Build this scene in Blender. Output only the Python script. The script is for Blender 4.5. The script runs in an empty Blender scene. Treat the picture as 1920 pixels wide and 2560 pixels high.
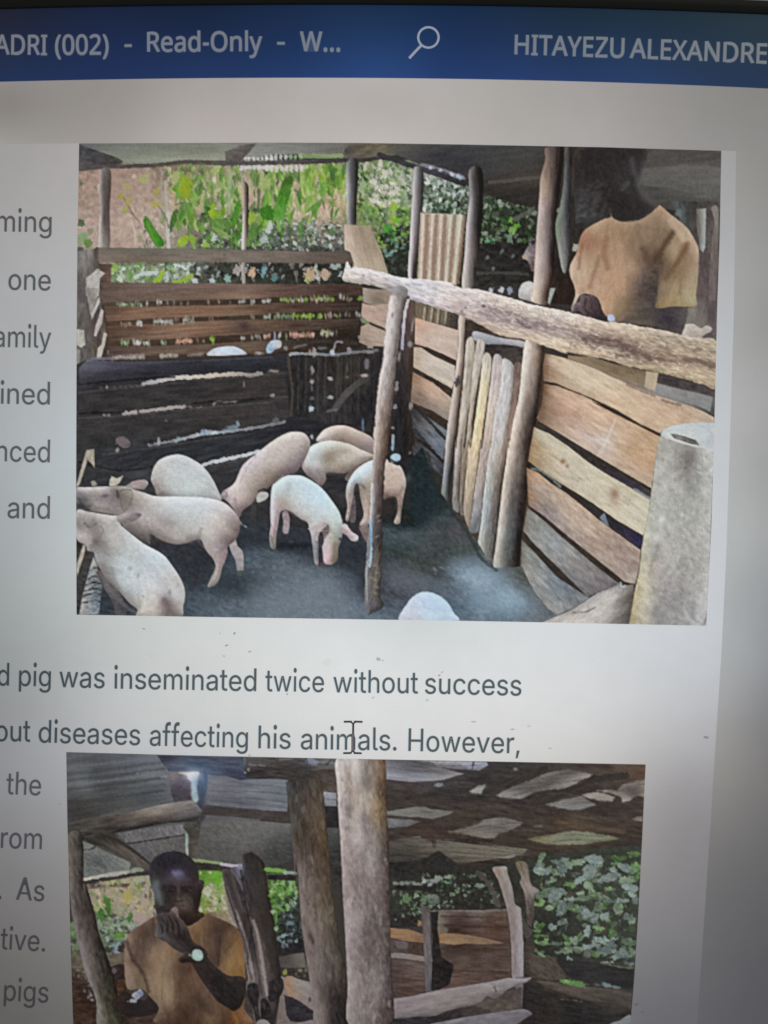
import bpy, math
import numpy as np
from mathutils import Matrix, Vector
from mathutils.geometry import tessellate_polygon

sc = bpy.context.scene
COL = sc.collection

# ------------------------------------------------------------------ camera
F_PX, CX, CY = 2217.0, 960.0, 1280.0          # focal length and centre on a 1920 x 2560 frame
DIST = 0.30                                    # a phone held 30 cm from the screen
ROT = Matrix.Rotation(math.radians(90 - 3.0), 3, 'X') @ Matrix.Rotation(math.radians(1.1), 3, 'Z')
VIEW = ROT @ Vector((0, 0, -1))
CAM = -VIEW * (DIST / VIEW.y) * 1.0
cam = bpy.data.cameras.new('camera')
cam.sensor_width = 36.0
cam.lens = 36.0 * F_PX / 2560.0
cam.clip_start = 0.01
cam.clip_end = 50.0
cam_o = bpy.data.objects.new('camera', cam)
COL.objects.link(cam_o)
cam_o.matrix_world = Matrix.Translation(CAM) @ ROT.to_4x4()
sc.camera = cam_o

# ------------------------------------------------------------------ dim room
w = bpy.data.worlds.new('World')
sc.world = w
w.use_nodes = True
bg = w.node_tree.nodes['Background']
bg.inputs[0].default_value = (0.15, 0.155, 0.135, 1)
bg.inputs[1].default_value = 1.0
lamp = bpy.data.lights.new('fill_lamp', 'AREA')  # added fill: faint veil on the glass and some light on the bezel
lamp.energy = 0.35
lamp.size = 0.6
lamp.color = (1.0, 0.95, 0.88)
lamp_o = bpy.data.objects.new('fill_lamp', lamp)
COL.objects.link(lamp_o)
lamp_o.location = (0.5, -0.5, 0.9)
lamp_o.rotation_euler = (Vector((0, 0, 0)) - lamp_o.location).to_track_quat('-Z', 'Y').to_euler()
sc.view_settings.view_transform = 'Standard'
sc.view_settings.look = 'None'
sc.view_settings.exposure = 0.0
sc.view_settings.gamma = 1.0
sc.cycles.filter_width = 1.65
sc.cycles.use_denoising = False

# the screen is the plane y = 0; page coordinates (a 1920 x 2560 raster over the visible part) -> metres on it
_R = np.array(ROT)
_C = np.array(CAM)


def on_screen(px, py, lift=0.0):
    """point of the flat screen for raster coordinates (arrays allowed); lift = metres in front of the glass"""
    px = np.asarray(px, float)
    py = np.asarray(py, float)
    d = np.stack([(px - CX) / F_PX, (CY - py) / F_PX, -np.ones_like(px)], -1) @ _R.T
    t = (-_C[1]) / d[..., 1]
    p = _C + d * t[..., None]
    p[..., 1] = -lift
    return p


def lin(c):
    c = np.clip(np.asarray(c, float) / 255.0, 0, 1)
    return np.where(c <= 0.04045, c / 12.92, ((c + 0.055) / 1.055) ** 2.4)


# ------------------------------------------------------------------ materials
def nd(nt, t, **kw):
    n = nt.nodes.new(t)
    for k, v in kw.items():
        setattr(n, k, v)
    return n


def lcd_material(name, grid=0.03, grain=0.05):
    """a backlit LCD: the shown colour is emitted, broken up by the pixel grid, under a thin dull coating"""
    m = bpy.data.materials.new(name)
    m.use_nodes = True
    nt = m.node_tree
    b = nt.nodes['Principled BSDF']
    b.inputs['Base Color'].default_value = (0.004, 0.004, 0.004, 1)
    b.inputs['Roughness'].default_value = 0.45
    b.inputs['Specular IOR Level'].default_value = 0.25
    at = nd(nt, 'ShaderNodeVertexColor', layer_name='shown')
    geo = nd(nt, 'ShaderNodeNewGeometry')
    sep = nd(nt, 'ShaderNodeSeparateXYZ')
    nt.links.new(geo.outputs['Position'], sep.inputs[0])

    def math_(op, a, b_=None):
        n = nd(nt, 'ShaderNodeMath', operation=op)
        for i, v in enumerate((a, b_)):
            if v is None:
                continue
            if isinstance(v, (int, float)):
                n.inputs[i].default_value = v
            else:
                nt.links.new(v, n.inputs[i])
        return n.outputs[0]
    pitch = 0.000555
    sx = math_('SINE', math_('MULTIPLY', sep.outputs['X'], 2 * math.pi / pitch))
    sz = math_('SINE', math_('MULTIPLY', sep.outputs['Z'], 2 * math.pi / pitch))
    g = math_('ADD', math_('MULTIPLY', math_('ADD', sx, sz), grid), 1.0)
    no = nd(nt, 'ShaderNodeTexNoise')
    no.inputs['Scale'].default_value = 2300.0
    no.inputs['Detail'].default_value = 1.0
    nt.links.new(geo.outputs['Position'], no.inputs['Vector'])
    g2 = math_('ADD', math_('MULTIPLY', math_('SUBTRACT', no.outputs['Fac'], 0.5), grain * 2), 1.0)
    no2 = nd(nt, 'ShaderNodeTexNoise')
    no2.inputs['Scale'].default_value = 120.0
    no2.inputs['Detail'].default_value = 3.0
    nt.links.new(geo.outputs['Position'], no2.inputs['Vector'])
    g3 = math_('ADD', math_('MULTIPLY', math_('SUBTRACT', no2.outputs['Fac'], 0.5), 0.07), 1.0)
    f = math_('MULTIPLY', math_('MULTIPLY', g, g2), g3)
    mul = nd(nt, 'ShaderNodeVectorMath', operation='SCALE')
    nt.links.new(at.outputs['Color'], mul.inputs[0])
    nt.links.new(f, mul.inputs['Scale'])
    nt.links.new(mul.outputs[0], b.inputs['Emission Color'])
    b.inputs['Emission Strength'].default_value = 1.0
    return m


def plastic(name, col, rough):
    m = bpy.data.materials.new(name)
    m.use_nodes = True
    nt = m.node_tree
    b = nt.nodes['Principled BSDF']
    b.inputs['Roughness'].default_value = rough
    no = nd(nt, 'ShaderNodeTexNoise')
    no.inputs['Scale'].default_value = 900
    r = nd(nt, 'ShaderNodeValToRGB')
    r.color_ramp.elements[0].color = (*[c * .7 for c in col], 1)
    r.color_ramp.elements[1].color = (*[c * 1.3 for c in col], 1)
    nt.links.new(no.outputs['Fac'], r.inputs[0])
    nt.links.new(r.outputs[0], b.inputs['Base Color'])
    bu = nd(nt, 'ShaderNodeBump')
    bu.inputs['Strength'].default_value = 0.2
    bu.inputs['Distance'].default_value = 0.0002
    nt.links.new(no.outputs['Fac'], bu.inputs['Height'])
    nt.links.new(bu.outputs[0], b.inputs['Normal'])
    return m


LCD = lcd_material('lcd_panel')
LCD_PICTURE = lcd_material('lcd_panel_picture', 0.025, 0.08)
BLACK = plastic('black_plastic', (0.012, 0.0115, 0.011), 0.5)


# ------------------------------------------------------------------ object helpers
def link(name, me, parent, label=None, group=None, kind=None):
    o = bpy.data.objects.new(name, me)
    COL.objects.link(o)
    if parent is not None:
        o.parent = parent
    if label:
        o['label'] = label
    if group:
        o['group'] = group
    if kind:
        o['kind'] = kind
    return o


def mesh(name, verts, faces, mat, rgb=None, nper=4):
    """verts (n,3), faces (m,nper) arrays, rgb (n,3) as shown on the screen 0..255"""
    me = bpy.data.meshes.new(name)
    verts = np.asarray(verts, np.float32)
    faces = np.asarray(faces, np.int32)
    me.vertices.add(len(verts))
    me.vertices.foreach_set('co', verts.ravel())
    me.loops.add(faces.size)
    me.loops.foreach_set('vertex_index', faces.ravel())
    me.polygons.add(len(faces))
    me.polygons.foreach_set('loop_start', np.arange(len(faces), dtype=np.int32) * faces.shape[1])
    if rgb is not None:
        a = me.color_attributes.new('shown', 'FLOAT_COLOR', 'POINT')
        c = np.ones((len(verts), 4), np.float32)
        c[:, :3] = lin(rgb)
        a.data.foreach_set('color', c.ravel())
    me.materials.append(mat)
    me.update(calc_edges=True)
    me.validate()
    return me


def rbf(pts, cols, X, Y, c=60.0):
    """smooth colour field through a handful of samples"""
    P = np.asarray(pts, float)
    V = np.asarray(cols, float)
    if len(P) == 1:
        return np.broadcast_to(V[0], X.shape + (3,)).copy()
    ext = max(np.ptp(P[:, 0]), np.ptp(P[:, 1]), 1.0)
    c = min(c, ext * 0.25 + 4)
    D = np.sqrt(((P[:, None] - P[None]) ** 2).sum(-1) + c * c)
    mean = V.mean(0)
    W = np.linalg.solve(D + np.eye(len(P)) * 1e-3 * c, V - mean)
    out = np.zeros(X.shape + (3,)) + mean
    for (px, py), wv in zip(P, W):
        out += np.sqrt((X - px) ** 2 + (Y - py) ** 2 + c * c)[..., None] * wv
    lo, hi = V.min(0) - 6, V.max(0) + 6
    return np.clip(out, lo, hi)


def blend(pts, cols, X, Y, shape=None):
    """calm colour field: distance-weighted mean of the samples, stretched along the shape's long axis"""
    P = np.asarray(pts, float)
    V = np.asarray(cols, float)
    if len(P) == 1:
        return np.broadcast_to(V[0], X.shape + (3,)).copy()
    if shape is not None and len(shape) > 2:
        c0 = shape.mean(0)
        ew, ev = np.linalg.eigh(np.cov((shape - c0).T))
        ratio = math.sqrt(max(ew[0], 1e-6) / max(ew[1], 1e-6))
        k = 1.0 if ratio > 0.6 else max(ratio, 0.12) ** 0.75
    else:
        ev, k = np.eye(2), 1.0
    a, b = ev[:, 1] * k, ev[:, 0]
    Q = np.stack([P @ a, P @ b], -1)
    U, W_ = X * a[0] + Y * a[1], X * b[0] + Y * b[1]
    D = np.sqrt(((Q[:, None] - Q[None]) ** 2).sum(-1)) + np.eye(len(Q)) * 1e9
    h = 0.34 * D.min(1) + 1.5
    num = np.zeros(X.shape + (3,))
    den = np.zeros(X.shape)
    for (qx, qy), hv, v in zip(Q, h, V):
        w = ((U - qx) ** 2 + (W_ - qy) ** 2 + hv * hv) ** -2.1
        num += w[..., None] * v
        den += w
    near = num / den[..., None]
    c = 0.35 * float(np.median(D.min(1))) + 1.0
    A = np.sqrt(((Q[:, None] - Q[None]) ** 2).sum(-1) + c * c)
    mean = V.mean(0)
    W2 = np.linalg.solve(A - np.eye(len(P)) * 0.25 * c, V - mean)
    out = np.zeros(X.shape + (3,)) + mean
    for (qx, qy), wv in zip(Q, W2):
        out += np.sqrt((U - qx) ** 2 + (W_ - qy) ** 2 + c * c)[..., None] * wv
    out = np.clip(out, V.min(0) - 3, V.max(0) + 3)
    return 0.2 * near + 0.8 * out


# value noise
_rng = np.random.default_rng(7)
_T = _rng.random((128, 128))


def vnoise(x, y):
    xi = np.floor(x).astype(int)
    yi = np.floor(y).astype(int)
    fx = x - xi
    fy = y - yi
    fx = fx * fx * (3 - 2 * fx)
    fy = fy * fy * (3 - 2 * fy)
    a = _T[xi & 127, yi & 127]
    b = _T[(xi + 1) & 127, yi & 127]
    c = _T[xi & 127, (yi + 1) & 127]
    d = _T[(xi + 1) & 127, (yi + 1) & 127]
    return (a * (1 - fx) + b * fx) * (1 - fy) + (c * (1 - fx) + d * fx) * fy - 0.5


def fbm(x, y, o=3):
    s = 0
    a = 1.0
    for k in range(o):
        s = s + a * vnoise(x * 2 ** k + 17.3 * k, y * 2 ** k + 5.1 * k)
        a *= 0.55
    return s


# ------------------------------------------------------------------ painter for the shown pictures
CROPS = dict(A=(180, 340), B=(660, 340), C=(1140, 340), D=(1420, 340), E=(180, 720), F=(660, 720), G=(1000, 720),
             H=(1420, 720), I=(180, 1080), J=(540, 1040), K=(900, 1100), L=(1300, 1040), M=(150, 1860), N=(600, 1860),
             O=(1050, 1880), P=(150, 2160), Q=(600, 2160), R=(1050, 2160))
SCALE = dict(O=2.765, R=2.765)


def conv(k, x, y):
    s = SCALE.get(k, 3.318)
    return CROPS[k][0] + x / s, CROPS[k][1] + y / s


def pts_of(spec):
    out = []
    k = 'A'
    num = []
    for t in spec.replace(',', ' ').split():
        if t.isalpha():
            k = t
        else:
            num.append(float(t))
            if len(num) == 2:
                out.append(conv(k, *num))
                num = []
    return np.array(out)


def cols_of(spec):
    """'A x y r g b, x y r g b' -> points, colours"""
    if not isinstance(spec, str):
        return [(0, 0)], [spec]
    P, V = [], []
    k = 'A'
    for e in spec.split(','):
        t = e.split()
        if not t:
            continue
        if t[0].isalpha():
            k = t[0]
            t = t[1:]
        v = [float(q) for q in t]
        P.append(conv(k, v[0], v[1]))
        V.append(v[2:5])
    return P, V


def catmull(P, closed=True, n=4):
    m = len(P)
    out = []
    rng_ = range(m) if closed else range(m - 1)
    for i in rng_:
        if closed:
            p0, p1, p2, p3 = P[i - 1], P[i], P[(i + 1) % m], P[(i + 2) % m]
        else:
            p0, p1, p2, p3 = P[max(i - 1, 0)], P[i], P[i + 1], P[min(i + 2, m - 1)]
        for j in range(n):
            t = j / n
            out.append(0.5 * (2 * p1 + (p2 - p0) * t + (2 * p0 - 5 * p1 + 4 * p2 - p3) * t * t + (3 * p1 - p0 - 3 * p2 + p3) * t ** 3))
    if not closed:
        out.append(P[-1])
    return np.array(out)


class Canvas:
    def __init__(s, top, bottom, left, right, cell, base):
        # edges as arrays of (x, y) control points; Coons patch of the picture's four (slightly bowed) edges
        def edge(p, n):
            p = np.array(p, float)
            d = np.r_[0, np.cumsum(np.hypot(*np.diff(p, axis=0).T))]
            t = np.linspace(0, d[-1], n)
            return np.stack([np.interp(t, d, p[:, 0]), np.interp(t, d, p[:, 1])], -1)
        W = int(round((top[-1][0] - top[0][0]) / cell))
        H = int(round((left[-1][1] - left[0][1]) / cell))
        u = np.linspace(0, 1, W + 1)[None, :, None]
        v = np.linspace(0, 1, H + 1)[:, None, None]
        T, B = edge(top, W + 1)[None], edge(bottom, W + 1)[None]
        L, R = edge(left, H + 1)[:, None], edge(right, H + 1)[:, None]
        c00, c10, c01, c11 = T[0, 0], T[0, -1], B[0, 0], B[0, -1]
        P = (1 - v) * T + v * B + (1 - u) * L + u * R - ((1 - u) * (1 - v) * c00 + u * (1 - v) * c10 + (1 - u) * v * c01 + u * v * c11)
        s.X, s.Y = P[..., 0], P[..., 1]
        s.rgb = np.zeros(s.X.shape + (3,)) + np.array(base, float)
        s.id = np.zeros(s.X.shape, int)
        s.parts = [None]
        s.ylo, s.yhi = s.Y.min(1), s.Y.max(1)
        s.xlo, s.xhi = s.X.min(0), s.X.max(0)

    def box(s, x0, y0, x1, y1):
        r = np.nonzero((s.yhi >= y0) & (s.ylo <= y1))[0]
        c = np.nonzero((s.xhi >= x0) & (s.xlo <= x1))[0]
        if not len(r) or not len(c):
            return None
        return slice(r[0], r[-1] + 1), slice(c[0], c[-1] + 1)

    def part(s, name, label=None, kind=None):
        s.parts.append((name, label, kind))
        return len(s.parts) - 1

    def comp(s, b, alpha, col, ident=None):
        s.rgb[b] = s.rgb[b] * (1 - alpha[..., None]) + col * alpha[..., None]
        if ident is not None:
            s.id[b] = np.where(alpha > 0.5, ident, s.id[b])

    def texture(s, b, tex):
        amp, la, lc, ang = tex
        ca, sa = math.cos(math.radians(ang)), math.sin(math.radians(ang))
        X, Y = s.X[b], s.Y[b]
        n = fbm((X * ca + Y * sa) / la + 40, (-X * sa + Y * ca) / lc + 40)
        f = vnoise((X * ca + Y * sa) / (la * .8) + 7, (-X * sa + Y * ca) / 2.6 + 40)
        return (n * 2.6 + f * 0.9)[..., None] * amp * np.array([1.0, 0.98, 0.94])

    def shape(s, spec, col, name=None, label=None, soft=2.6, tex=(7, 14, 8, 0), rim=None, smooth=True, jit=0.45, op=1.0, kind=None, vol=None):
        P = pts_of(spec) if isinstance(spec, str) else np.asarray(spec, float)
        if smooth:
            P = catmull(P)
        pad = soft + 4
        b = s.box(P[:, 0].min() - pad, P[:, 1].min() - pad, P[:, 0].max() + pad, P[:, 1].max() + pad)
        if b is None:
            return None
        X, Y = s.X[b], s.Y[b]
        d2 = np.full(X.shape, 1e12)
        inside = np.zeros(X.shape, bool)
        n = len(P)
        for i in range(n):
            ax, ay = P[i]
            bx, by = P[(i + 1) % n]
            ex, ey = bx - ax, by - ay
            L = ex * ex + ey * ey
            if L < 1e-9:
                continue
            t = np.clip(((X - ax) * ex + (Y - ay) * ey) / L, 0, 1)
            d2 = np.minimum(d2, (X - ax - t * ex) ** 2 + (Y - ay - t * ey) ** 2)
            if ay != by:
                cr = ((ay > Y) != (by > Y)) & (X < ex * (Y - ay) / ey + ax)
                inside ^= cr
        sd = np.sqrt(d2)
        sd = np.where(inside, -sd, sd)
        if vol and min(sd.shape) > 2:   # (half width, amount, x, y): rounded like a body lit from direction (x, y)
            gy, gx = np.gradient(sd)
            gl = np.maximum(np.hypot(gx, gy), 1e-6)
            tilt = np.clip(1 + sd / vol[0], 0, 1.1) ** 1.2
            volsh = (vol[1] * tilt * (gx * vol[2] + gy * vol[3]) / gl)[..., None]
        if jit:
            sd = sd + jit * 2 * fbm(X / 9, Y / 9 + 3, 2)
        al = np.clip(0.5 - sd / soft, 0, 1) * op
        pp, cc = cols_of(col)
        C = blend(pp, cc, X, Y, P)
        if tex:
            C = C + s.texture(b, tex)
        if rim:   # (width, dr, dg, db): tint towards the outline
            k = np.clip(1 + sd / rim[0], 0, 1)[..., None] ** 1.5
            C = C + k * np.array(rim[1:4])
        if vol and min(sd.shape) > 2:
            C = C + volsh
        ident = s.part(name, label, kind) if name else None
        s.comp(b, al, C, ident)
        return ident

    def stroke(s, spec, w_, col, op=1.0, soft=2.4, name=None, label=None, jit=1.4, tex=None, taper=False):
        P = pts_of(spec) if isinstance(spec, str) else np.asarray(spec, float)
        if len(P) > 2:
            P = catmull(P, False)
        w_ = w_ / 3.318
        pad = w_ + soft + 3
        b = s.box(P[:, 0].min() - pad, P[:, 1].min() - pad, P[:, 0].max() + pad, P[:, 1].max() + pad)
        if b is None:
            return
        X, Y = s.X[b], s.Y[b]
        d = np.full(X.shape, 1e9)
        n = len(P) - 1
        for i in range(n):
            ax, ay = P[i]
            ex, ey = P[i + 1] - P[i]
            L = ex * ex + ey * ey + 1e-9
            t = np.clip(((X - ax) * ex + (Y - ay) * ey) / L, 0, 1)
            ww = w_ / 2
            if taper:
                q = (i + t) / n
                ww = w_ / 2 * np.clip(np.minimum(q, 1 - q) * 5, 0.15, 1)
            d = np.minimum(d, np.sqrt((X - ax - t * ex) ** 2 + (Y - ay - t * ey) ** 2) - ww)
        if jit:
            d = d + jit * 2 * fbm(X / 7 + 9, Y / 7, 2)
        al = np.clip(0.5 - d / soft, 0, 1) * op
        pp, cc = cols_of(col)
        C = blend(pp, cc, X, Y)
        if tex:
            C = C + s.texture(b, tex)
        s.comp(b, al, C, s.part(name, label) if name else None)

    def blob(s, k, x, y, rx, ry, col, op=1.0, ang=0, hard=False, name=None):
        x, y = conv(k, x, y)
        sc_ = SCALE.get(k, 3.318)
        rx, ry = rx / sc_, ry / sc_
        R = max(rx, ry) * (1.3 if hard else 2.4) + 2
        b = s.box(x - R, y - R, x + R, y + R)
        if b is None:
            return
        X, Y = s.X[b] - x, s.Y[b] - y
        c_, s_ = math.cos(math.radians(ang)), math.sin(math.radians(ang))
        q = ((X * c_ + Y * s_) / rx) ** 2 + ((-X * s_ + Y * c_) / ry) ** 2
        if hard:
            r = np.sqrt(q) + 0.7 * fbm(s.X[b] / 5, s.Y[b] / 5, 2)
            al = np.clip((1.0 - r) * min(rx, ry) / 3.2 + 0.5, 0, 1) * op
        else:
            al = np.exp(-q * 1.1) * op
        ident = s.part(name) if name else None
        s.comp(b, al, np.zeros(X.shape + (3,)) + np.array(col, float), ident)

    def leaves(s, spec, n, pal, size, aspect=2.6, ang=60, spread=50, seed=1, op=0.9, name=None, label=None):
        """scatter leaf-like dabs (and give the patch to one part when named)"""
        P = pts_of(spec)
        r = np.random.default_rng(seed)
        x0, y0 = P.min(0)
        x1, y1 = P.max(0)
        ident = None
        if name:
            ident = s.part(name, label, 'stuff')
        cnt = 0
        while cnt < n:
            x, y = r.uniform(x0, x1), r.uniform(y0, y1)
            ins = False
            m = len(P)
            for i in range(m):
                (ax, ay), (bx, by) = P[i], P[(i + 1) % m]
                if (ay > y) != (by > y) and x < (bx - ax) * (y - ay) / (by - ay) + ax:
                    ins = not ins
            cnt += 1
            if not ins:
                continue
            L = r.uniform(*size)
            wd = L / r.uniform(aspect * .6, aspect * 1.4)
            an = math.radians(r.normal(ang, spread))
            col = np.array(pal[r.integers(len(pal))], float) + r.normal(0, 6)
            R = L + 2
            b = s.box(x - R, y - R, x + R, y + R)
            if b is None:
                continue
            X, Y = s.X[b] - x, s.Y[b] - y
            u = (X * math.cos(an) + Y * math.sin(an)) / L
            v = (-X * math.sin(an) + Y * math.cos(an)) / wd
            lim = np.clip(1 - u * u, 0, 1)
            q = np.abs(v + 0.4 * u * u) - lim
            al = np.clip(0.5 - q * wd / 2.4, 0, 1) * (np.abs(u) < 1) * op * r.uniform(.6, 1)
            sh = 1 + 0.10 * np.clip(-v, -1, 1)
            C = col[None, None] * sh[..., None]
            s.comp(b, al, C, None)
        if ident is not None:
            b = s.box(x0, y0, x1, y1)
            if b is not None:
                X, Y = s.X[b], s.Y[b]
                ins = np.zeros(X.shape, bool)
                m = len(P)
                for i in range(m):
                    (ax, ay), (bx, by) = P[i], P[(i + 1) % m]
                    if ay != by:
                        ins ^= ((ay > Y) != (by > Y)) & (X < (bx - ax) * (Y - ay) / (by - ay) + ax)
                s.id[b] = np.where(ins, ident, s.id[b])

    def finish(s, grain=3.0, crisp=0.9, gain=1.0, lift=0.0, tint={}, glow=0.0, deep=14.0):
        """the soft, smeary look of a small picture shown enlarged"""
        X, Y = s.X, s.Y

        def soft(a):
            p = np.pad(a, ((1, 1), (1, 1), (0, 0)), 'edge')
            a = (p[:-2, 1:-1] + 2 * p[1:-1, 1:-1] + p[2:, 1:-1]) / 4
            p = np.pad(a, ((1, 1), (1, 1), (0, 0)), 'edge')
            return (p[1:-1, :-2] + 2 * p[1:-1, 1:-1] + p[1:-1, 2:]) / 4
        # smear by the picture's own compression: sample a little off in every direction
        H, W = X.shape
        ii, jj = np.meshgrid(np.arange(H), np.arange(W), indexing='ij')
        di = np.clip(ii + np.round(fbm(X / 8, Y / 8 + 50, 2) * 1.8), 0, H - 1).astype(int)
        dj = np.clip(jj + np.round(fbm(X / 8 + 90, Y / 8, 2) * 1.8), 0, W - 1).astype(int)
        leafy = np.isin(s.id, [k for k in range(1, len(s.parts)) if s.parts[k][0] in ('foliage', 'leaf')])[..., None]
        s.rgb = np.where(leafy, s.rgb[di, dj], s.rgb)
        s.rgb = 0.45 * s.rgb + 0.55 * soft(s.rgb)
        s.rgb += (fbm(X / 5.5, Y / 7, 2) * grain * 2)[..., None]
        s.rgb += (fbm(X / 60, Y / 60, 2) * grain)[..., None]
        s.rgb += (fbm(X / 2.6 + 31, Y / 3.2, 2) * grain * 1.4)[..., None] * (0.5 + s.rgb.mean(-1, keepdims=True) / 160)

        b = s.rgb
        for _ in range(3):
            b = soft(b)
        s.rgb = s.rgb + np.clip(s.rgb - b, -24, 24) * crisp      # the camera's own sharpening halo
        g = s.rgb.mean(-1, keepdims=True)
        s.rgb = g + (s.rgb - g) * 0.94
        lum = s.rgb.mean(-1, keepdims=True)
        s.rgb = s.rgb - deep * np.clip(1 - lum / 105, 0, 1)
        s.rgb = s.rgb * gain + lift + glow * np.clip((s.rgb.mean(-1, keepdims=True) - 115) / 60, 0, 1)
        for k in range(1, len(s.parts)):
            if s.parts[k][0] in tint:
                m = (s.id == k)[..., None]
                mul, add, sat = tint[s.parts[k][0]]
                g = s.rgb.mean(-1, keepdims=True)
                s.rgb = np.where(m, (g + (s.rgb - g) * sat) * mul + np.array(add), s.rgb)
        s.rgb = np.clip(s.rgb, 20, 232)

    def build(s, parent_name, label, parent, lift):
        H, W = s.X.shape
        pos = on_screen(s.X, s.Y, lift).reshape(-1, 3)
        rgb = s.rgb.reshape(-1, 3)
        cid = s.id[:-1, :-1]
        base = None
        order = [0] + [k for k in range(1, len(s.parts))]
        ii, jj = np.meshgrid(np.arange(H - 1), np.arange(W - 1), indexing='ij')
        quad = np.stack([ii * W + jj, (ii + 1) * W + jj, (ii + 1) * W + jj + 1, ii * W + jj + 1], -1)
        for k in order:
            mk = cid == k
            cnt = int(mk.sum())
            if k and cnt < 14:
                if cnt:
                    cid = np.where(mk, 0, cid)
                continue
        for k in order:
            mk = cid == k
            if not mk.any():
                continue
            q = quad[mk]
            u, inv = np.unique(q, return_inverse=True)
            name = parent_name if k == 0 else s.parts[k][0]
            me = mesh(name, pos[u], inv.reshape(q.shape), LCD_PICTURE, rgb[u])
            if k == 0:
                base = link(name, me, parent, label)
            else:
                link(name, me, base, s.parts[k][1], None, s.parts[k][2])
        return base

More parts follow.
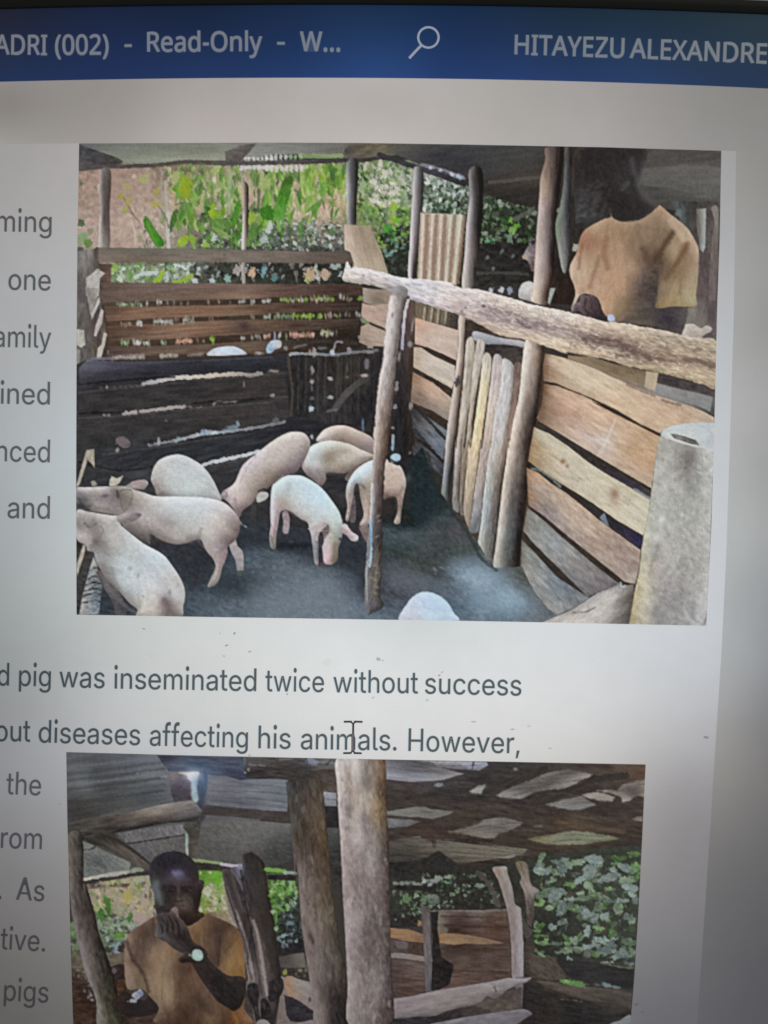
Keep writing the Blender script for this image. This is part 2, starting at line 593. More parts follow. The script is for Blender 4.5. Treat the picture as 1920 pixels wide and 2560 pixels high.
# ------------------------------------------------------------------ letter shapes (outlines, 1/1000 em)
GLYPHS_S = {
',': (188, ["38 -119 68 71 137 71 84 -119"]),
'.': (188, ["95 -4 86 -4 78 -1 70 3 63 9 57 16 53 24 50 32 50 41 50 50 53 59 57 66 63 73 70 79 78 83 86 86 95 87 104 86 113 83 121 79 128 73 134 66 138 59 140 50 141 41 140 32 138 24 134 16 128 9 121 3 113 -1 104 -4"]),
'A': (480, ["16 0 201 509 276 509 463 0 395 0 287 302 264 372 232 478 245 478 213 371 191 302 85 0","110 142 110 199 370 199 370 142"]),
'H': (517, ["60 0 60 509 125 509 125 289 392 289 392 509 457 509 457 0 392 0 392 232 125 232 125 0"]),
'a': (389, ["160 -9 142 -8 126 -5 110 -1 94 5 80 12 68 22 57 32 48 45 40 58 35 73 31 90 30 108 31 123 34 138 38 150 43 161 50 171 58 179 67 187 78 193 89 199 100 203 112 207 125 211 178 220 234 227 244 228 252 230 259 232 265 235 270 238 273 243 275 248 276 255 276 257 275 268 273 279 271 288 267 297 262 304 256 311 248 317 240 322 230 326 220 329 208 330 196 331 183 330 171 329 159 326 149 322 140 318 132 313 124 307 118 301 112 294 107 288 103 281 100 274 41 291 48 308 57 322 67 335 79 346 91 355 104 364 118 370 133 375 148 379 163 382 179 384 194 384 204 384 215 383 227 382 239 379 251 376 263 372 275 367 286 360 296 353 306 343 315 333 322 320 329 306 333 290 336 272 337 251 337 0 277 0 277 52 272 52 269 45 264 38 258 32 252 25 244 18 236 12 226 6 215 1 203 -3 190 -6 176 -8","170 45 187 46 202 49 216 53 228 59 239 66 248 74 257 83 263 93 269 104 272 115 275 126 276 138 276 190 273 188 270 186 265 184 259 182 231 176 200 171 175 168 165 166 154 164 144 162 134 159 125 155 117 150 110 145 103 139 98 132 95 124 93 115 92 105 92 95 94 87 98 79 102 72 107 66 114 61 121 56 130 52 139 49 149 47 159 46"]),
'b': (424, ["229 -8 213 -7 198 -5 184 -1 172 4 162 10 153 17 145 24 138 31 118 59 112 59 112 0 53 0 53 509 114 509 114 319 118 319 137 346 144 353 152 360 161 367 171 373 183 378 197 381 212 384 229 384 252 383 274 378 294 371 313 361 330 347 345 332 359 313 370 293 379 270 385 245 389 218 390 189 389 160 385 133 379 108 370 84 359 64 346 45 330 29 313 16 294 5 274 -2 252 -7","220 47 237 48 253 51 267 57 279 66 291 76 301 88 309 101 316 117 321 133 325 151 327 170 328 189 327 209 325 227 321 245 316 261 309 276 301 290 291 301 280 311 267 319 253 325 237 329 220 330 203 329 188 325 174 320 161 312 150 302 140 291 132 278 125 263 120 247 116 229 113 210 113 189 113 169 116 150 120 132 125 115 132 100 140 86 150 75 162 65 174 57 188 51 204 48"]),
'c': (396, ["207 -8 182 -7 159 -2 137 6 117 16 98 30 82 46 68 64 56 85 46 108 40 133 36 159 34 187 36 216 40 243 46 268 56 291 68 312 82 330 98 346 117 360 137 371 159 378 182 383 207 384 221 384 234 383 247 380 260 377 272 373 284 368 295 362 305 356 315 349 324 341 332 332 340 322 347 312 353 301 358 289 362 277 303 262 301 269 298 276 294 283 290 289 286 295 281 301 276 306 270 311 264 315 257 319 250 322 242 325 234 327 226 329 217 329 207 330 189 329 173 325 158 319 145 310 134 300 124 287 115 274 108 258 103 242 99 224 97 206 96 187 97 169 99 151 103 134 108 117 115 102 124 89 134 76 145 66 158 57 173 51 189 48 207 46 217 47 226 48 234 49 243 52 250 54 258 58 264 62 271 66 277 71 282 76 287 82 292 89 296 95 299 102 302 110 304 117 363 102 359 90 354 78 348 67 341 56 334 46 325 37 316 29 306 21 296 15 285 9 273 4 261 -1 248 -4 235 -6 221 -8"]),
'd': (424, ["195 -8 172 -7 151 -2 130 5 111 16 94 29 79 45 66 64 55 84 46 108 39 133 35 160 34 189 35 218 39 245 46 270 55 293 66 313 79 332 95 347 112 361 131 371 151 378 173 383 196 384 213 384 228 381 241 378 253 373 263 367 272 360 280 353 287 346 306 319 311 319 311 509 372 509 372 0 313 0 313 59 307 59 287 31 280 24 272 17 263 10 252 4 241 -1 227 -5 212 -7","205 47 221 48 236 51 250 57 263 65 274 75 284 86 293 100 299 115 305 132 309 150 311 169 312 189 311 210 309 229 305 247 300 263 293 278 284 291 275 302 263 312 251 320 237 325 221 329 205 330 187 329 172 325 157 319 145 311 133 301 124 290 115 276 108 261 103 245 99 227 97 209 96 189 97 170 99 151 103 133 109 117 115 101 124 88 134 76 145 66 158 57 172 51 188 48"]),
'e': (404, ["212 -8 185 -7 161 -2 138 6 117 16 98 30 82 46 68 64 56 85 46 108 40 132 35 159 34 187 35 215 39 242 46 267 55 290 67 311 81 329 97 346 115 359 135 370 157 378 180 383 205 384 221 384 236 382 251 379 266 374 280 368 294 361 307 351 319 341 331 329 341 315 350 299 357 282 363 263 368 242 370 219 371 194 371 169 96 169 97 157 100 139 104 122 110 106 118 92 128 80 139 70 151 61 165 55 179 50 195 47 212 46 224 47 234 48 244 50 254 53 263 56 271 61 278 66 285 73 292 80 297 88 302 96 306 105 365 91 360 77 353 63 345 51 335 39 324 29 311 19 298 11 283 4 266 -1 249 -5 231 -7","97 221 310 221 307 237 303 254 298 269 291 282 283 294 273 305 263 314 250 321 237 326 222 329 205 330 189 329 173 326 159 321 146 313 135 304 125 294 116 282 109 270 103 256 99 241 97 226"]),
'f': (254, ["228 379 228 327 6 327 6 379","81 0 81 432 82 447 84 461 89 474 96 486 104 496 113 505 124 513 135 519 148 524 161 527 174 529 187 530 197 530 207 529 215 528 222 527 243 521 227 468 215 472 211 473 206 473 200 474 195 474 182 473 171 470 162 466 154 460 149 452 145 443 142 431 142 419 142 0"]),
'g': (425, ["207 -151 187 -150 168 -148 150 -144 134 -140 119 -134 105 -127 93 -119 82 -110 73 -101 64 -91 57 -80 51 -69 101 -41 122 -66 128 -72 136 -78 145 -83 154 -88 165 -92 178 -95 192 -97 207 -97 229 -96 249 -92 267 -85 282 -75 295 -62 304 -47 310 -28 311 -6 311 68 306 68 287 41 280 34 272 28 263 21 252 16 241 11 227 8 212 5 195 5 173 6 152 10 132 17 113 27 95 39 80 53 67 71 55 90 46 112 39 136 35 163 34 191 35 220 39 246 46 271 55 293 66 314 80 332 95 347 112 361 131 371 152 378 173 383 196 384 213 384 228 382 242 378 253 373 264 367 273 360 281 353 288 346 308 319 313 319 313 379 372 379 372 -9 371 -32 367 -54 360 -73 350 -90 338 -104 324 -117 308 -127 291 -136 271 -142 251 -147 229 -150","205 59 222 60 237 63 251 68 264 75 275 84 285 95 293 107 300 121 305 137 309 154 312 172 312 193 312 212 309 231 305 248 300 264 293 278 285 291 275 303 264 312 251 320 237 325 222 329 205 330 188 329 172 325 158 320 145 312 134 302 124 290 115 277 109 262 103 246 99 229 97 212 96 193 97 173 99 155 103 138 109 123 116 108 124 96 134 85 145 76 158 68 172 63 188 60"]),
'h': (410, ["114 227 114 0 53 0 53 509 114 509 114 287 102 287 112 312 124 332 137 349 152 362 169 372 187 379 207 383 227 384 246 383 264 380 280 376 295 369 309 360 321 349 332 336 341 321 348 304 353 285 356 264 357 240 357 0 296 0 296 235 295 256 290 275 283 291 273 304 260 315 246 323 229 328 210 329 197 328 184 326 172 322 161 317 150 311 141 303 133 293 126 283 121 271 117 257 114 243"]),
'i': (167, ["53 0 53 379 114 379 114 0","84 443 75 444 67 446 60 449 54 455 48 461 44 468 42 475 41 483 42 491 44 499 48 506 54 512 60 517 67 521 75 523 84 524 92 523 100 521 107 517 114 512 119 506 123 499 126 491 126 483 126 475 123 468 119 461 114 455 107 449 100 446 92 444"]),
'l': (189, ["139 -2 119 -1 101 3 86 10 74 20 65 33 58 47 54 65 53 84 53 509 114 509 114 99 114 87 115 77 117 68 120 62 124 58 130 54 137 53 146 52 160 53 170 54 181 3 162 -1"]),
'm': (610, ["53 0 53 379 112 379 112 295 108 295 112 310 118 323 125 335 132 346 141 355 151 363 161 370 172 376 183 380 195 384 207 386 219 386 239 385 257 380 273 372 287 361 299 347 309 331 316 314 321 295 312 295 317 308 322 321 329 332 337 343 347 353 357 361 368 369 381 375 394 380 407 383 422 385 437 386 453 385 468 383 483 378 497 372 510 364 522 354 532 342 541 328 548 313 553 296 556 276 557 255 557 0 496 0 496 254 494 273 490 289 483 302 473 313 460 321 447 326 433 329 419 330 406 330 395 328 384 324 374 320 365 314 358 307 351 299 345 290 341 280 338 270 336 259 335 247 335 0 274 0 274 260 273 275 269 288 262 301 253 311 242 320 229 326 215 329 199 330 188 330 178 328 168 325 158 320 148 314 140 307 132 299 126 289 121 278 117 266 114 253 114 238 114 0"]),
'n': (410, ["114 227 114 0 53 0 53 379 112 379 112 287 102 287 112 312 124 332 137 349 152 362 169 372 187 379 207 383 227 384 246 383 264 380 280 376 295 369 309 360 321 349 332 336 341 321 348 304 353 285 356 264 357 240 357 0 296 0 296 235 295 256 290 275 283 291 273 304 260 315 246 323 229 328 210 329 197 328 184 326 172 322 161 317 150 311 141 303 133 293 126 283 121 271 117 257 114 243"]),
'o': (415, ["207 -8 182 -7 159 -2 137 6 117 16 98 30 82 46 68 64 56 85 46 108 40 133 36 159 34 187 36 216 40 243 46 268 56 291 68 312 82 330 98 346 117 360 137 371 159 378 182 383 207 384 233 383 256 378 278 371 299 360 317 346 333 330 347 312 359 291 369 268 376 243 380 216 381 187 380 159 376 133 369 108 359 85 347 64 333 46 317 30 299 16 278 6 256 -2 233 -7","207 46 226 48 242 51 257 57 270 66 282 76 292 89 300 102 307 117 312 134 316 151 318 169 319 187 318 206 316 224 312 242 307 258 300 274 292 287 282 300 270 310 257 319 242 325 226 329 207 330 189 329 173 325 158 319 145 310 134 300 124 287 115 274 108 258 103 242 99 224 97 206 96 187 97 169 99 151 103 134 108 117 115 102 124 89 134 76 145 66 158 57 173 51 189 48"]),
'p': (424, ["53 -143 53 379 112 379 112 319 118 319 137 346 144 353 152 360 161 367 171 373 183 378 197 381 212 384 229 384 252 383 274 378 294 371 313 361 330 347 345 332 359 313 370 293 379 270 385 245 389 218 390 189 389 160 385 133 379 108 370 84 359 64 346 45 330 29 313 16 294 5 274 -2 252 -7 229 -8 213 -7 198 -5 184 -1 173 4 162 10 153 17 145 24 138 31 118 59 114 59 114 -143","220 47 237 48 253 51 267 57 279 66 291 76 301 88 309 101 316 117 321 133 325 151 327 170 328 189 327 209 325 227 321 245 316 261 309 276 301 290 291 301 280 311 267 319 253 325 237 329 220 330 203 329 188 325 174 320 161 312 150 302 140 291 132 278 125 263 120 247 116 229 113 210 113 189 113 169 116 150 120 132 125 115 132 100 140 86 150 75 162 65 174 57 188 51 204 48"]),
'r': (259, ["53 0 53 379 112 379 112 321 115 321 122 335 130 347 140 358 152 367 166 375 181 380 196 384 213 385 229 384 243 384 243 322 230 324 207 326 194 325 182 323 170 319 159 315 149 309 140 301 132 293 126 284 121 273 117 262 114 250 114 237 114 0"]),
's': (365, ["182 -8 163 -7 145 -5 128 -2 112 3 98 10 84 18 72 27 62 38 53 50 45 63 40 78 36 94 94 107 99 92 105 79 114 69 124 60 136 54 150 49 165 46 181 45 200 46 217 50 232 55 244 62 255 71 262 81 267 91 268 103 267 112 265 121 260 129 254 136 246 142 237 147 225 151 212 155 149 170 125 177 104 186 87 196 72 208 61 222 53 237 48 255 47 274 48 290 51 305 57 319 65 332 75 343 87 354 100 363 115 370 131 377 149 381 167 384 187 384 206 384 223 381 239 378 254 372 267 366 279 358 290 349 299 339 307 328 314 316 319 303 324 290 268 277 264 288 258 298 251 307 243 316 232 323 219 328 205 331 187 333 171 332 156 329 143 324 131 317 121 308 114 299 110 289 109 277 110 267 112 258 117 250 124 243 133 237 144 232 157 227 172 223 229 209 254 202 275 194 292 183 306 171 317 158 325 142 330 125 331 107 330 90 326 75 321 61 312 47 302 35 290 24 276 15 260 6 242 0 223 -5 203 -7"]),
't': (227, ["204 379 204 327 6 327 6 379","65 471 126 471 126 98 127 86 128 76 132 68 136 61 142 56 150 53 159 51 170 50 185 51 202 54 213 2 208 0 203 -1 198 -2 192 -3 168 -4 145 -3 125 2 107 10 92 21 80 35 72 52 67 71 65 93"]),
'u': (410, ["182 -5 164 -4 146 -1 130 4 115 11 101 20 89 31 78 44 69 59 62 76 57 95 54 116 53 139 53 379 114 379 114 144 115 123 119 105 127 89 137 75 150 64 164 56 181 52 200 50 213 51 226 53 238 57 249 62 259 69 268 77 276 86 283 97 289 109 293 122 295 137 296 153 296 379 357 379 357 0 298 0 298 92 307 92 297 67 286 47 272 30 257 17 240 7 222 0 203 -4"]),
'v': (389, ["163 0 17 379 84 379 165 155 187 87 206 21 184 21 203 87 224 155 305 379 371 379 226 0"]),
'w': (567, ["138 0 23 379 87 379 133 214 154 137 175 41 165 41 186 135 206 214 252 379 316 379 362 214 382 136 402 41 391 41 413 135 434 214 480 379 545 379 429 0 368 0 319 172 305 225 291 280 277 338 291 338 277 280 263 225 248 172 199 0"]),
'y': (389, ["47 -139 61 -86 71 -87 80 -89 88 -90 96 -90 104 -89 111 -87 118 -84 124 -80 130 -74 136 -67 141 -58 146 -48 151 -36 163 -1 17 379 84 379 165 155 187 87 206 21 184 21 202 87 224 155 305 379 371 379 204 -58 198 -72 191 -85 184 -97 177 -107 168 -116 159 -124 150 -130 139 -136 128 -140 117 -143 104 -145 91 -145 65 -143 59 -142 54 -141 51 -140"]),
}
GLYPHS_T = {
'(': (241, ["32 220 33 252 35 285 39 317 45 348 52 379 60 409 71 439 83 468 97 495 113 522 131 548 150 573 217 573 190 534 167 493 148 451 132 407 119 361 111 315 105 268 103 221 104 190 107 159 111 128 116 98 123 68 132 38 142 9 154 -20 167 -48 182 -75 198 -101 216 -127 150 -127 131 -103 113 -77 97 -51 83 -24 71 5 60 34 52 63 45 94 39 125 35 156 33 188"]),
')': (241, ["209 220 208 188 205 156 202 125 196 94 189 63 180 34 170 5 158 -24 144 -51 128 -77 110 -103 91 -127 25 -127 43 -101 59 -75 73 -48 87 -20 98 9 108 38 117 68 124 98 130 128 134 159 136 190 137 221 136 252 134 283 130 315 124 346 117 376 108 406 98 436 87 465 73 493 59 521 42 547 24 573 91 573 110 548 128 522 144 495 158 468 170 439 180 409 189 379 196 348 202 317 205 285 208 252"]),
'-': (258, ["32 184 32 246 226 246 226 184"]),
'.': (215, ["58 43 59 57 61 69 66 78 72 85 80 90 88 94 97 96 107 97 117 96 126 94 135 90 142 85 149 78 153 69 156 57 157 43 156 30 153 18 149 9 142 2 135 -4 126 -8 117 -10 107 -11 97 -10 88 -8 80 -4 72 2 66 9 61 18 59 30"]),
'0': (459, ["419 287 419 253 417 221 414 191 409 163 403 137 395 112 386 90 376 70 363 52 349 37 334 23 316 12 297 3 276 -3 253 -7 229 -8 198 -6 170 1 145 12 122 27 103 47 86 70 71 98 60 129 51 163 44 201 41 243 39 287 40 332 44 373 50 411 58 446 69 477 83 504 99 527 119 547 141 562 167 573 196 579 229 581 259 579 287 573 313 562 335 547 355 527 372 504 387 477 399 446 408 411 414 373 418 332","110 287 111 249 113 215 116 184 121 156 128 132 137 111 147 93 159 78 173 67 190 59 208 54 229 52 249 54 268 59 284 67 298 78 310 92 320 110 329 131 336 156 341 184 345 215 347 249 348 287 347 325 345 359 341 390 336 417 329 442 320 463 310 481 298 495 284 507 268 515 249 520 229 521 208 520 190 515 173 507 159 495 147 481 137 463 128 442 121 417 116 390 113 359 111 325"]),
'2': (459, ["417 0 38 0 38 59 188 210 261 287 275 304 287 320 298 337 306 353 313 370 318 387 321 405 322 424 320 446 315 466 306 482 294 496 278 507 261 514 242 519 221 520 200 520 181 517 164 512 147 506 131 498 115 489 99 478 83 466 45 513 56 523 68 531 81 540 94 548 108 555 122 561 137 567 153 572 169 576 186 578 203 580 221 581 246 579 270 576 293 570 313 562 331 552 347 540 361 526 372 510 382 492 388 472 392 451 394 428 393 406 389 385 383 364 375 344 365 324 353 305 340 286 324 267 247 185 128 67 128 64 417 64"]),
'A': (512, ["437 0 368 177 141 177 73 0 0 0 224 575 289 575 512 0","282 415 274 438 263 473 255 500 247 468 238 438 230 415 165 241 346 241"]),
'D': (585, ["536 292 534 246 528 203 516 165 501 131 481 100 457 74 430 51 399 33 364 18 325 8 283 2 237 0 78 0 78 573 254 573 296 571 335 565 371 555 404 540 434 523 460 501 483 475 502 446 517 413 528 377 534 336","460 289 459 326 454 359 446 388 435 415 421 437 404 457 384 474 361 487 336 498 308 505 277 509 244 511 150 511 150 62 228 62 282 65 329 76 369 94 402 119 428 151 446 190 457 236"]),
'E': (446, ["398 0 78 0 78 573 398 573 398 509 150 509 150 330 383 330 383 268 150 268 150 63 398 63"]),
'H': (594, ["516 0 443 0 443 267 150 267 150 0 78 0 78 573 150 573 150 330 443 330 443 573 516 573"]),
'I': (272, ["239 0 32 0 32 42 99 57 99 515 32 531 32 573 239 573 239 531 172 515 172 57 239 42"]),
'L': (420, ["78 0 78 573 150 573 150 64 400 64 400 0"]),
'N': (609, ["532 0 447 0 141 476 138 476 141 432 143 378 144 320 144 0 78 0 78 573 161 573 467 99 470 99 468 137 466 193 464 249 464 573 532 573"]),
'O': (626, ["577 287 576 255 573 224 568 194 561 166 551 140 540 116 526 94 510 73 493 54 473 38 451 24 428 13 402 4 375 -3 345 -7 314 -8 281 -7 251 -3 222 4 196 13 173 25 151 39 131 55 114 73 98 94 85 116 74 141 65 167 58 195 53 224 50 255 49 288 51 331 56 370 65 408 78 442 94 473 114 500 138 524 166 545 197 561 232 572 271 579 314 581 356 579 393 572 428 561 459 545 486 525 510 501 530 473 547 442 560 408 570 370 576 330","125 287 126 252 130 220 136 190 145 163 157 138 171 117 188 98 207 83 230 70 255 62 283 56 314 55 345 56 373 62 398 70 420 83 439 98 456 117 470 138 481 163 490 190 496 220 500 252 501 287 498 338 490 384 476 423 456 457 431 484 398 503 360 514 314 518 283 516 255 511 230 502 207 490 188 475 171 457 157 435 145 411 136 384 130 354 126 322"]),
'R': (499, ["236 573 270 571 301 568 329 562 353 555 375 544 393 532 409 517 422 500 432 481 439 460 443 436 444 410 443 388 440 368 435 350 427 334 418 319 408 306 397 295 385 285 371 277 358 269 344 262 330 257 487 0 403 0 264 237 150 237 150 0 78 0 78 573","232 510 150 510 150 298 236 298 268 299 296 304 319 313 338 325 352 341 362 359 368 381 370 407 369 424 366 440 361 455 355 467 346 477 336 486 324 494 310 500 293 504 275 507 254 509"]),
'T': (446, ["259 0 187 0 187 509 8 509 8 573 437 573 437 509 259 509"]),
'U': (586, ["513 202 512 173 507 146 500 120 489 95 476 72 459 52 439 35 416 20 389 8 360 -1 327 -6 290 -8 240 -4 196 7 159 25 128 50 104 82 86 118 76 158 72 204 72 573 144 573 144 201 147 168 154 139 165 114 182 93 203 76 228 64 259 57 294 55 319 56 342 59 361 65 379 73 394 84 407 96 418 110 427 126 433 143 438 161 441 181 442 202 442 573 513 573"]),
'W': (746, ["735 573 583 0 510 0 399 375 389 410 380 443 373 471 370 488 367 471 361 443 352 409 342 373 234 0 161 0 10 573 85 573 174 223 183 186 190 151 196 118 201 87 206 119 213 154 222 191 232 227 333 573 407 573 512 225 523 187 532 151 538 117 544 87 550 129 560 175 572 224 660 573"]),
'X': (470, ["467 0 385 0 233 249 79 0 3 0 193 298 15 573 95 573 236 348 377 573 453 573 276 300"]),
'Y': (454, ["227 291 376 573 454 573 263 222 263 0 191 0 191 219 0 573 79 573"]),
'Z': (459, ["427 0 30 0 30 55 332 508 40 508 40 573 419 573 419 518 118 64 427 64"]),
'a': (450, ["231 437 268 435 299 428 326 418 347 403 364 383 376 358 383 328 385 293 385 0 334 0 320 61 317 61 307 50 298 40 288 30 279 22 268 15 258 9 246 3 234 -1 220 -4 206 -6 190 -8 172 -8 154 -7 136 -5 119 0 103 6 88 13 75 23 64 34 55 48 47 63 41 80 38 99 37 119 40 150 50 176 65 199 87 219 116 234 152 245 194 253 243 257 316 259 316 285 315 309 310 330 303 347 293 359 280 368 265 375 247 379 227 380 210 379 194 378 178 374 163 370 106 347 84 400 99 408 115 414 132 421 151 426 170 431 190 434 210 436","252 208 215 205 184 200 159 192 141 182 127 170 118 155 112 138 110 119 111 102 115 87 122 75 132 66 144 58 157 53 172 50 188 49 215 51 238 56 260 66 279 79 295 96 306 117 313 142 315 172 315 210"]),
'd': (493, ["221 -8 182 -5 148 6 118 23 92 48 71 79 56 117 47 162 44 214 47 266 56 311 71 350 93 381 119 406 149 424 183 434 221 438 238 437 253 436 267 433 280 429 292 425 303 420 314 413 323 407 332 399 340 391 348 383 354 374 359 374 356 405 354 438 354 609 425 609 425 0 368 0 358 58 354 58 348 49 340 40 332 32 323 24 314 17 303 11 292 6 279 1 266 -3 252 -6 237 -7","232 51 263 53 290 60 311 71 328 88 340 109 348 135 354 165 355 200 355 213 354 251 349 284 340 313 329 336 313 355 291 369 264 377 231 379 204 376 181 368 162 354 146 334 133 309 124 281 119 249 117 213 119 176 124 144 133 116 146 93 162 74 181 61 205 53"]),
'e': (452, ["234 438 261 436 286 432 308 424 329 414 348 401 364 385 378 367 390 346 399 323 406 299 410 272 411 244 411 201 117 201 120 167 127 137 139 111 154 90 174 74 197 62 224 55 254 52 274 53 293 54 310 56 327 60 392 82 392 20 376 13 359 8 343 3 327 -1 310 -4 292 -6 272 -8 251 -8 221 -6 194 -2 167 6 143 17 121 31 101 48 85 68 70 91 59 117 51 146 46 177 44 212 46 246 50 277 57 306 68 333 81 357 96 378 114 395 134 411 157 423 181 431 207 436","233 380 209 378 188 372 170 362 154 348 140 330 130 309 123 285 119 257 338 257 337 275 335 292 331 307 326 322 320 334 312 346 303 356 292 364 280 371 266 376 251 379"]),
'l': (207, ["139 0 68 0 68 609 139 609"]),
'n': (496, ["275 438 311 436 343 429 369 417 391 401 409 379 421 352 428 319 431 280 431 0 361 0 361 275 359 299 355 321 348 338 338 353 324 364 308 372 288 377 265 379 232 376 204 368 182 356 166 338 154 316 146 289 140 258 139 223 139 0 68 0 68 430 125 430 136 371 140 371 147 382 156 392 165 401 175 409 186 416 198 422 210 427 222 431 235 434 248 436 262 437"]),
'y': (409, ["1 430 76 430 169 185 184 144 196 105 205 68 209 68 224 121 245 186 333 430 409 430 224 -59 216 -79 207 -97 198 -114 188 -130 177 -144 165 -156 152 -167 138 -176 123 -183 106 -188 87 -191 67 -192 34 -190 9 -186 9 -130 30 -133 56 -135 68 -134 79 -132 90 -130 99 -126 108 -120 116 -114 123 -107 130 -99 136 -90 142 -80 147 -70 152 -59 174 -2"]),
}

# ------------------------------------------------------------------ first picture: the pig pen
def paint_pen():
    c = Canvas(top=[(198, 358.7), (660, 356.6), (900, 357.5), (1160, 361.5), (1500, 368), (1803, 377)],
               bottom=[(191.5, 1536.6), (540, 1542.7), (1130, 1551.5), (1400, 1556.5), (1765.6, 1564.4)],
               left=[(198, 358.7), (193.5, 600), (191.5, 900), (190.5, 1200), (191.5, 1536.6)],
               right=[(1803, 377), (1799, 600), (1793, 760), (1786, 1050), (1779, 1300), (1765.6, 1564.4)],
               cell=2.5, base=(58, 55, 54))
    S, K, B_, LV = c.shape, c.stroke, c.blob, c.leaves
    N = dict(smooth=False)
    # earth bank and thicket behind the shed
    S('A 20 230 1659 200 B 1659 200 C 700 400 700 1250 B 0 1250 A 20 1250',
      'A 60 400 152 128 116, 180 500 148 126 114, 400 600 160 138 128, 400 350 146 122 110, 600 850 168 150 140, 700 300 126 108 96, 1000 500 160 146 120,'
      '1200 400 140 142 108, 1400 400 160 148 128, 1550 560 160 142 126, 1200 850 95 96 84, B 250 500 176 156 132, 400 650 182 158 142, 600 550 175 148 124,'
      '100 600 118 140 88, 900 250 118 132 94, 1000 420 170 164 156, 1100 600 128 142 104, 850 600 108 132 70, 1100 900 62 80 55, 700 850 112 108 102, 100 900 72 80 72,'
      '1400 400 130 136 130, 1500 600 58 72 58, 300 1000 55 58 52, C 300 700 52 60 46, 400 950 44 46 40, 500 550 58 64 54, A 800 1120 100 108 92, 1300 1120 62 64 58',
      tex=(9, 10, 10, 0), **N)
    S('A 320 290 700 300 560 640 620 900 318 925', 'A 350 400 150 126 114, 500 500 160 138 126, 400 800 165 144 132, 330 900 155 132 120', 'earth_bank', tex=(6, 10, 10, 0), op=.8)
    LV('A 760 240 1400 240 1400 620 1100 600 800 560', 240, [(152, 160, 92), (142, 150, 105), (176, 170, 136), (118, 138, 72), (186, 176, 150), (128, 150, 80), (96, 100, 78)], (5, 13), 3.2, 88, 14, 3, name='foliage', label='pale green hanging leaves behind the pen')
    LV('A 1050 640 1659 600 1659 930 1050 930', 330, [(62, 60, 56), (70, 72, 66), (160, 174, 172), (96, 130, 76), (120, 150, 92), (150, 142, 132), (86, 88, 82), (176, 180, 176), (52, 66, 48)], (3.5, 8.5), 2.0, 70, 55, 4, name='foliage', label='dark shrub with pale spots behind the thin post')
    LV('A 540 760 860 720 870 925 540 925', 70, [(150, 140, 130), (100, 95, 86), (128, 140, 100), (172, 164, 154)], (4, 9), 2.5, 80, 30, 5)
    LV('A 440 600 800 620 800 780 460 700', 60, [(176, 160, 146), (148, 132, 120), (186, 176, 164), (160, 150, 130)], (5, 12), 3, 70, 25, 6, op=.6)
    LV('B 0 260 340 300 340 640 0 700', 170, [(150, 165, 80), (110, 150, 60), (88, 132, 56), (160, 165, 130), (180, 172, 150), (130, 128, 116), (82, 84, 74)], (5, 14), 3.0, 95, 18, 7)
    LV('B 0 680 640 720 660 950 0 950', 330, [(66, 72, 66), (84, 92, 86), (164, 176, 174), (74, 108, 62), (130, 144, 138), (52, 54, 52), (182, 172, 160), (104, 100, 94), (120, 146, 120)], (3.5, 8.5), 2.0, 75, 50, 8, name='foliage', label='dark leaf litter above the grey top plank')
    LV('B 330 240 690 240 690 560 330 560', 150, [(140, 164, 66), (112, 152, 44), (150, 168, 110), (126, 150, 96), (92, 122, 58), (168, 172, 150)], (6, 15), 2.6, 92, 22, 9, name='foliage', label='bright green leaves left of the dark square post')
    S('B 520 260 650 250 650 400 600 455 540 440 525 340', 'B 580 350 104 142 46, 560 300 130 156 92', tex=(16, 14, 5, 90), op=.7, jit=5)
    S('B 330 320 410 300 420 560 350 570 340 440', 'B 380 420 138 156 70, 380 540 146 158 76', tex=(16, 14, 5, 90), op=.65, jit=5)
    S('B 520 470 640 460 650 640 560 690 480 640 470 540', 'B 560 560 178 152 130, 520 640 182 160 142', tex=(14, 12, 6, 80), op=.55, jit=5)
    S('B 190 500 260 440 300 560 400 590 420 680 300 690 200 640', 'B 300 640 186 166 150', tex=(14, 12, 6, 70), op=.55, jit=5)
    LV('B 190 440 660 440 660 700 300 700', 70, [(190, 166, 150), (150, 140, 120), (120, 140, 90), (168, 150, 134), (198, 180, 166)], (4, 10), 2.6, 85, 20, 91, op=.7)
    LV('A 780 250 1659 240 1659 760 900 760 860 500', 150, [(96, 140, 62), (120, 156, 74), (84, 124, 56), (150, 168, 96), (70, 104, 52)], (9, 24), 4.2, 92, 16, 61, op=.75)
    LV('B 0 250 680 250 680 480 400 700 0 760', 150, [(88, 140, 50), (120, 160, 66), (76, 118, 50), (146, 170, 90), (62, 92, 50)], (9, 24), 4.2, 92, 18, 62, op=.75)
    LV('A 700 640 1659 620 1659 900 900 920', 60, [(80, 132, 50), (104, 146, 60), (66, 100, 46)], (8, 18), 3.6, 95, 25, 63, op=.8)
    LV('B 780 300 1200 300 1200 900 900 860', 80, [(88, 132, 60), (110, 150, 70), (66, 96, 52)], (8, 18), 3.2, 80, 30, 64, op=.7)
    LV('A 850 380 1659 420 B 640 420 640 640 A 1659 880 880 900', 60, [(76, 132, 44), (100, 150, 56), (64, 112, 42), (128, 164, 74)], (16, 32), 4.6, 96, 26, 65, op=.85)
    S('B 170 350 240 340 235 420 200 560 150 700 100 690 80 600 120 480', 'B 160 500 70 128 40, 180 400 76 110 48, 120 650 92 150 60', 'leaf', tex=(8, 14, 6, 100))
    S('B 0 600 60 580 90 640 60 700 0 690', 'B 30 640 62 132 36', 'leaf')
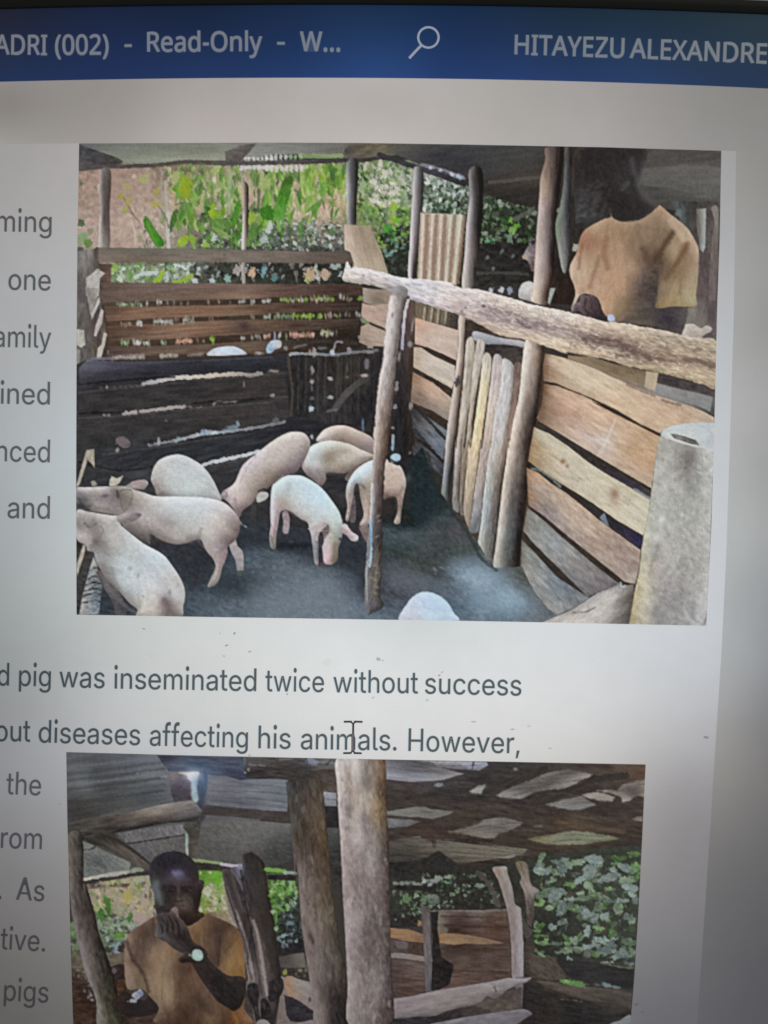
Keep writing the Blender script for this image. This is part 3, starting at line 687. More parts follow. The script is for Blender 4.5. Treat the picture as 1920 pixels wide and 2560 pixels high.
    LV('B 780 230 1210 230 1210 700 780 700', 260, [(112, 140, 92), (78, 104, 66), (92, 132, 60), (148, 156, 138), (130, 150, 110), (66, 84, 58), (168, 170, 156)], (4, 11), 2.4, 80, 35, 10, name='foliage', label='green thicket right of the dark square post')
    for x, y, rx, ry in ((905, 390, 30, 34), (1000, 310, 34, 40), (965, 240, 18, 46), (930, 520, 46, 54), (1085, 450, 50, 55), (985, 560, 40, 26), (1060, 560, 40, 30), (1005, 440, 30, 40)):
        B_('B', x, y, rx, ry, (196, 186, 180), .75, 10, True)
    LV('B 880 360 1140 400 1120 600 900 580', 60, [(120, 130, 110), (150, 160, 130), (205, 196, 190), (104, 116, 96)], (3.5, 7), 2, 80, 40, 11)
    LV('B 790 560 1190 560 1190 900 960 950 900 800 800 760', 230, [(140, 164, 76), (120, 168, 52), (86, 128, 56), (110, 140, 92), (62, 88, 52), (132, 134, 120), (150, 150, 80)], (4, 10), 2.2, 65, 40, 12)
    B_('B', 1080, 590, 34, 26, (132, 172, 60), .9, -40, True)
    B_('B', 1100, 700, 34, 26, (112, 164, 44), .9, -20, True)
    S('B 990 740 1060 750 1100 830 1060 880 1010 860', 'B 1040 800 66 140 50', 'leaf', op=.85)
    LV('B 960 800 1215 720 1200 1170 1030 1140', 190, [(48, 50, 46), (56, 62, 58), (92, 120, 108), (62, 86, 60), (40, 40, 38), (120, 144, 140), (44, 46, 42)], (4, 10), 2.2, -35, 35, 13, name='foliage', label='dark glossy shrub beyond the end of the rail')
    S('B 1040 1000 1200 980 1200 1160 1050 1140', (44, 43, 40), op=.6)
    K('B 1020 1000 1050 965 1090 960', 16, (120, 146, 142))
    LV('B 1320 330 1659 400 C 110 640 B 1659 650 1320 640', 260, [(58, 76, 56), (74, 96, 70), (150, 160, 152), (46, 50, 44), (190, 192, 190), (92, 120, 84), (120, 138, 120)], (4, 9), 2.2, 60, 45, 14, name='foliage', label='dark hedge above the upright rusty sheet')
    for x, y, rx, ry in ((1350, 400, 22, 22), (1390, 345, 30, 16), (1460, 385, 24, 22), (1340, 560, 18, 34), (1500, 380, 12, 50), (1600, 490, 34, 14)):
        B_('B', x, y, rx, ry, (186, 190, 190), .7, 0, True)
    K('B 1570 520 1600 480 1659 465', 14, (158, 172, 172))
    LV('C 20 470 110 470 90 640 0 640', 60, [(70, 80, 70), (150, 160, 150), (60, 64, 60), (44, 44, 42), (110, 126, 110)], (4, 9), 2, -50, 30, 15)
    LV('C 180 480 640 600 640 900 200 900', 300, [(52, 62, 46), (66, 84, 60), (90, 104, 84), (44, 46, 42), (110, 126, 104), (60, 96, 44), (40, 42, 38), (132, 142, 128)], (4, 9), 2.0, -55, 35, 16, name='foliage', label='dark bush seen between the two right posts')
    for x, y, rx, ry, col in ((460, 700, 20, 24, (112, 176, 64)), (470, 780, 26, 34, (124, 160, 90)), (500, 750, 30, 20, (90, 150, 50)), (410, 760, 20, 20, (72, 112, 50)), (370, 560, 24, 34, (132, 144, 128)), (432, 580, 16, 24, (128, 138, 124)), (440, 840, 30, 34, (104, 124, 108)),
                              (260, 870, 24, 20, (104, 160, 116)), (305, 865, 18, 16, (100, 150, 110)), (240, 810, 24, 20, (128, 132, 126)), (340, 840, 18, 18, (90, 100, 88)), (650, 640, 24, 22, (120, 126, 118))):
        B_('C', x, y, rx, ry, col, .85, -30, True)
    S('C 170 900 640 880 640 1250 150 1250', 'C 400 1000 46 44 42, 300 1200 52 50 48', **N)
    for x, y in ((380, 960), (260, 1010), (310, 1100), (470, 1000)):
        B_('C', x, y, 12, 20, (110, 116, 112), .7, 30, True)
    K('C 180 1140 400 1135 600 1150', 26, (74, 71, 68), .8)
    # left bits of greenery
    for x, y, rx, ry, col in ((75, 395, 18, 22, (86, 106, 62)), (75, 720, 28, 30, (72, 92, 66)), (88, 850, 34, 55, (116, 150, 100)), (130, 890, 38, 34, (92, 122, 62)), (68, 950, 30, 40, (70, 84, 66)), (120, 640, 26, 20, (150, 146, 120)), (150, 790, 24, 30, (130, 128, 100))):
        B_('A', x, y, rx, ry, col, .85, 30, True)
    # pale stalks and big leaves behind the back fence
    for sp, w_, col in (('A 745 290 740 480 745 700', 16, (146, 142, 128)), ('A 775 380 790 600 800 920', 30, (158, 154, 146)), ('A 800 640 795 780 800 920', 34, (176, 172, 166)), ('A 1205 260 1200 450 1210 640', 12, (150, 140, 126)), ('A 1320 320 1300 480 1310 640', 26, (142, 154, 128)),
                        ('A 1165 430 1160 560', 8, (92, 88, 74)), ('A 1155 300 1140 500', 14, (130, 146, 110)), ('A 1540 330 1545 640', 9, (88, 84, 72)), ('A 420 500 500 640 580 740', 12, (124, 104, 92)), ('A 490 700 520 800 530 900', 18, (176, 164, 148)), ('A 700 560 780 680 800 760', 12, (120, 108, 98)),
                        ('A 1660 300 1655 560', 8, (120, 116, 100)), ('A 620 280 640 380', 14, (146, 146, 128))):
        K(sp, w_, col, .8)
    B_('A', 960, 290, 66, 20, (96, 84, 76), .8, 20)
    B_('A', 1080, 300, 30, 24, (84, 78, 72), .7, 30)
    for x, y, rx, ry, col in ((940, 400, 52, 74, (138, 156, 34)), (950, 470, 40, 46, (132, 150, 36)), (700, 465, 22, 34, (150, 150, 70)), (690, 570, 40, 30, (156, 152, 78)), (405, 495, 26, 30, (150, 146, 72)), (455, 425, 34, 30, (154, 148, 96)), (470, 545, 34, 40, (156, 146, 88)), (438, 620, 20, 26, (146, 148, 74)), (590, 355, 50, 44, (154, 152, 108)), (515, 335, 22, 16, (176, 164, 148)),
                              (1000, 855, 34, 28, (132, 156, 62)), (1105, 900, 24, 22, (136, 168, 60)), (860, 350, 30, 60, (152, 156, 100)), (1490, 690, 34, 60, (142, 168, 60)), (1600, 380, 46, 60, (150, 166, 100)), (1620, 640, 46, 56, (64, 120, 40)), (1180, 840, 18, 30, (168, 178, 180)), (1110, 740, 16, 20, (168, 160, 150)), (1070, 690, 20, 30, (90, 84, 74)), (1500, 800, 26, 90, (84, 120, 60)), (1590, 860, 34, 34, (160, 172, 172)), (1640, 760, 20, 50, (176, 180, 180))):
        B_('A', x, y, rx, ry, col, .85, 10, True)
    for sp, col in (('A 595 665 640 690 700 790 765 880 745 920 700 915 640 830 600 750', 'A 620 720 78 126 52, 720 860 66 128 42, 660 800 84 138 48'), ('A 850 615 885 620 870 700 835 770 815 800 812 720', (72, 108, 50)),
                    ('A 905 500 960 560 1005 650 1012 720 985 770 955 690 930 590', 'A 930 540 110 130 90, 980 650 98 140 50, 990 730 104 134 70'), ('A 1130 600 1180 570 1200 620 1275 600 1250 680 1190 715 1140 660', 'A 1160 620 136 164 44, 1230 640 110 146 52'),
                    ('A 1095 580 1155 600 1120 625', (60, 108, 50)), ('A 1360 560 1400 530 1400 610 1350 632', (74, 132, 48)), ('A 870 905 890 850 940 825 970 840 950 900 900 918', (136, 164, 52)), ('A 1150 700 1260 690 1330 730 1250 780 1180 770', (96, 132, 66)), ('A 1560 600 1659 590 1659 700 1580 690', (66, 118, 42))):
        S(sp, col, 'leaf', tex=(7, 14, 5, 60))
    # strip of undergrowth between top plank and second plank
    S('A 325 1045 1659 1045 B 720 1040 650 1235 A 1659 1235 325 1225', 'A 400 1130 110 128 88, 700 1130 120 130 110, 900 1130 110 110 98, 1200 1130 62 64 58, B 100 1130 52 50 48, 600 1100 50 50 46', **N)
    LV('A 325 1050 1000 1050 1000 1215 325 1215', 190, [(160, 168, 150), (96, 140, 74), (124, 158, 84), (176, 182, 178), (92, 96, 84), (140, 148, 132), (72, 100, 60)], (4, 11), 2.6, 100, 40, 21, name='foliage', label='pale green undergrowth showing below the top plank')
    LV('A 980 1050 1659 1050 B 640 1040 640 1200 A 980 1215', 170, [(46, 44, 42), (58, 62, 58), (140, 160, 160), (110, 104, 98), (70, 84, 62), (40, 40, 38), (168, 180, 182)], (4, 9), 2.2, 110, 35, 22, name='foliage', label='dark undergrowth showing below the top plank')
    K('A 530 1175 600 1140 690 1140', 34, (166, 178, 172))
    K('A 850 1070 900 1085 950 1095', 28, (176, 186, 186))
    K('A 690 1210 730 1180 760 1130', 34, (142, 170, 50))
    K('A 850 1215 940 1190 1000 1150', 32, (136, 162, 62))
    K('A 480 1210 490 1120', 24, (100, 142, 70))
    for x, y, rx, ry, col in ((1020, 1200, 32, 22, (182, 190, 190)), (1165, 1200, 28, 24, (170, 184, 184)), (1285, 1180, 26, 30, (132, 168, 156)), (1380, 1110, 34, 46, (160, 150, 146)), (1495, 1130, 30, 40, (196, 160, 132)), (790, 1170, 20, 36, (170, 176, 178)), (400, 1190, 22, 24, (178, 182, 178)), (1590, 1120, 20, 44, (112, 152, 162)), (350, 1090, 20, 40, (136, 164, 66))):
        B_('A', x, y, rx, ry, col, .85, 10, True)
    for x, y, rx, ry, col in ((375, 1150, 46, 60, (186, 160, 132)), (505, 1150, 34, 50, (184, 158, 138)), (440, 1130, 14, 80, (168, 172, 160)), (355, 1190, 12, 30, (140, 158, 60)), (90, 1180, 26, 34, (92, 130, 130)), (600, 1080, 44, 22, (150, 162, 160)), (265, 1170, 10, 50, (120, 118, 108))):
        B_('B', x, y, rx, ry, col, .85, -10, True)
    # roof
    S('A 40 40 1659 40 B 1659 50 1250 120 1000 180 700 190 340 150 0 160 A 1659 165 1400 200 1100 205 830 215 640 232 380 225 40 270',
      'A 100 80 96 98 96, 400 130 118 122 112, 700 150 120 124 112, 1100 130 124 126 112, 1500 130 128 128 126, B 200 90 122 122 118, 500 100 106 106 102, 900 120 92 88 76, A 700 200 134 138 124, 1200 190 134 138 120', 'corrugated_roof_sheet', 'grey green roof sheet over the back fence', tex=(4, 60, 5, 0), **N)
    K('B 320 165 480 170 640 165', 38, (134, 156, 106), .8)
    for i in range(8):
        B_('A', 1400 + 36 * i, 190, 15, 17, (192, 188, 186), .85, 0, True)
        B_('B', 20 + 40 * i, 178 - i, 16, 24, (186, 186, 180) if i < 5 else (150, 172, 130), .8, 0, True)
        B_('A', 1405 + 36 * i, 262, 18, 26, (188, 182, 182), .85, 0, True)
        B_('B', 20 + 42 * i, 268, 18, 30, (188, 182, 180), .85, 0, True)
    K('A 700 185 900 195 1100 190 1300 195', 14, (136, 142, 124), .6)
    S('A 20 70 130 95 380 185 390 235 20 285', 'A 80 150 72 72 76, 300 220 76 70 70, 80 260 80 76 76', 'rafter', 'dark rafter end in the top left corner')
    K('A 40 272 300 254 640 246 830 228 950 216 1100 218 1300 228 1659 222 B 300 218 500 212 700 202 880 196 960 155', 36, 'A 100 260 80 76 76, 700 240 78 74 70, 1100 215 84 78 74, 1500 225 82 78 82, B 400 210 74 72 72, 900 190 62 60 60', name='roof_beam', label='thin dark pole holding the roof edge at the back', tex=(5, 20, 6, 0))
    S('A 1270 130 1400 75 1535 60 1450 160 1390 215 1275 215', 'A 1330 120 104 98 92, 1400 170 84 78 76', 'rafter', 'short rafter crossing the roof edge', smooth=False)
    S('B 670 110 760 60 900 55 1020 80 980 170 900 175 700 185', 'B 800 130 92 86 74, 920 100 100 94 78, 720 120 84 80 74', 'rafter', 'rafter joint above the square post', tex=(7, 20, 6, -10))
    S('B 1100 75 1659 60 C 1659 60 D 1400 60 1400 660 C 1659 600 1300 660 1000 560 640 600 480 560 200 470 0 360 B 1600 345 1300 240 1080 150',
      'B 1200 110 84 82 78, 1400 150 60 59 63, 1659 250 60 59 63, C 100 150 62 62 66, 400 200 68 68 66, 600 350 70 64 60, 500 520 50 47 45, 250 420 58 55 53, 1100 300 55 50 50, 900 450 56 52 48, 1250 300 54 50 50, D 900 200 82 78 76, 900 350 96 94 90, 1150 330 94 92 88, 900 480 80 78 75, 1150 200 78 74 72',
      'corrugated_roof_sheet', 'dark underside of the roof over the man', tex=(3, 60, 8, -8), **N)
    S('D 600 275 1280 262 1270 490 1100 520 900 440 600 400', 'D 700 320 94 92 88, 1100 330 98 96 92, 900 430 88 87 83', tex=(4, 30, 12, 0), op=.8)
    K('C 280 385 450 370 700 340', 30, (88, 82, 76), .7)
    K('B 960 160 1100 205 1300 270 1480 330 1659 400', 46, 'B 1000 165 58 56 58, 1400 300 66 64 72, 1640 390 50 50 54', name='roof_beam', label='dark sloping roof pole on the right', tex=(5, 20, 6, 20))
    K('B 1310 235 1450 270 1659 350', 20, (126, 124, 136), .8)
    for x, y in ((1380, 262), (1462, 285), (1560, 318), (1612, 335)):
        B_('B', x, y, 20, 14, (190, 184, 206), .85, 20, True)
    B_('C', 20, 335, 40, 22, (140, 160, 170), .8, 20, True)
    K('C 480 690 560 650 640 600', 28, (92, 88, 86), .8)
    # posts at the back
    S('A 235 285 322 290 312 640 312 925 222 925 235 600 212 420 232 380', 'A 228 400 150 140 132, 240 700 156 148 138, 262 400 86 78 74, 262 700 84 76 71, 312 400 96 84 76, 312 700 104 92 84', 'post', 'grey wooden post at the left end of the back fence', tex=(5, 30, 5, 90), vol=(12, 22, -1, 0))
    S('A 1412 290 1425 370 1462 415 1465 600 1460 800 1440 942 1405 942 1418 700 1425 500', 'A 1416 700 182 172 162, 1445 500 92 74 64, 1452 700 84 72 62, 1430 300 120 112 100, 1425 930 172 164 154', 'post', 'thin pale and brown post behind the back fence', tex=(4, 30, 4, 90), vol=(8, 30, -1, 0))
    K('A 1424 1050 1424 1225', 28, 'A 1412 1100 184 176 166, 1434 1100 120 104 92', name='post', label='lower end of the thin post below the top plank', tex=(4, 30, 4, 90))
    S('B 690 215 778 215 768 600 762 740 700 740 682 600 690 400', 'B 690 400 146 150 150, 692 600 150 150 146, 728 300 78 76 76, 728 600 84 80 80, 765 400 60 58 58, 762 650 62 58 58', 'post', 'dark square post above the left rusty sheet', tex=(4, 30, 5, 90), vol=(12, 24, -1, 0))
    S('B 1255 255 1322 290 1312 600 1275 900 1250 1190 1195 1160 1208 900 1225 600 1238 350', 'B 1240 400 156 152 150, 1235 600 164 158 158, 1222 900 172 162 162, 1270 600 120 112 112, 1300 400 80 76 78, 1298 600 82 76 76, 1262 900 104 96 96, 1240 1150 70 62 62, 1205 1150 178 170 168', 'post', 'post left of the upright rusty sheet', tex=(4, 30, 5, 90), vol=(13, 26, -1, 0))
    # rusty sheets standing up
    S('B 665 735 705 735 880 745 930 860 972 950 1030 1140 1000 1150 745 1090 715 960 668 945', 'B 690 800 184 164 144, 760 1050 176 158 138, 780 800 142 124 104, 850 1000 156 138 116, 950 1050 158 142 120, 880 800 146 130 106', 'rusty_sheet', 'flat tan sheet leaning over the end of the rail', tex=(6, 30, 5, 75), **N)
    S('B 1298 635 1659 655 1660 700 1640 900 1595 1240 1400 1230 1272 1190 1285 900', 'B 1300 700 170 150 132, 1659 700 170 172 152, 1450 900 156 134 116, 1600 1100 166 156 134', 'rusty_sheet', 'upright corrugated sheet with rusty ridges', tex=(5, 30, 5, 90), **N)
    for t, b_ in ((1322, 1298), (1398, 1368), (1470, 1442), (1548, 1508), (1628, 1575)):
        K(f'B {t+34} 665 {b_+32} 1215', 30, (132, 106, 86), .75)
        K(f'B {t} 655 {b_} 1215', 17, (188, 176, 160), .9)
    # posts on the right
    S('C 110 280 215 280 222 600 190 950 150 1100 140 1260 50 1255 70 1000 85 750 112 500', 'C 112 400 110 106 104, 112 600 152 146 146, 95 850 160 150 150, 75 1150 162 152 146, 160 400 60 54 52, 175 700 54 47 46, 160 900 84 76 74, 115 1150 128 118 112, 205 500 50 46 44', 'post', 'post right of the upright rusty sheet', tex=(4, 30, 5, 90), vol=(16, 30, -1, 0))
    S('C 815 60 1060 90 1050 1000 1010 1300 G 1460 0 1440 140 1240 130 1160 80 C 790 1300', 'C 950 300 60 54 50, 900 700 52 48 44, 880 1200 50 40 36, 1020 500 58 52 50', tex=(4, 20, 8, 90), **N)
    B_('C', 1120, 640, 60, 34, (92, 98, 96), .7, 20)
    B_('C', 1060, 640, 26, 30, (140, 150, 144), .6, 20, True)
    B_('C', 850, 620, 22, 22, (130, 140, 128), .8, 0, True)
    S('C 905 90 965 90 960 250 945 600 940 900 918 1112 880 1112 842 900 825 740 858 600 885 450 900 250', 'C 930 200 66 62 60, 920 400 76 77 77, 885 600 104 108 104, 880 800 108 108 104, 925 600 66 66 66, 925 800 76 75 77, 890 1000 124 126 120, 845 730 104 116 92', 'post', 'crooked grey post just left of the man', tex=(6, 25, 5, 90), vol=(12, 22, -1, 0))
    B_('C', 990, 925, 24, 34, (168, 172, 158), .8, 40, True)
    S('D 850 540 1275 545 1260 1327 H 1240 0 1240 450 930 380 940 180 1050 150 D 1060 1327 1085 960 940 720', 'D 1000 600 64 62 60, 950 640 78 84 86, 1150 1100 86 76 76, 1100 1300 96 82 80, 1200 1000 96 86 84, H 1100 100 104 96 94, 1200 150 86 74 76, 1020 250 120 114 108', tex=(6, 20, 9, 90), **N)
    S('D 1065 605 1145 600 1138 920 1120 965 1095 940 1078 820 1065 740', 'D 1080 650 112 104 92, 1125 650 146 148 140, 1125 850 142 150 148, 1085 800 110 100 90', 'post', 'short pale post behind the man', tex=(5, 20, 5, 90), smooth=False)
    S('D 1185 600 1245 600 1240 900 1225 1327 H 1200 100 D 1165 1327 1190 900 1215 700', 'D 1210 640 124 116 108, 1215 900 108 98 92, 1190 1200 104 92 88', 'post', 'blurred post at the right edge behind the man', tex=(5, 20, 5, 90))
    B_('D', 920, 640, 26, 40, (104, 112, 114), .7, 30, True)
    S('H 928 380 960 310 1040 300 1100 335 1150 312 1195 345 1120 410 1040 432 950 400', 'H 1000 340 176 166 158, 1080 370 158 146 134, 1150 340 164 156 150', 'sack', 'pale bundle behind the rail at the right edge')
    S('H 1120 400 1180 365 1235 380 1235 450 1120 420', (92, 86, 86))
    # pinkish rag and pale animal beyond the rail
    S('C 590 930 650 850 665 930 665 1100 625 1120 600 1045 555 1015 560 985', 'C 620 960 122 110 112, 630 1060 106 92 90, 590 1000 144 132 132', 'rag', 'pinkish rag hanging behind the tall post', tex=(12, 9, 5, 40))
    B_('C', 640, 885, 16, 26, (52, 44, 50), .9, 20, True)
    B_('C', 560, 1005, 12, 18, (170, 140, 110), .9, 20, True)
    S('C 525 1270 555 1220 610 1205 650 1230 G 1110 0 1110 110 1040 100 985 80 985 20', 'C 600 1280 176 174 170, G 1040 40 170 168 164, 1040 90 140 134 126', 'pig', 'pale pig back just showing over the far rail')
    for x, y, rx, ry, col in ((240, 1270, 8, 30, (60, 58, 56)), (290, 1280, 18, 26, (170, 176, 180)), (375, 1275, 22, 26, (176, 180, 182)), (450, 1280, 24, 30, (130, 140, 158))):
        B_('C', x, y, rx, ry, col, .9, 20, True)
    # the tall post in front of the beam
    S('C 745 95 885 95 865 400 825 700 812 1000 792 1200 G 1245 0 1235 140 1090 110 1100 0 C 636 1327 650 1100 668 800 690 500 700 350 738 200',
      'C 770 150 92 76 68, 740 300 120 98 84, 735 420 156 132 106, 720 600 150 134 128, 700 800 158 142 132, 690 1000 166 148 138, 680 1200 174 156 142, 780 500 118 100 92, 770 700 108 94 90, 760 900 118 104 100, 740 1150 146 128 120, 850 200 62 52 48, 830 450 62 52 48, 810 700 58 48 44, 790 1000 74 60 58, 770 1250 92 72 62, G 1130 60 186 168 150, 1210 60 92 72 62',
      'post', 'tall brown pole standing left of the man', tex=(6, 30, 6, 92), rim=(3, -20, -22, -24), vol=(22, 26, -1, 0))
    S('G 1245 0 1290 0 1240 140 1225 120', (140, 146, 142), smooth=False)
    # the man
    S('D 140 100 635 100 608 280 600 390 650 470 715 550 760 585 780 640 600 720 480 730 380 700 355 620 340 560 200 560 130 640 60 650 60 300 110 200',
      'D 300 200 54 49 49, 200 400 56 50 50, 480 250 64 60 62, 545 260 84 80 86, 470 400 78 75 78, 420 520 52 46 46, 560 430 72 70 70, 640 540 76 74 72, 450 640 54 50 50, 620 620 62 58 58, 220 600 70 72 74, 590 150 58 54 54', 'person', 'man whose head disappears into the dark under the roof, head and neck', tex=(3, 20, 9, 80))
    S('D 150 105 600 105 600 300 560 420 620 520 700 600 600 670 480 695 390 680 350 560 250 520 160 380', (47, 43, 43), tex=(3, 14, 8, 80), soft=14, op=.7)
    K('D 530 200 550 300 590 380', 40, (88, 84, 88), .5, soft=12)
    K('D 450 440 500 390', 26, (86, 84, 86), .6, soft=10)
    K('D 600 420 680 520 740 590', 34, (84, 82, 80), .6, soft=14)
    K('D 350 610 362 672 400 700 480 715 600 695 690 640 760 578', 9, (122, 104, 86), .7)
    S('D 130 420 330 380 360 640 240 690 120 720 60 700', 'D 200 500 60 56 56, 150 640 68 68 68, 300 560 54 48 50', tex=(9, 12, 8, -30), op=.7)
    S('H 700 140 980 150 945 385 900 375 740 330 560 300 390 275 385 180 560 60 660 0', 'H 700 200 78 70 68, 850 280 66 60 66, 950 250 84 78 78, 600 260 92 82 74, 800 200 64 58 64', 'forearm', 'dark forearm under the tan sleeve', tex=(4, 16, 7, 10))
    S('D 330 684 364 672 395 696 480 715 600 695 700 630 750 585 772 582 850 650 940 718 1010 790 1060 880 1086 970 1075 1200 1062 1327 H 1055 152 880 152 728 165 722 60 D 735 1327 745 1150 735 1030 700 1120 H 640 60 560 160 420 280 330 270 290 200 240 80 120 50 60 130 25 170 D 60 1327 50 1240 20 1170 15 1080 60 990 80 940 100 850 135 785 200 740 300 690',
      'D 250 760 150 126 102, 450 780 142 118 94, 650 780 132 114 94, 760 620 146 122 100, 850 700 152 132 112, 700 660 130 110 90, 150 880 138 102 82, 180 1050 162 140 116, 320 950 150 124 102, 420 1050 154 128 104, 300 1200 160 132 108, 550 900 130 110 92, 620 980 110 92 78, 540 1100 146 124 102, 40 1120 176 158 138, 60 1230 170 146 124, 740 1050 82 68 58, 700 1120 92 80 70, 830 830 118 100 80, 950 850 160 142 120, 870 960 152 134 110, 980 950 124 100 80, 1040 950 164 144 124, 930 1130 128 108 86, 850 1250 140 122 96, 1020 1250 152 140 116, 640 1230 80 72 72, 540 1260 112 96 84, 450 1250 160 130 104, 200 1300 174 146 124, H 320 150 168 138 112, 430 150 136 118 94, 500 240 110 96 82, 700 120 74 64 60, 850 100 146 128 98, 1000 100 150 140 112, 640 180 84 74 66, 760 140 146 126 94',
      'tan_shirt', 'tan short sleeved shirt of the man by the rail', tex=(4, 26, 9, 100), vol=(26, 14, -.4, -.9))
    K('D 330 1100 300 960 320 850', 40, (126, 94, 74), .6, soft=11)
    K('D 180 1250 230 1100 260 1000', 34, (126, 96, 76), .6, soft=11)
    K('D 620 930 650 1000 700 1070', 44, (88, 72, 60), .8, soft=11)
    K('D 745 1060 770 960 840 840 870 800', 44, (80, 64, 50), .85, soft=11)
    K('D 810 1180 880 1080 960 960 985 900', 40, (98, 78, 58), .75, soft=11)
    K('D 850 700 900 780 960 860', 40, (176, 156, 132), .6, soft=11)
    K('D 580 740 680 770 800 780', 26, (116, 98, 80), .6, soft=11)
    S('D 700 1100 745 1030 760 1090 740 1250 735 1327 H 720 30 715 150 640 180 560 170 580 120 600 60 D 600 1300 640 1180', 'D 700 1180 84 76 72, 690 1300 76 66 66, H 640 60 78 70 68', op=.8)
    S('D 700 1110 738 1040 770 1075 744 1180 736 1327 H 728 120 690 160 600 215 430 268 400 262 470 200 545 120 600 30 D 650 1250', 'D 730 1150 80 66 58, 700 1280 78 70 68, H 650 80 80 72 70, 560 180 96 84 74, 440 255 118 100 84', soft=12, op=.85)
    K('H 480 10 520 120 500 230', 30, (112, 94, 76), .5, soft=12)
    K('D 430 900 440 1100 470 1300', 36, (166, 140, 112), .5, soft=14)
    K('D 120 900 100 1000 90 1100', 20, (116, 84, 66), .6, soft=9)
    K('D 560 760 600 850 640 930', 30, (110, 92, 76), .5, soft=12)
    K('D 960 1100 940 1200 930 1310', 26, (120, 100, 76), .5, soft=10)
    S('H 25 180 50 130 95 110 105 55 150 60 215 65 250 110 270 170 300 215 330 245 320 268 180 262 130 225 90 190 40 205', 'H 150 120 88 74 76, 200 200 72 60 62, 90 160 100 86 90, 280 250 60 54 58', 'hand', 'dark hand resting on the rail', tex=(5, 8, 6, 40), vol=(14, 16, -.6, -.8))
    K('H 150 90 140 170 170 220', 7, (54, 44, 46), .6)
    K('H 190 90 200 160 230 230', 6, (56, 46, 48), .5)
    S('G 1560 40 1470 60 1430 180 1420 200 1480 60', (182, 180, 176))
    S('H 335 225 375 225 385 270 330 270', (160, 172, 200), 'wristband', 'small pale blue band at the wrist')
    # planked back fence
    plank = 'plank'
    S('A 205 925 900 935 1659 948 B 700 965 725 1000 745 1062 B 300 1056 A 1659 1052 900 1045 330 1050 225 1048', 'A 250 990 118 106 92, 500 960 104 100 86, 500 1020 112 98 84, 900 990 112 104 90, 1400 990 118 108 96, B 200 1000 112 100 88, 600 1010 96 84 74', plank, 'grey top plank of the back fence', tex=(5, 40, 6, 1), rim=(4, -10, -10, -10), **N)
    B_('A', 1265, 985, 16, 8, (84, 74, 64), .7, 0)
    S('A 222 1060 325 1060 325 1225 236 1240', 'A 240 1120 80 66 60, 300 1120 98 78 68', **N)
    S('A 235 1215 900 1220 1659 1228 B 650 1228 810 1240 F 808 62 400 72 0 88 E 1659 92 1000 112 350 128 250 140 240 0', 'A 300 1260 98 80 70, 800 1260 112 92 80, E 400 40 108 88 74, 700 60 104 86 72, 1000 60 112 92 76, 1500 30 118 94 78, 1400 80 128 100 78, F 200 40 94 72 60, 700 30 78 60 50, 600 70 76 60 48', plank, 'wide brown second plank of the back fence', tex=(6, 50, 6, -1), **N)
    S('E 255 120 1659 85 F 0 80 810 60 800 500 300 540 0 550 E 1659 560 280 600', 'E 400 135 74 66 56, 900 130 70 60 52, 500 300 76 62 52, 1500 400 64 54 46, F 400 100 60 52 44, 400 240 56 48 42, 700 400 52 44 38', tex=(4, 30, 6, -1), **N)
    S('E 262 148 700 152 1200 140 1659 130 F 0 122 400 118 810 112 800 198 400 205 0 214 E 1659 222 1200 238 700 252 290 280 270 220', 'E 320 200 98 74 60, 500 200 126 94 70, 800 190 130 98 74, 1200 190 124 94 68, 1500 180 108 84 64, F 100 160 90 70 56, 400 160 84 66 54, 700 160 66 54 46', plank, 'third plank of the back fence, orange brown in the middle', tex=(7, 50, 5, -2), rim=(3, -14, -14, -12), **N)
    S('E 280 305 700 300 1200 268 1659 258 F 0 252 400 262 795 250 790 345 500 352 0 372 E 1659 382 1200 398 700 432 300 436', 'E 330 370 88 68 54, 600 370 118 92 74, 900 350 130 98 74, 1200 330 126 96 72, 1430 320 84 68 58, 1550 310 112 88 68, F 100 310 92 72 58, 400 300 84 68 56, 700 300 66 54 44', plank, 'fourth plank of the back fence with a dark knot', tex=(7, 50, 5, -3), rim=(3, -14, -14, -12), **N)
    B_('E', 1430, 315, 46, 34, (66, 54, 50), .8, 0)
    S('E 290 478 700 482 1200 458 1659 430 F 0 432 400 420 780 400 780 480 500 462 200 520 0 548 E 1659 548 1200 540 700 560 290 575', 'E 330 520 82 66 58, 700 510 106 86 72, 1200 490 98 80 66, 1550 480 104 84 66, F 200 460 62 54 46, 600 440 58 50 44', plank, 'lowest brown plank of the back fence', tex=(6, 50, 5, -3), rim=(3, -10, -10, -10), **N)
    r = np.random.default_rng(5)
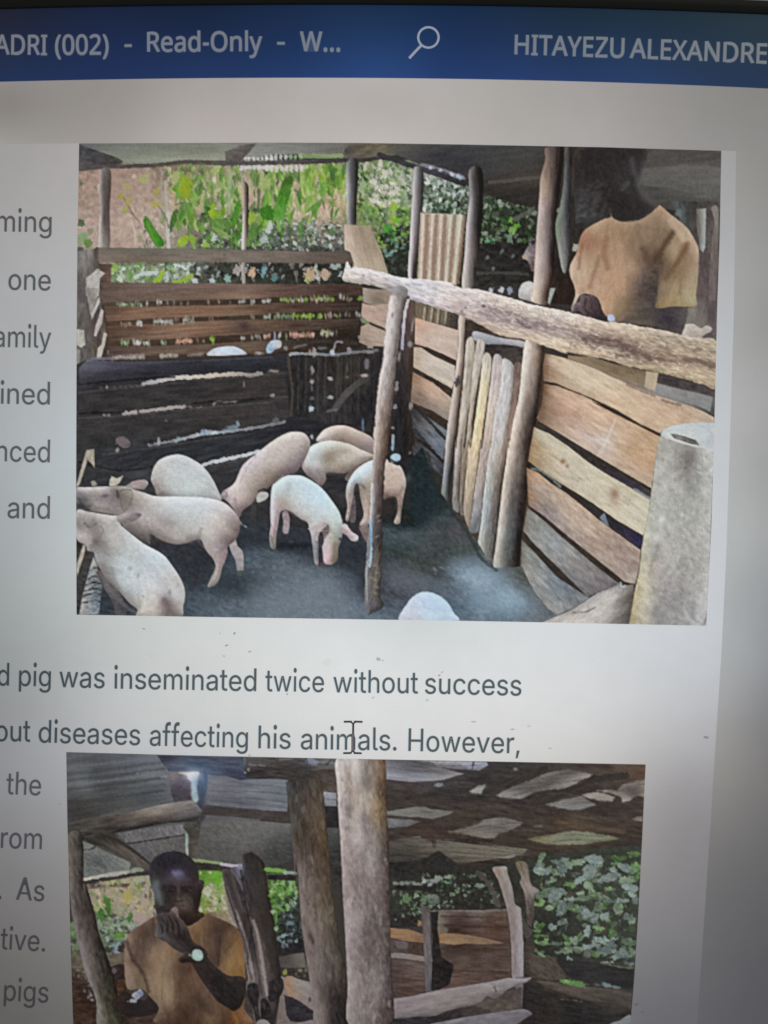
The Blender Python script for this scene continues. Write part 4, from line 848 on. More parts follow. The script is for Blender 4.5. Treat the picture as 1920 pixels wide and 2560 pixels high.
    rows = [('E', 380, 570, 138, 10, 'g'), ('E', 620, 625, 130, 1, 'p'), ('E', 710, 740, 122, 3, 'p'), ('E', 790, 960, 124, 4, 't'), ('E', 1130, 1310, 118, 3, 't'), ('E', 1390, 1430, 112, 3, 'p'), ('E', 1490, 1510, 115, 2, 'p'), ('E', 1580, 1640, 105, 4, 'p'),
            ('F', 5, 35, 105, 2, 'p'), ('F', 140, 360, 98, 13, 'm'), ('F', 390, 570, 92, 12, 'm'), ('F', 635, 660, 82, 2, 'p'), ('F', 690, 725, 88, 3, 't'),
            ('E', 410, 490, 300, 5, 't'), ('E', 540, 570, 296, 3, 'p'), ('E', 680, 830, 278, 11, 'p'), ('E', 860, 880, 265, 2, 't'), ('E', 925, 1010, 268, 5, 'p'), ('E', 1140, 1165, 252, 2, 't'), ('E', 1490, 1510, 240, 2, 't'), ('E', 1600, 1640, 240, 3, 'p'),
            ('F', 5, 45, 238, 2, 'g'), ('F', 90, 240, 235, 9, 'g'), ('F', 240, 410, 232, 13, 'y'), ('F', 450, 480, 232, 3, 'y'), ('F', 510, 625, 228, 6, 'm'), ('F', 680, 710, 220, 2, 't'), ('F', 770, 790, 225, 2, 'p'),
            ('E', 410, 470, 455, 6, 'g'), ('E', 510, 570, 452, 5, 'p'), ('E', 600, 640, 452, 4, 'p'), ('E', 740, 770, 448, 3, 'g'), ('E', 870, 950, 442, 8, 'o'), ('E', 955, 990, 436, 4, 'o'), ('E', 1040, 1090, 436, 2, 't'), ('E', 1150, 1175, 425, 4, 'y'), ('E', 1410, 1430, 412, 2, 'p'), ('E', 1495, 1560, 408, 4, 'p'), ('E', 1600, 1640, 398, 3, 't'),
            ('F', 5, 45, 398, 3, 'o'), ('F', 120, 135, 395, 2, 'p'), ('F', 180, 190, 400, 1, 'g'), ('F', 220, 405, 388, 15, 'o'), ('F', 475, 570, 374, 8, 'm'), ('F', 600, 605, 365, 1, 't')]
    pal = dict(g=[(128, 160, 118), (150, 172, 150), (120, 140, 104)], p=[(176, 180, 172), (190, 190, 184), (150, 158, 146)], t=[(140, 116, 98), (126, 118, 98)], m=[(176, 176, 160), (132, 168, 72), (190, 168, 150), (150, 160, 130), (176, 150, 130)], y=[(136, 180, 64), (124, 168, 60), (148, 168, 96)], o=[(190, 144, 124), (196, 156, 140), (172, 140, 120)])
    for k, x0, x1, y, n, pk in rows:
        for q in range(n):
            x = x0 + (x1 - x0) * (q + .5 * (n == 1)) / max(n - 1, 1) + r.normal(0, 2)
            B_(k, x, y + r.normal(0, 4), r.uniform(6, 11), r.uniform(13, 25), pal[pk][r.integers(len(pal[pk]))], r.uniform(.6, .95), r.uniform(-15, 15), True)
    # corner post and slats at the far left
    S('A 30 960 200 930 215 1090 215 1150 270 1327 E 250 0 245 160 290 380 240 590 150 600 30 640', 'A 60 1050 118 114 110, 150 1000 124 118 114, 200 980 84 76 70, 60 1250 92 86 84, E 80 200 92 88 84, 160 300 84 76 74, 110 500 88 84 82, 200 560 96 88 80', 'corner_post', 'weathered corner post at the left end of the fences', tex=(9, 20, 8, 85), **N)
    for sp, col in (('A 118 1180 215 1100 272 1140 232 1180 222 1327 118 1327', (158, 152, 144)), ('E 115 0 218 0 205 120 162 245 146 185', (136, 128, 118)), ('E 160 215 225 75 232 115 165 262', (164, 158, 150)), ('E 245 172 262 188 252 290 200 400 184 400 190 335', (166, 156, 150)), ('E 265 368 292 380 270 480 240 585 203 585 215 500 245 470', (164, 154, 138)), ('E 38 340 100 350 112 470 80 495 38 470', (158, 152, 138)), ('E 36 500 70 520 60 620 36 650', (132, 126, 118))):
        S(sp, col, 'slat', tex=(9, 14, 6, 100), **N)
    K('A 205 930 220 1090', 22, (78, 70, 64), .8)
    # dark wet inner fence
    S('E 20 640 130 590 500 612 900 600 1659 560 F 0 552 200 560 F 990 490 1000 500 1100 500 1240 500 1235 1000 1250 1327 K 500 60 560 700 I 1659 1000 1100 1100 20 900', 'E 100 900 58 56 56, 500 700 52 52 60, 1200 650 52 53 58, 1400 800 58 54 53, 1000 950 56 53 52, 300 950 54 54 53, F 100 1000 54 52 52, 600 700 50 48 49, 600 1000 48 46 48, 900 700 54 50 50, I 500 300 56 58 60, 900 100 52 54 58, 200 500 54 56 60, J 300 100 50 52 56, 700 300 54 54 58, 600 100 48 50 54, 1500 200 48 44 46, I 500 900 60 60 62', tex=(5, 30, 9, -5), **N)
    S('E 120 600 500 615 900 604 1659 566 F 0 560 195 560 190 640 40 690 E 1659 700 1400 706 1000 735 850 742 600 790 60 850 60 660', 'E 150 640 88 90 100, 300 620 78 76 90, 500 700 52 52 60, 1000 660 50 51 58, 1500 620 48 52 58, 200 780 54 54 58, F 100 620 50 50 54', plank, 'top black plank of the dark inner fence', tex=(4, 40, 8, -3), **N)
    S('E 60 860 600 805 900 770 1200 745 1500 730 F 0 710 180 700 190 860 0 900 E 1659 920 1200 945 940 985 600 1010 300 1045 60 1060', 'E 200 900 57 56 55, 700 900 56 54 53, 1200 850 58 55 54, 1550 820 62 57 53, F 100 800 60 56 54', plank, 'second black plank of the dark inner fence', tex=(5, 40, 8, -4), **N)
    S('E 60 1070 430 1050 900 1005 1200 975 1659 940 F 0 915 195 890 215 1060 170 1100 0 1140 E 1659 1110 1300 1180 1000 1210 700 1270 300 1230 60 1210', 'E 200 1130 60 59 58, 700 1100 57 56 56, 1200 1050 62 59 55, 1500 1000 64 58 55, F 80 1000 60 57 56, 1300 1130 50 50 52', plank, 'third black plank of the dark inner fence', tex=(5, 40, 8, -5), **N)
    S('I 250 180 700 120 1000 70 1400 10 J 0 170 200 140 450 80 900 60 880 120 650 130 350 280 0 360 I 1400 180 1080 260 960 200 860 185 740 220 680 280 400 320 250 260', 'I 400 220 56 58 62, 900 110 50 53 56, 1300 90 54 56 60, J 150 240 50 54 56, 500 130 46 47 51, 750 100 46 46 50', plank, 'lowest black plank behind the pigs', tex=(6, 40, 8, -12), **N)
    S('I 1090 290 1540 190 J 100 360 330 300 200 450 60 620 40 640 I 1250 560 1200 440', 'I 1300 300 58 59 62, J 100 430 60 58 58', plank, 'bottom plank between two pigs', tex=(6, 40, 8, -12), **N)
    for sp, w_, col, op in (('E 590 800 700 775 850 748 1000 742 1200 722 1400 712 1470 725 1570 705', 34, 'E 620 800 150 148 156, 900 750 184 178 172, 1200 725 186 172 156, 1500 710 140 134 130', .95),
                            ('E 430 1042 530 1030', 30, (164, 156, 154), .9), ('E 565 1028 750 1003 935 985', 28, (160, 150, 146), .9), ('E 940 985 1070 990', 14, (110, 104, 100), .8), ('E 1175 965 1200 940 1260 942 1370 938', 18, (140, 134, 126), .8),
                            ('E 265 1055 310 1055', 22, (130, 122, 116), .8), ('E 230 828 300 822 560 808', 12, (82, 78, 74), .7), ('E 640 1300 720 1290 850 1268 950 1242 1100 1210 1300 1190 1450 1170 1659 1132 F 170 1112', 24, 'E 700 1290 132 132 138, 1000 1220 150 158 164, 1300 1190 150 154 160, 1600 1140 120 122 126', .9),
                            ('I 1080 278 1150 250 1300 222 1400 200 1550 165', 26, (178, 182, 184), .9), ('J 0 378 150 340 260 318 350 288', 24, (172, 178, 184), .9), ('I 640 120 700 110 840 80', 10, (92, 94, 98), .8)):
        K(sp, w_, col, op, jit=2.2)
    for x, y, rx, ry, col in ((1090, 1195, 34, 22, (124, 150, 176)), (1130, 1190, 26, 16, (150, 150, 170)), (1180, 1200, 24, 14, (176, 190, 200)), (1330, 1160, 40, 26, (110, 134, 142)), (1375, 1125, 16, 26, (130, 150, 160)), (1260, 1185, 30, 14, (120, 146, 162)), (720, 1270, 14, 30, (160, 158, 160)), (880, 1250, 18, 20, (120, 150, 160)), (1040, 1215, 22, 14, (170, 170, 178)), (420, 1270, 50, 36, (104, 96, 100)), (290, 822, 7, 12, (160, 158, 154)), (1427, 800, 8, 20, (130, 126, 122)), (300, 530, 6, 12, (150, 140, 140)), (660, 1280, 22, 20, (44, 42, 42)), (780, 1100, 14, 12, (96, 90, 90))):
        B_('E', x, y, rx, ry, col, .8, 0, True)
    for i in range(16):
        B_('E', 340 + 17 * i, 578 - i * .6, 10, 19, (150 + (i % 3) * 8, 146 + (i % 3) * 8, 150), .75, 5, True)
    for i in range(9):
        B_('E', 735 + 17 * i, 566 - i, 10, 18, (158 + (i % 2) * 14, 150 + (i % 2) * 14, 146), .75, 5, True)
    for i in range(8):
        B_('E', 965 + 17 * i, 556 - i, 9, 13, (140, 128, 120), .7, 5, True)
    K('E 130 600 200 590 330 585', 26, (112, 110, 130), .7)
    S('E 1115 555 1180 503 1280 483 1370 492 1450 542 1400 555 1200 562', 'E 1280 510 168 180 196, 1150 550 170 172 172, 1400 540 160 166 176', 'pig', 'pale back of a pig lying beyond the dark fence')
    B_('E', 1545, 542, 34, 15, (150, 146, 142), .8, 0, True)
    for sp in ('E 130 606 500 618 900 610 1659 572', 'E 60 868 600 812 1200 752 1500 735', 'E 60 1080 430 1058 900 1012 1200 982 1659 948', 'I 260 188 700 128 1000 80 1400 20', 'I 1100 296 1540 200', 'F 0 720 180 708', 'F 0 922 190 898'):
        K(sp, 12, (88, 85, 86), .5, soft=4)
    for sp in ('E 60 800 600 750 850 738', 'E 60 1040 430 1030', 'E 1000 960 1200 940 1659 915', 'I 60 250 400 320 660 290'):
        K(sp, 12, (26, 25, 27), .7, soft=4)
    # gate
    S('F 208 560 600 556 990 535 985 640 950 800 925 1050 915 1180 800 1120 560 1130 220 1060 195 800', 'F 300 800 48 46 47, 500 650 52 48 48, 700 700 60 56 52, 600 1050 56 54 56, 860 900 46 44 46, 900 600 52 48 50', 'gate', 'black gate panel behind the slanting post', tex=(6, 20, 8, 90), **N)
    for x in (290, 350, 450, 510, 610, 660, 740, 790, 900):
        K(f'F {x} 575 {x-4} 800 {x-8} 1040', 9, (80, 75, 74) if x % 20 else (30, 28, 29), .55, soft=4)
    K('F 200 560 215 700 235 850 225 1060', 22, (78, 70, 64), .8)
    K('F 215 555 240 545 450 548 560 556 700 540 940 515', 22, 'F 300 545 140 144 148, 500 550 120 124 128, 850 530 104 104 108', .95)
    K('F 250 500 290 480 350 470', 14, (112, 104, 100), .8)
    K('F 560 535 580 500 600 450 650 450', 16, (142, 140, 142), .85)
    K('F 850 740 720 840 640 930 590 1000', 56, 'F 820 760 72 68 66, 700 860 88 84 82, 620 960 80 78 80', .85)
    K('F 530 1020 600 1010', 22, (96, 98, 102), .7)
    for x, y, rx, ry, col in ((402, 680, 14, 28, (136, 130, 134)), (400, 775, 16, 20, (160, 158, 152)), (398, 830, 10, 26, (96, 92, 88)), (552, 750, 20, 16, (156, 166, 166)), (550, 905, 24, 16, (156, 164, 164)), (395, 1000, 24, 24, (166, 192, 206)), (400, 915, 18, 14, (92, 96, 102)), (853, 625, 22, 46, (108, 106, 114)), (835, 722, 30, 16, (168, 152, 146)), (690, 740, 12, 10, (100, 96, 92)), (690, 660, 8, 30, (92, 84, 78)),
                              (380, 525, 9, 20, (170, 140, 120)), (415, 530, 20, 34, (150, 146, 146)), (480, 500, 36, 12, (96, 104, 108)), (565, 530, 24, 22, (168, 178, 190)), (708, 515, 20, 26, (132, 132, 138)), (870, 535, 34, 14, (130, 130, 128)), (180, 500, 16, 16, (130, 126, 122)), (820, 1140, 10, 50, (86, 98, 120)), (398, 1235, 12, 16, (150, 158, 166)), (70, 890, 18, 14, (140, 134, 126)), (80, 690, 40, 12, (140, 124, 112)), (100, 1100, 26, 26, (96, 92, 100)), (90, 400, 10, 34, (140, 150, 176)),
                              (800, 85, 26, 20, (120, 150, 70)), (820, 265, 20, 30, (130, 134, 120)), (855, 280, 20, 26, (120, 142, 80)), (830, 420, 16, 24, (150, 150, 136)), (790, 410, 10, 14, (150, 150, 140)), (880, 470, 26, 30, (156, 156, 132))):
        B_('F', x, y, rx, ry, col, .85, 0, True)
    S('F 25 540 18 500 48 448 90 430 142 440 140 490 90 512 60 540', 'F 60 480 150 172 192, 110 460 176 178 184, 60 520 140 160 184', 'goat', 'small pale animal head peering over the dark fence', tex=(12, 6, 5, 0))
    # right fence, rear sections
    S('F 818 0 1060 20 1040 140 900 145 822 120', 'F 840 60 152 136 120, 950 80 124 110 92, 1020 60 140 124 104', plank, 'short tan plank end behind the slanting post', tex=(6, 20, 6, 20), **N)
    S('F 815 125 900 145 1045 130 1020 342 860 275 805 230', 'F 850 180 176 148 128, 950 220 166 142 124', plank, 'pinkish plank between back fence and slanting post', tex=(6, 20, 6, 20), **N)
    S('F 805 320 860 295 1010 358 1000 485 860 480 790 450', 'F 900 400 166 146 128, 840 440 150 128 110', plank, 'lower plank between back fence and slanting post', tex=(6, 20, 6, 20), **N)
    S('F 1235 100 1430 160 1620 220 1605 620 1590 850 1560 900 1530 1100 1510 1327 1230 1327 1200 900', (62, 52, 46), tex=(5, 20, 8, 30), **N)
    S('F 1255 110 1440 165 1612 235 1600 350 1430 320 1300 280 1255 240', 'F 1300 200 112 98 78, 1450 240 116 104 84, 1560 280 78 78 68', 'rusty_sheet', 'lower end of the corrugated sheet under the rail', tex=(5, 20, 5, 90), **N)
    for x in (1335, 1395, 1450, 1515):
        K(f'F {x+20} 170 {x+4} 300', 14, (92, 72, 54), .8)
        K(f'F {x} 160 {x-14} 290', 13, (158, 150, 128), .85)
    S('F 1545 220 1612 240 1600 345 1540 330', (64, 58, 50), **N)
    S('F 1252 245 1400 290 1612 352 1602 605 1500 555 1350 490 1250 465', 'F 1270 280 196 152 122, 1300 380 184 156 136, 1450 400 188 168 150, 1580 500 182 162 144', plank, 'pinkish plank right of the dark corner post', tex=(6, 26, 7, 20), **N)
    S('F 1240 490 1300 492 1400 560 1585 645 1585 740 1560 835 1400 745 1235 655', 'F 1260 560 172 152 126, 1350 600 184 172 156, 1500 700 182 170 154', plank, 'pale second plank right of the dark corner post', tex=(6, 26, 7, 25), **N)
    S('F 1228 695 1400 785 1560 915 1540 1110 1400 1020 1215 945', 'F 1260 760 150 118 92, 1350 850 172 140 116, 1480 930 178 154 132, 1300 930 126 106 92, 1480 1050 134 122 110', plank, 'brownish third plank right of the dark corner post', tex=(8, 26, 7, 30), **N)
    S('F 1222 975 1330 1050 1530 1190 1510 1327 G 370 1327 K 690 160 560 60 500 20 F 1222 1150', 'F 1250 1020 60 58 58, 1350 1120 96 98 98, 1460 1240 104 116 124, 1300 1250 74 80 84, K 620 60 98 104 116', plank, 'dark wet plank low behind the corner post', tex=(9, 22, 7, 40), **N)
    K('F 1215 960 1330 1060 1500 1250', 26, (50, 46, 46), .9)
    K('F 1250 1180 1380 1327', 30, (52, 50, 52), .8)
    S('K 430 0 500 30 600 110 690 200 690 300 600 240 480 180 440 120', 'K 480 60 68 68 72, 600 180 84 86 88, 660 240 70 76 80', plank, 'bottom plank above the floor behind the corner post', tex=(9, 22, 7, 40), **N)
    K('K 480 0 560 50 700 190', 20, (38, 38, 40), .9)
    S('F 1185 100 1255 112 1245 460 1235 700 1215 960 1235 1140 1250 1327 K 440 30 400 180 240 160 F 1060 1327 1095 900 1120 560', 'F 1220 200 92 74 70, 1190 400 80 66 66, 1180 700 60 54 52, 1130 900 48 44 46, 1200 900 58 50 48, 1120 1250 42 42 46, 1235 640 72 56 44, K 350 60 40 38 40', 'corner_post', 'dark corner post behind the slanting post', tex=(5, 30, 6, 92), **N)
    K('F 1195 105 1170 200 1155 350 1145 500', 24, 'F 1180 150 186 182 182, 1155 350 170 164 176, 1145 480 150 148 160', .95)
    for x, y, rx, ry in ((1215, 465, 20, 26), (1232, 310, 8, 60), (1100, 820, 14, 44), (1085, 985, 16, 18), (1220, 980, 16, 30), (1070, 1160, 14, 14), (1120, 570, 10, 40)):
        B_('F', x, y, rx, ry, (146, 142, 142), .75, 10, True)
    S('G 490 225 570 250 560 420 540 640 505 900 475 1200 K 785 0 772 200 742 350 728 500 672 492 690 300 705 100 G 375 1327 400 1100 445 800 480 500', 'G 510 300 178 162 144, 490 600 176 162 148, 450 1000 164 152 140, 410 1250 150 142 136, 545 400 120 100 82, 520 750 104 82 64, 480 1050 96 76 62, K 725 80 150 142 136, 710 280 116 122 128, 690 460 150 156 148, 765 150 78 66 58, 745 300 62 64 68, 725 440 96 96 92', 'post', 'post left of the upright slat door', tex=(6, 22, 5, 96), rim=(3, -16, -18, -20), vol=(12, 26, -1, 0))
    B_('G', 475, 775, 24, 40, (62, 58, 60), .85, 10, True)
    B_('G', 455, 760, 8, 12, (170, 176, 182), .8, 10, True)
    # door slats
    S('G 540 260 650 290 1060 420 1040 700 K 1240 0 1130 880 1100 1040 970 960 860 720 770 600 780 200 G 460 1327 520 700', (66, 56, 50), **N)
    S('G 610 360 700 375 830 412 1025 440 1022 492 900 490 700 466 608 425', 'G 640 390 160 162 168, 760 430 142 144 152, 950 460 158 156 158, 850 480 120 120 128', 'door_rail', 'pale cross piece over the slat door', tex=(6, 20, 6, 12))
    S('G 705 468 1020 495 1012 622 850 600 830 565 705 530', 'G 800 510 56 50 52, 950 600 80 72 66')
    for lab, sp, col in (('first upright slat of the door, rough bark', 'G 552 438 620 442 600 800 555 1100 528 1327 K 850 0 838 200 820 450 828 592 792 592 766 540 776 300 795 0 G 465 1327 500 1000 530 700', 'G 585 500 172 160 142, 560 800 150 140 122, 530 1000 172 160 142, 500 1250 150 134 120, K 810 100 158 148 138, 800 300 130 116 106, 790 500 124 116 110, 800 580 112 106 100'),
                         ('second upright slat of the door', 'G 640 432 705 450 692 560 645 800 600 1100 592 1327 K 905 0 882 250 862 450 862 622 828 598 825 450 838 200 850 0 G 540 1327 572 1000 600 700', 'G 670 500 166 154 142, 630 750 172 160 144, 600 950 160 144 128, 570 1250 156 140 120, K 865 150 136 118 96, 850 450 118 104 92'),
                         ('yellowish third upright slat of the door', 'G 692 556 758 572 742 800 695 1100 672 1327 K 1000 0 978 200 942 450 925 650 915 755 862 622 862 450 882 250 905 0 G 585 1327 622 1100 662 800', 'G 725 620 178 168 150, 700 850 200 182 144, 660 1100 202 182 138, 630 1280 198 176 134, K 950 100 186 164 130, 920 350 170 150 122, 890 600 140 124 106'),
                         ('fourth upright slat of the door', 'G 780 556 852 592 838 800 795 1000 762 1327 K 1085 0 1062 200 1022 450 1000 700 975 765 906 765 922 650 950 400 982 200 1003 0 G 680 1327 722 1000 752 750', 'G 815 620 168 156 150, 790 850 180 164 154, 730 1250 178 156 138, K 1040 100 160 140 128, 990 350 152 138 126, 950 600 134 130 130, 940 740 104 106 108'),
                         ('wide grey fifth slat of the door', 'G 850 590 945 642 940 800 920 1000 892 1327 K 1238 0 1200 200 1160 500 1148 700 1108 1000 1078 1000 975 942 1000 700 1030 400 1085 0 G 752 1327 790 1000 835 800', 'G 890 680 172 168 166, 870 950 174 170 166, 830 1250 176 170 164, 905 1150 134 118 104, K 1130 100 168 158 146, 1180 150 136 116 98, 1080 350 158 154 146, 1140 400 112 100 88, 1040 600 144 150 152, 1110 700 88 82 78, 1010 880 152 152 138, 1080 940 96 88 80')):
        S(sp, col, 'slat', lab, tex=(11, 20, 4, 98), rim=(2.5, -26, -28, -32), vol=(10, 20, -1, 0))
    S('G 950 630 1012 640 990 820 935 1150 905 1327 K 1240 0 1225 150 1215 100 1230 0 G 885 1327 915 1000 940 800', 'G 975 720 112 90 78, 940 1050 140 110 94', 'slat', 'narrow shadowed slat beside the thick post', tex=(8, 20, 6, 96))
    S('G 1040 440 1100 425 1200 520 1185 700 1150 1000 1085 1327 K 1445 0 1410 250 1382 500 1350 700 1325 1000 1300 1125 1190 1122 1105 1072 1130 850 1180 400 1210 200 1240 0 G 905 1327 930 1150 985 900 1012 640',
      'G 1060 520 186 172 158, 1040 750 168 158 146, 980 1000 178 164 148, 940 1250 180 162 146, 1130 560 148 128 110, 1100 800 138 120 108, 1060 1000 112 98 88, 1185 560 74 62 54, 1160 800 70 60 54, 1130 1050 66 56 50, 1040 1250 84 72 64, K 1250 100 176 160 142, 1330 100 112 98 88, 1410 60 60 52 48, 1200 400 166 152 134, 1260 500 98 92 86, 1360 500 64 56 52, 1160 800 158 152 140, 1230 850 92 96 96, 1300 900 58 54 50, 1130 1040 150 142 126, 1210 1080 86 82 74',
      'post', 'thick round post right of the slat door', tex=(7, 16, 7, 96), vol=(24, 34, -1, 0))
    # front right planks
    S('G 1195 540 1300 560 1659 690 H 0 560 300 700 700 880 1215 1070 L 1600 70 1500 1000 1000 1400 K 1659 1480 1560 1400 1340 1050 K 1400 300 G 1130 1100', (58, 51, 45), tex=(4, 20, 8, 30), **N)
    S('G 1205 545 1300 562 1500 622 1659 680 H 120 610 300 690 500 780 700 872 950 935 1080 1000 1215 1075 1215 1120 1000 1130 850 1150 765 1205 600 1130 400 1010 200 915 0 835 G 1300 790 1190 770 1185 650', 'G 1210 650 150 120 90, 1300 650 190 168 138, 1500 720 188 172 142, H 100 750 190 174 146, 400 870 194 170 138, 700 940 182 154 126, 900 1020 186 156 126, 1150 1080 176 156 130, 500 1000 194 168 134', plank, 'pale top plank of the long right fence', tex=(7, 26, 7, 28), **N)
    K('H 490 800 600 850 715 895', 18, (134, 106, 90), .7)
    K('H 780 930 860 955 935 970', 24, (128, 108, 98), .8)
    S('G 1190 795 1300 812 1500 885 1659 965 H 200 945 400 1050 600 1150 755 1230 L 1165 180 1140 300 1110 450 1090 600 900 490 600 310 300 130 150 40 G 1135 1080 1180 950', 'G 1200 850 128 98 72, 1290 880 180 150 122, 1400 1000 182 146 120, 1550 1150 186 158 130, 1160 1050 124 98 74, H 300 1050 192 160 130, 600 1220 180 148 112, L 500 100 176 150 134, 700 200 186 172 158, 900 300 184 150 112, 1000 400 178 146 112, 1080 560 172 150 126, 400 100 184 156 130', plank, 'wide orange second plank of the long right fence', tex=(8, 26, 7, 30), **N)
    for i in range(9):
        K(f'L {640+i*16} {330-i*30} {700+i*12} {290-i*34}', 14, (198, 186, 178), .45)
    S('L 115 90 250 150 400 250 600 390 800 520 930 605 1080 690 1062 850 1022 992 800 862 600 722 330 552 180 460 68 372 90 230', 'L 100 200 160 128 86, 90 330 158 132 90, 150 180 176 166 138, 350 350 184 174 148, 600 480 182 174 146, 800 650 184 174 146, 1000 800 188 182 156, 300 450 178 166 140, 700 700 186 176 150', plank, 'cream third plank of the long right fence with two knots', tex=(7, 26, 7, 35), **N)
    B_('L', 355, 378, 22, 22, (140, 96, 72), .85, 0)
    B_('L', 392, 415, 16, 18, (140, 100, 76), .8, 0)
    B_('L', 785, 645, 38, 46, (136, 104, 80), .85, -10)
    B_('L', 790, 700, 50, 60, (160, 138, 110), .5, -10)
    S('L 55 430 150 470 260 560 400 650 600 815 720 910 850 1005 1000 1110 990 1250 955 1395 870 1375 700 1240 400 1000 200 832 70 740', 'L 80 500 176 138 100, 75 650 160 128 96, 150 580 164 146 128, 200 780 136 124 120, 400 800 176 156 134, 600 950 174 152 130, 750 1100 146 126 112, 900 1200 150 132 120, 900 1320 158 144 130, 650 1080 162 140 122', plank, 'fourth plank of the long right fence, worn pinkish grey', tex=(10, 20, 7, 40), **N)
    S('L 60 755 200 870 400 1050 600 1220 780 1362 840 1400 650 1462 560 1500 480 1420 300 1240 100 1045 28 950', 'L 100 900 134 134 124, 250 1020 132 138 138, 400 1200 140 140 136, 550 1300 122 118 114, 700 1400 112 106 106, 500 1400 112 112 114', plank, 'grey fifth plank of the long right fence', tex=(10, 20, 7, 42), **N)
    S('L 15 1030 120 1130 300 1330 480 1450 575 1510 450 1590 230 1690 130 1500 5 1320', 'L 60 1150 124 128 120, 150 1300 136 138 134, 300 1400 110 124 132, 250 1550 134 136 134, 450 1540 116 122 124', plank, 'lowest grey plank of the long right fence', tex=(10, 20, 7, 45), **N)
    S('L 400 250 560 380 700 470 820 540 940 600 1070 690 1088 625 1000 570 900 520 600 320 300 130 170 60 140 80 260 150', 'L 300 160 60 56 54, 700 400 58 52 48, 900 540 62 54 70, 1050 630 70 66 66', 'gap', 'black gap under the orange plank', tex=(4, 14, 6, 30), **N)
    K('L 950 610 1000 640 1070 680', 24, (138, 142, 140), .8)
    S('L 360 570 480 680 640 850 720 900 860 1000 985 1100 1010 1060 1020 998 800 870 600 730 450 650', 'L 500 720 58 54 50, 800 900 52 48 52, 950 1020 56 50 78', 'gap', 'black gap under the cream plank', tex=(4, 14, 6, 40), **N)
    S('L 660 840 700 800 720 860 740 920 690 890', (108, 122, 134), **N)
    K('L 100 440 180 460 280 530 330 580', 22, (112, 122, 124), .8)
    for sp, w_, op in (('G 1200 545 1190 780 1165 1080', 46, .55), ('L 120 100 80 240 70 370', 34, .35), ('L 70 440 60 600 55 740', 34, .45), ('L 50 760 30 950', 26, .45), ('L 20 1030 10 1300', 26, .45)):
        K(sp, w_, (96, 68, 48) if op > .3 else (80, 70, 60), op, soft=18)
    for i in range(46):
        t = (i * 0.618) % 1
        x0, y0 = 130 + 900 * t, (110 + 560 * t) + ((i * 37) % 260)
        K(f'L {x0:.0f} {y0:.0f} {x0+50:.0f} {y0+28:.0f}', 4, [(206, 192, 168), (130, 106, 88)][i % 2], .4)
    # below the rail at the right
    S('H 0 560 200 570 350 620 660 690 1230 700 1215 1060 1000 975 700 880 400 755 200 660 0 590', 'H 100 600 136 120 98, 400 700 122 106 84, 600 760 124 108 86, 1000 780 74 68 68, 1000 900 128 128 126, 800 850 134 134 132, 1190 1000 84 78 76', tex=(5, 20, 7, 20), **N)
    S('H 748 708 900 735 1100 795 1222 815 1222 905 1100 872 900 830 735 785', 'H 800 745 68 60 62, 1150 860 78 70 70', 'gap', 'dark gap under the rail at the right edge', **N)
    S('H 730 795 900 838 1100 880 1200 905 1180 1025 1060 970 900 920 718 862', 'H 800 840 138 136 136, 1000 910 124 124 120, 1120 960 124 128 124', 'plank', 'grey board seen through the gap at the right edge', tex=(4, 20, 8, 20), **N)
    S('H 648 690 748 705 722 855 635 822', (168, 152, 130), 'batten', 'short upright batten under the rail', tex=(4, 20, 8, 90), **N)
    # trough / floor are painted next, then the bin
    S('J 0 860 500 900 1200 1000 K 100 720 300 680 420 700 420 160 520 60 640 400 760 560 960 820 1100 1060 1340 1050 1440 1250 1560 1400 1659 1470 1659 1560 I 1659 1560 20 1560 20 1100 I 900 900',
      'I 1000 1400 72 78 82, 1500 1300 92 98 104, 950 1100 62 62 66, 1500 880 60 62 66, 1000 1000 60 60 62, 600 1500 60 62 66, 1300 1500 90 96 102, 1200 950 58 58 60, 1500 1050 78 86 92, J 400 1250 88 92 96, 900 1400 98 104 110, 700 1600 104 110 116, 150 1400 66 70 74, 400 1400 70 75 80, 1150 1150 52 52 56, 1150 1350 60 62 68, 700 930 62 62 66, 550 1150 84 88 92, 350 1000 64 66 70, 1000 1250 86 90 94, 1200 1600 96 104 112, K 450 300 44 50 50, 450 500 40 46 46, 300 800 74 82 82, 250 900 64 70 68, 500 650 50 56 56, 650 650 66 70 68, 800 780 78 74 74, 600 1050 68 68 64, 1000 1150 108 118 124, 900 1050 98 106 112, 1100 1350 104 118 126, 400 1150 90 90 92, 1350 1150 80 78 72, 850 1400 88 98 106, 200 1300 72 72 76, 650 900 70 72 70, 850 900 70 74 70, 1400 1400 100 104 106, 700 1150 82 86 90',
      'floor', 'wet grey pen floor', tex=(6, 12, 7, 25), smooth=False, kind='structure')
    LV('J 250 1130 1100 1230 1200 1660 0 1660 200 1400', 420, [(112, 118, 124), (96, 102, 108), (82, 86, 92), (124, 130, 136), (74, 78, 82)], (2.5, 5.5), 2.2, 25, 30, 31, op=.35)
    LV('K 560 1040 1100 1040 1500 1480 900 1480 700 1200', 200, [(128, 142, 152), (96, 108, 116), (84, 92, 98), (140, 150, 156)], (4, 12), 3, 40, 20, 32, op=.3)
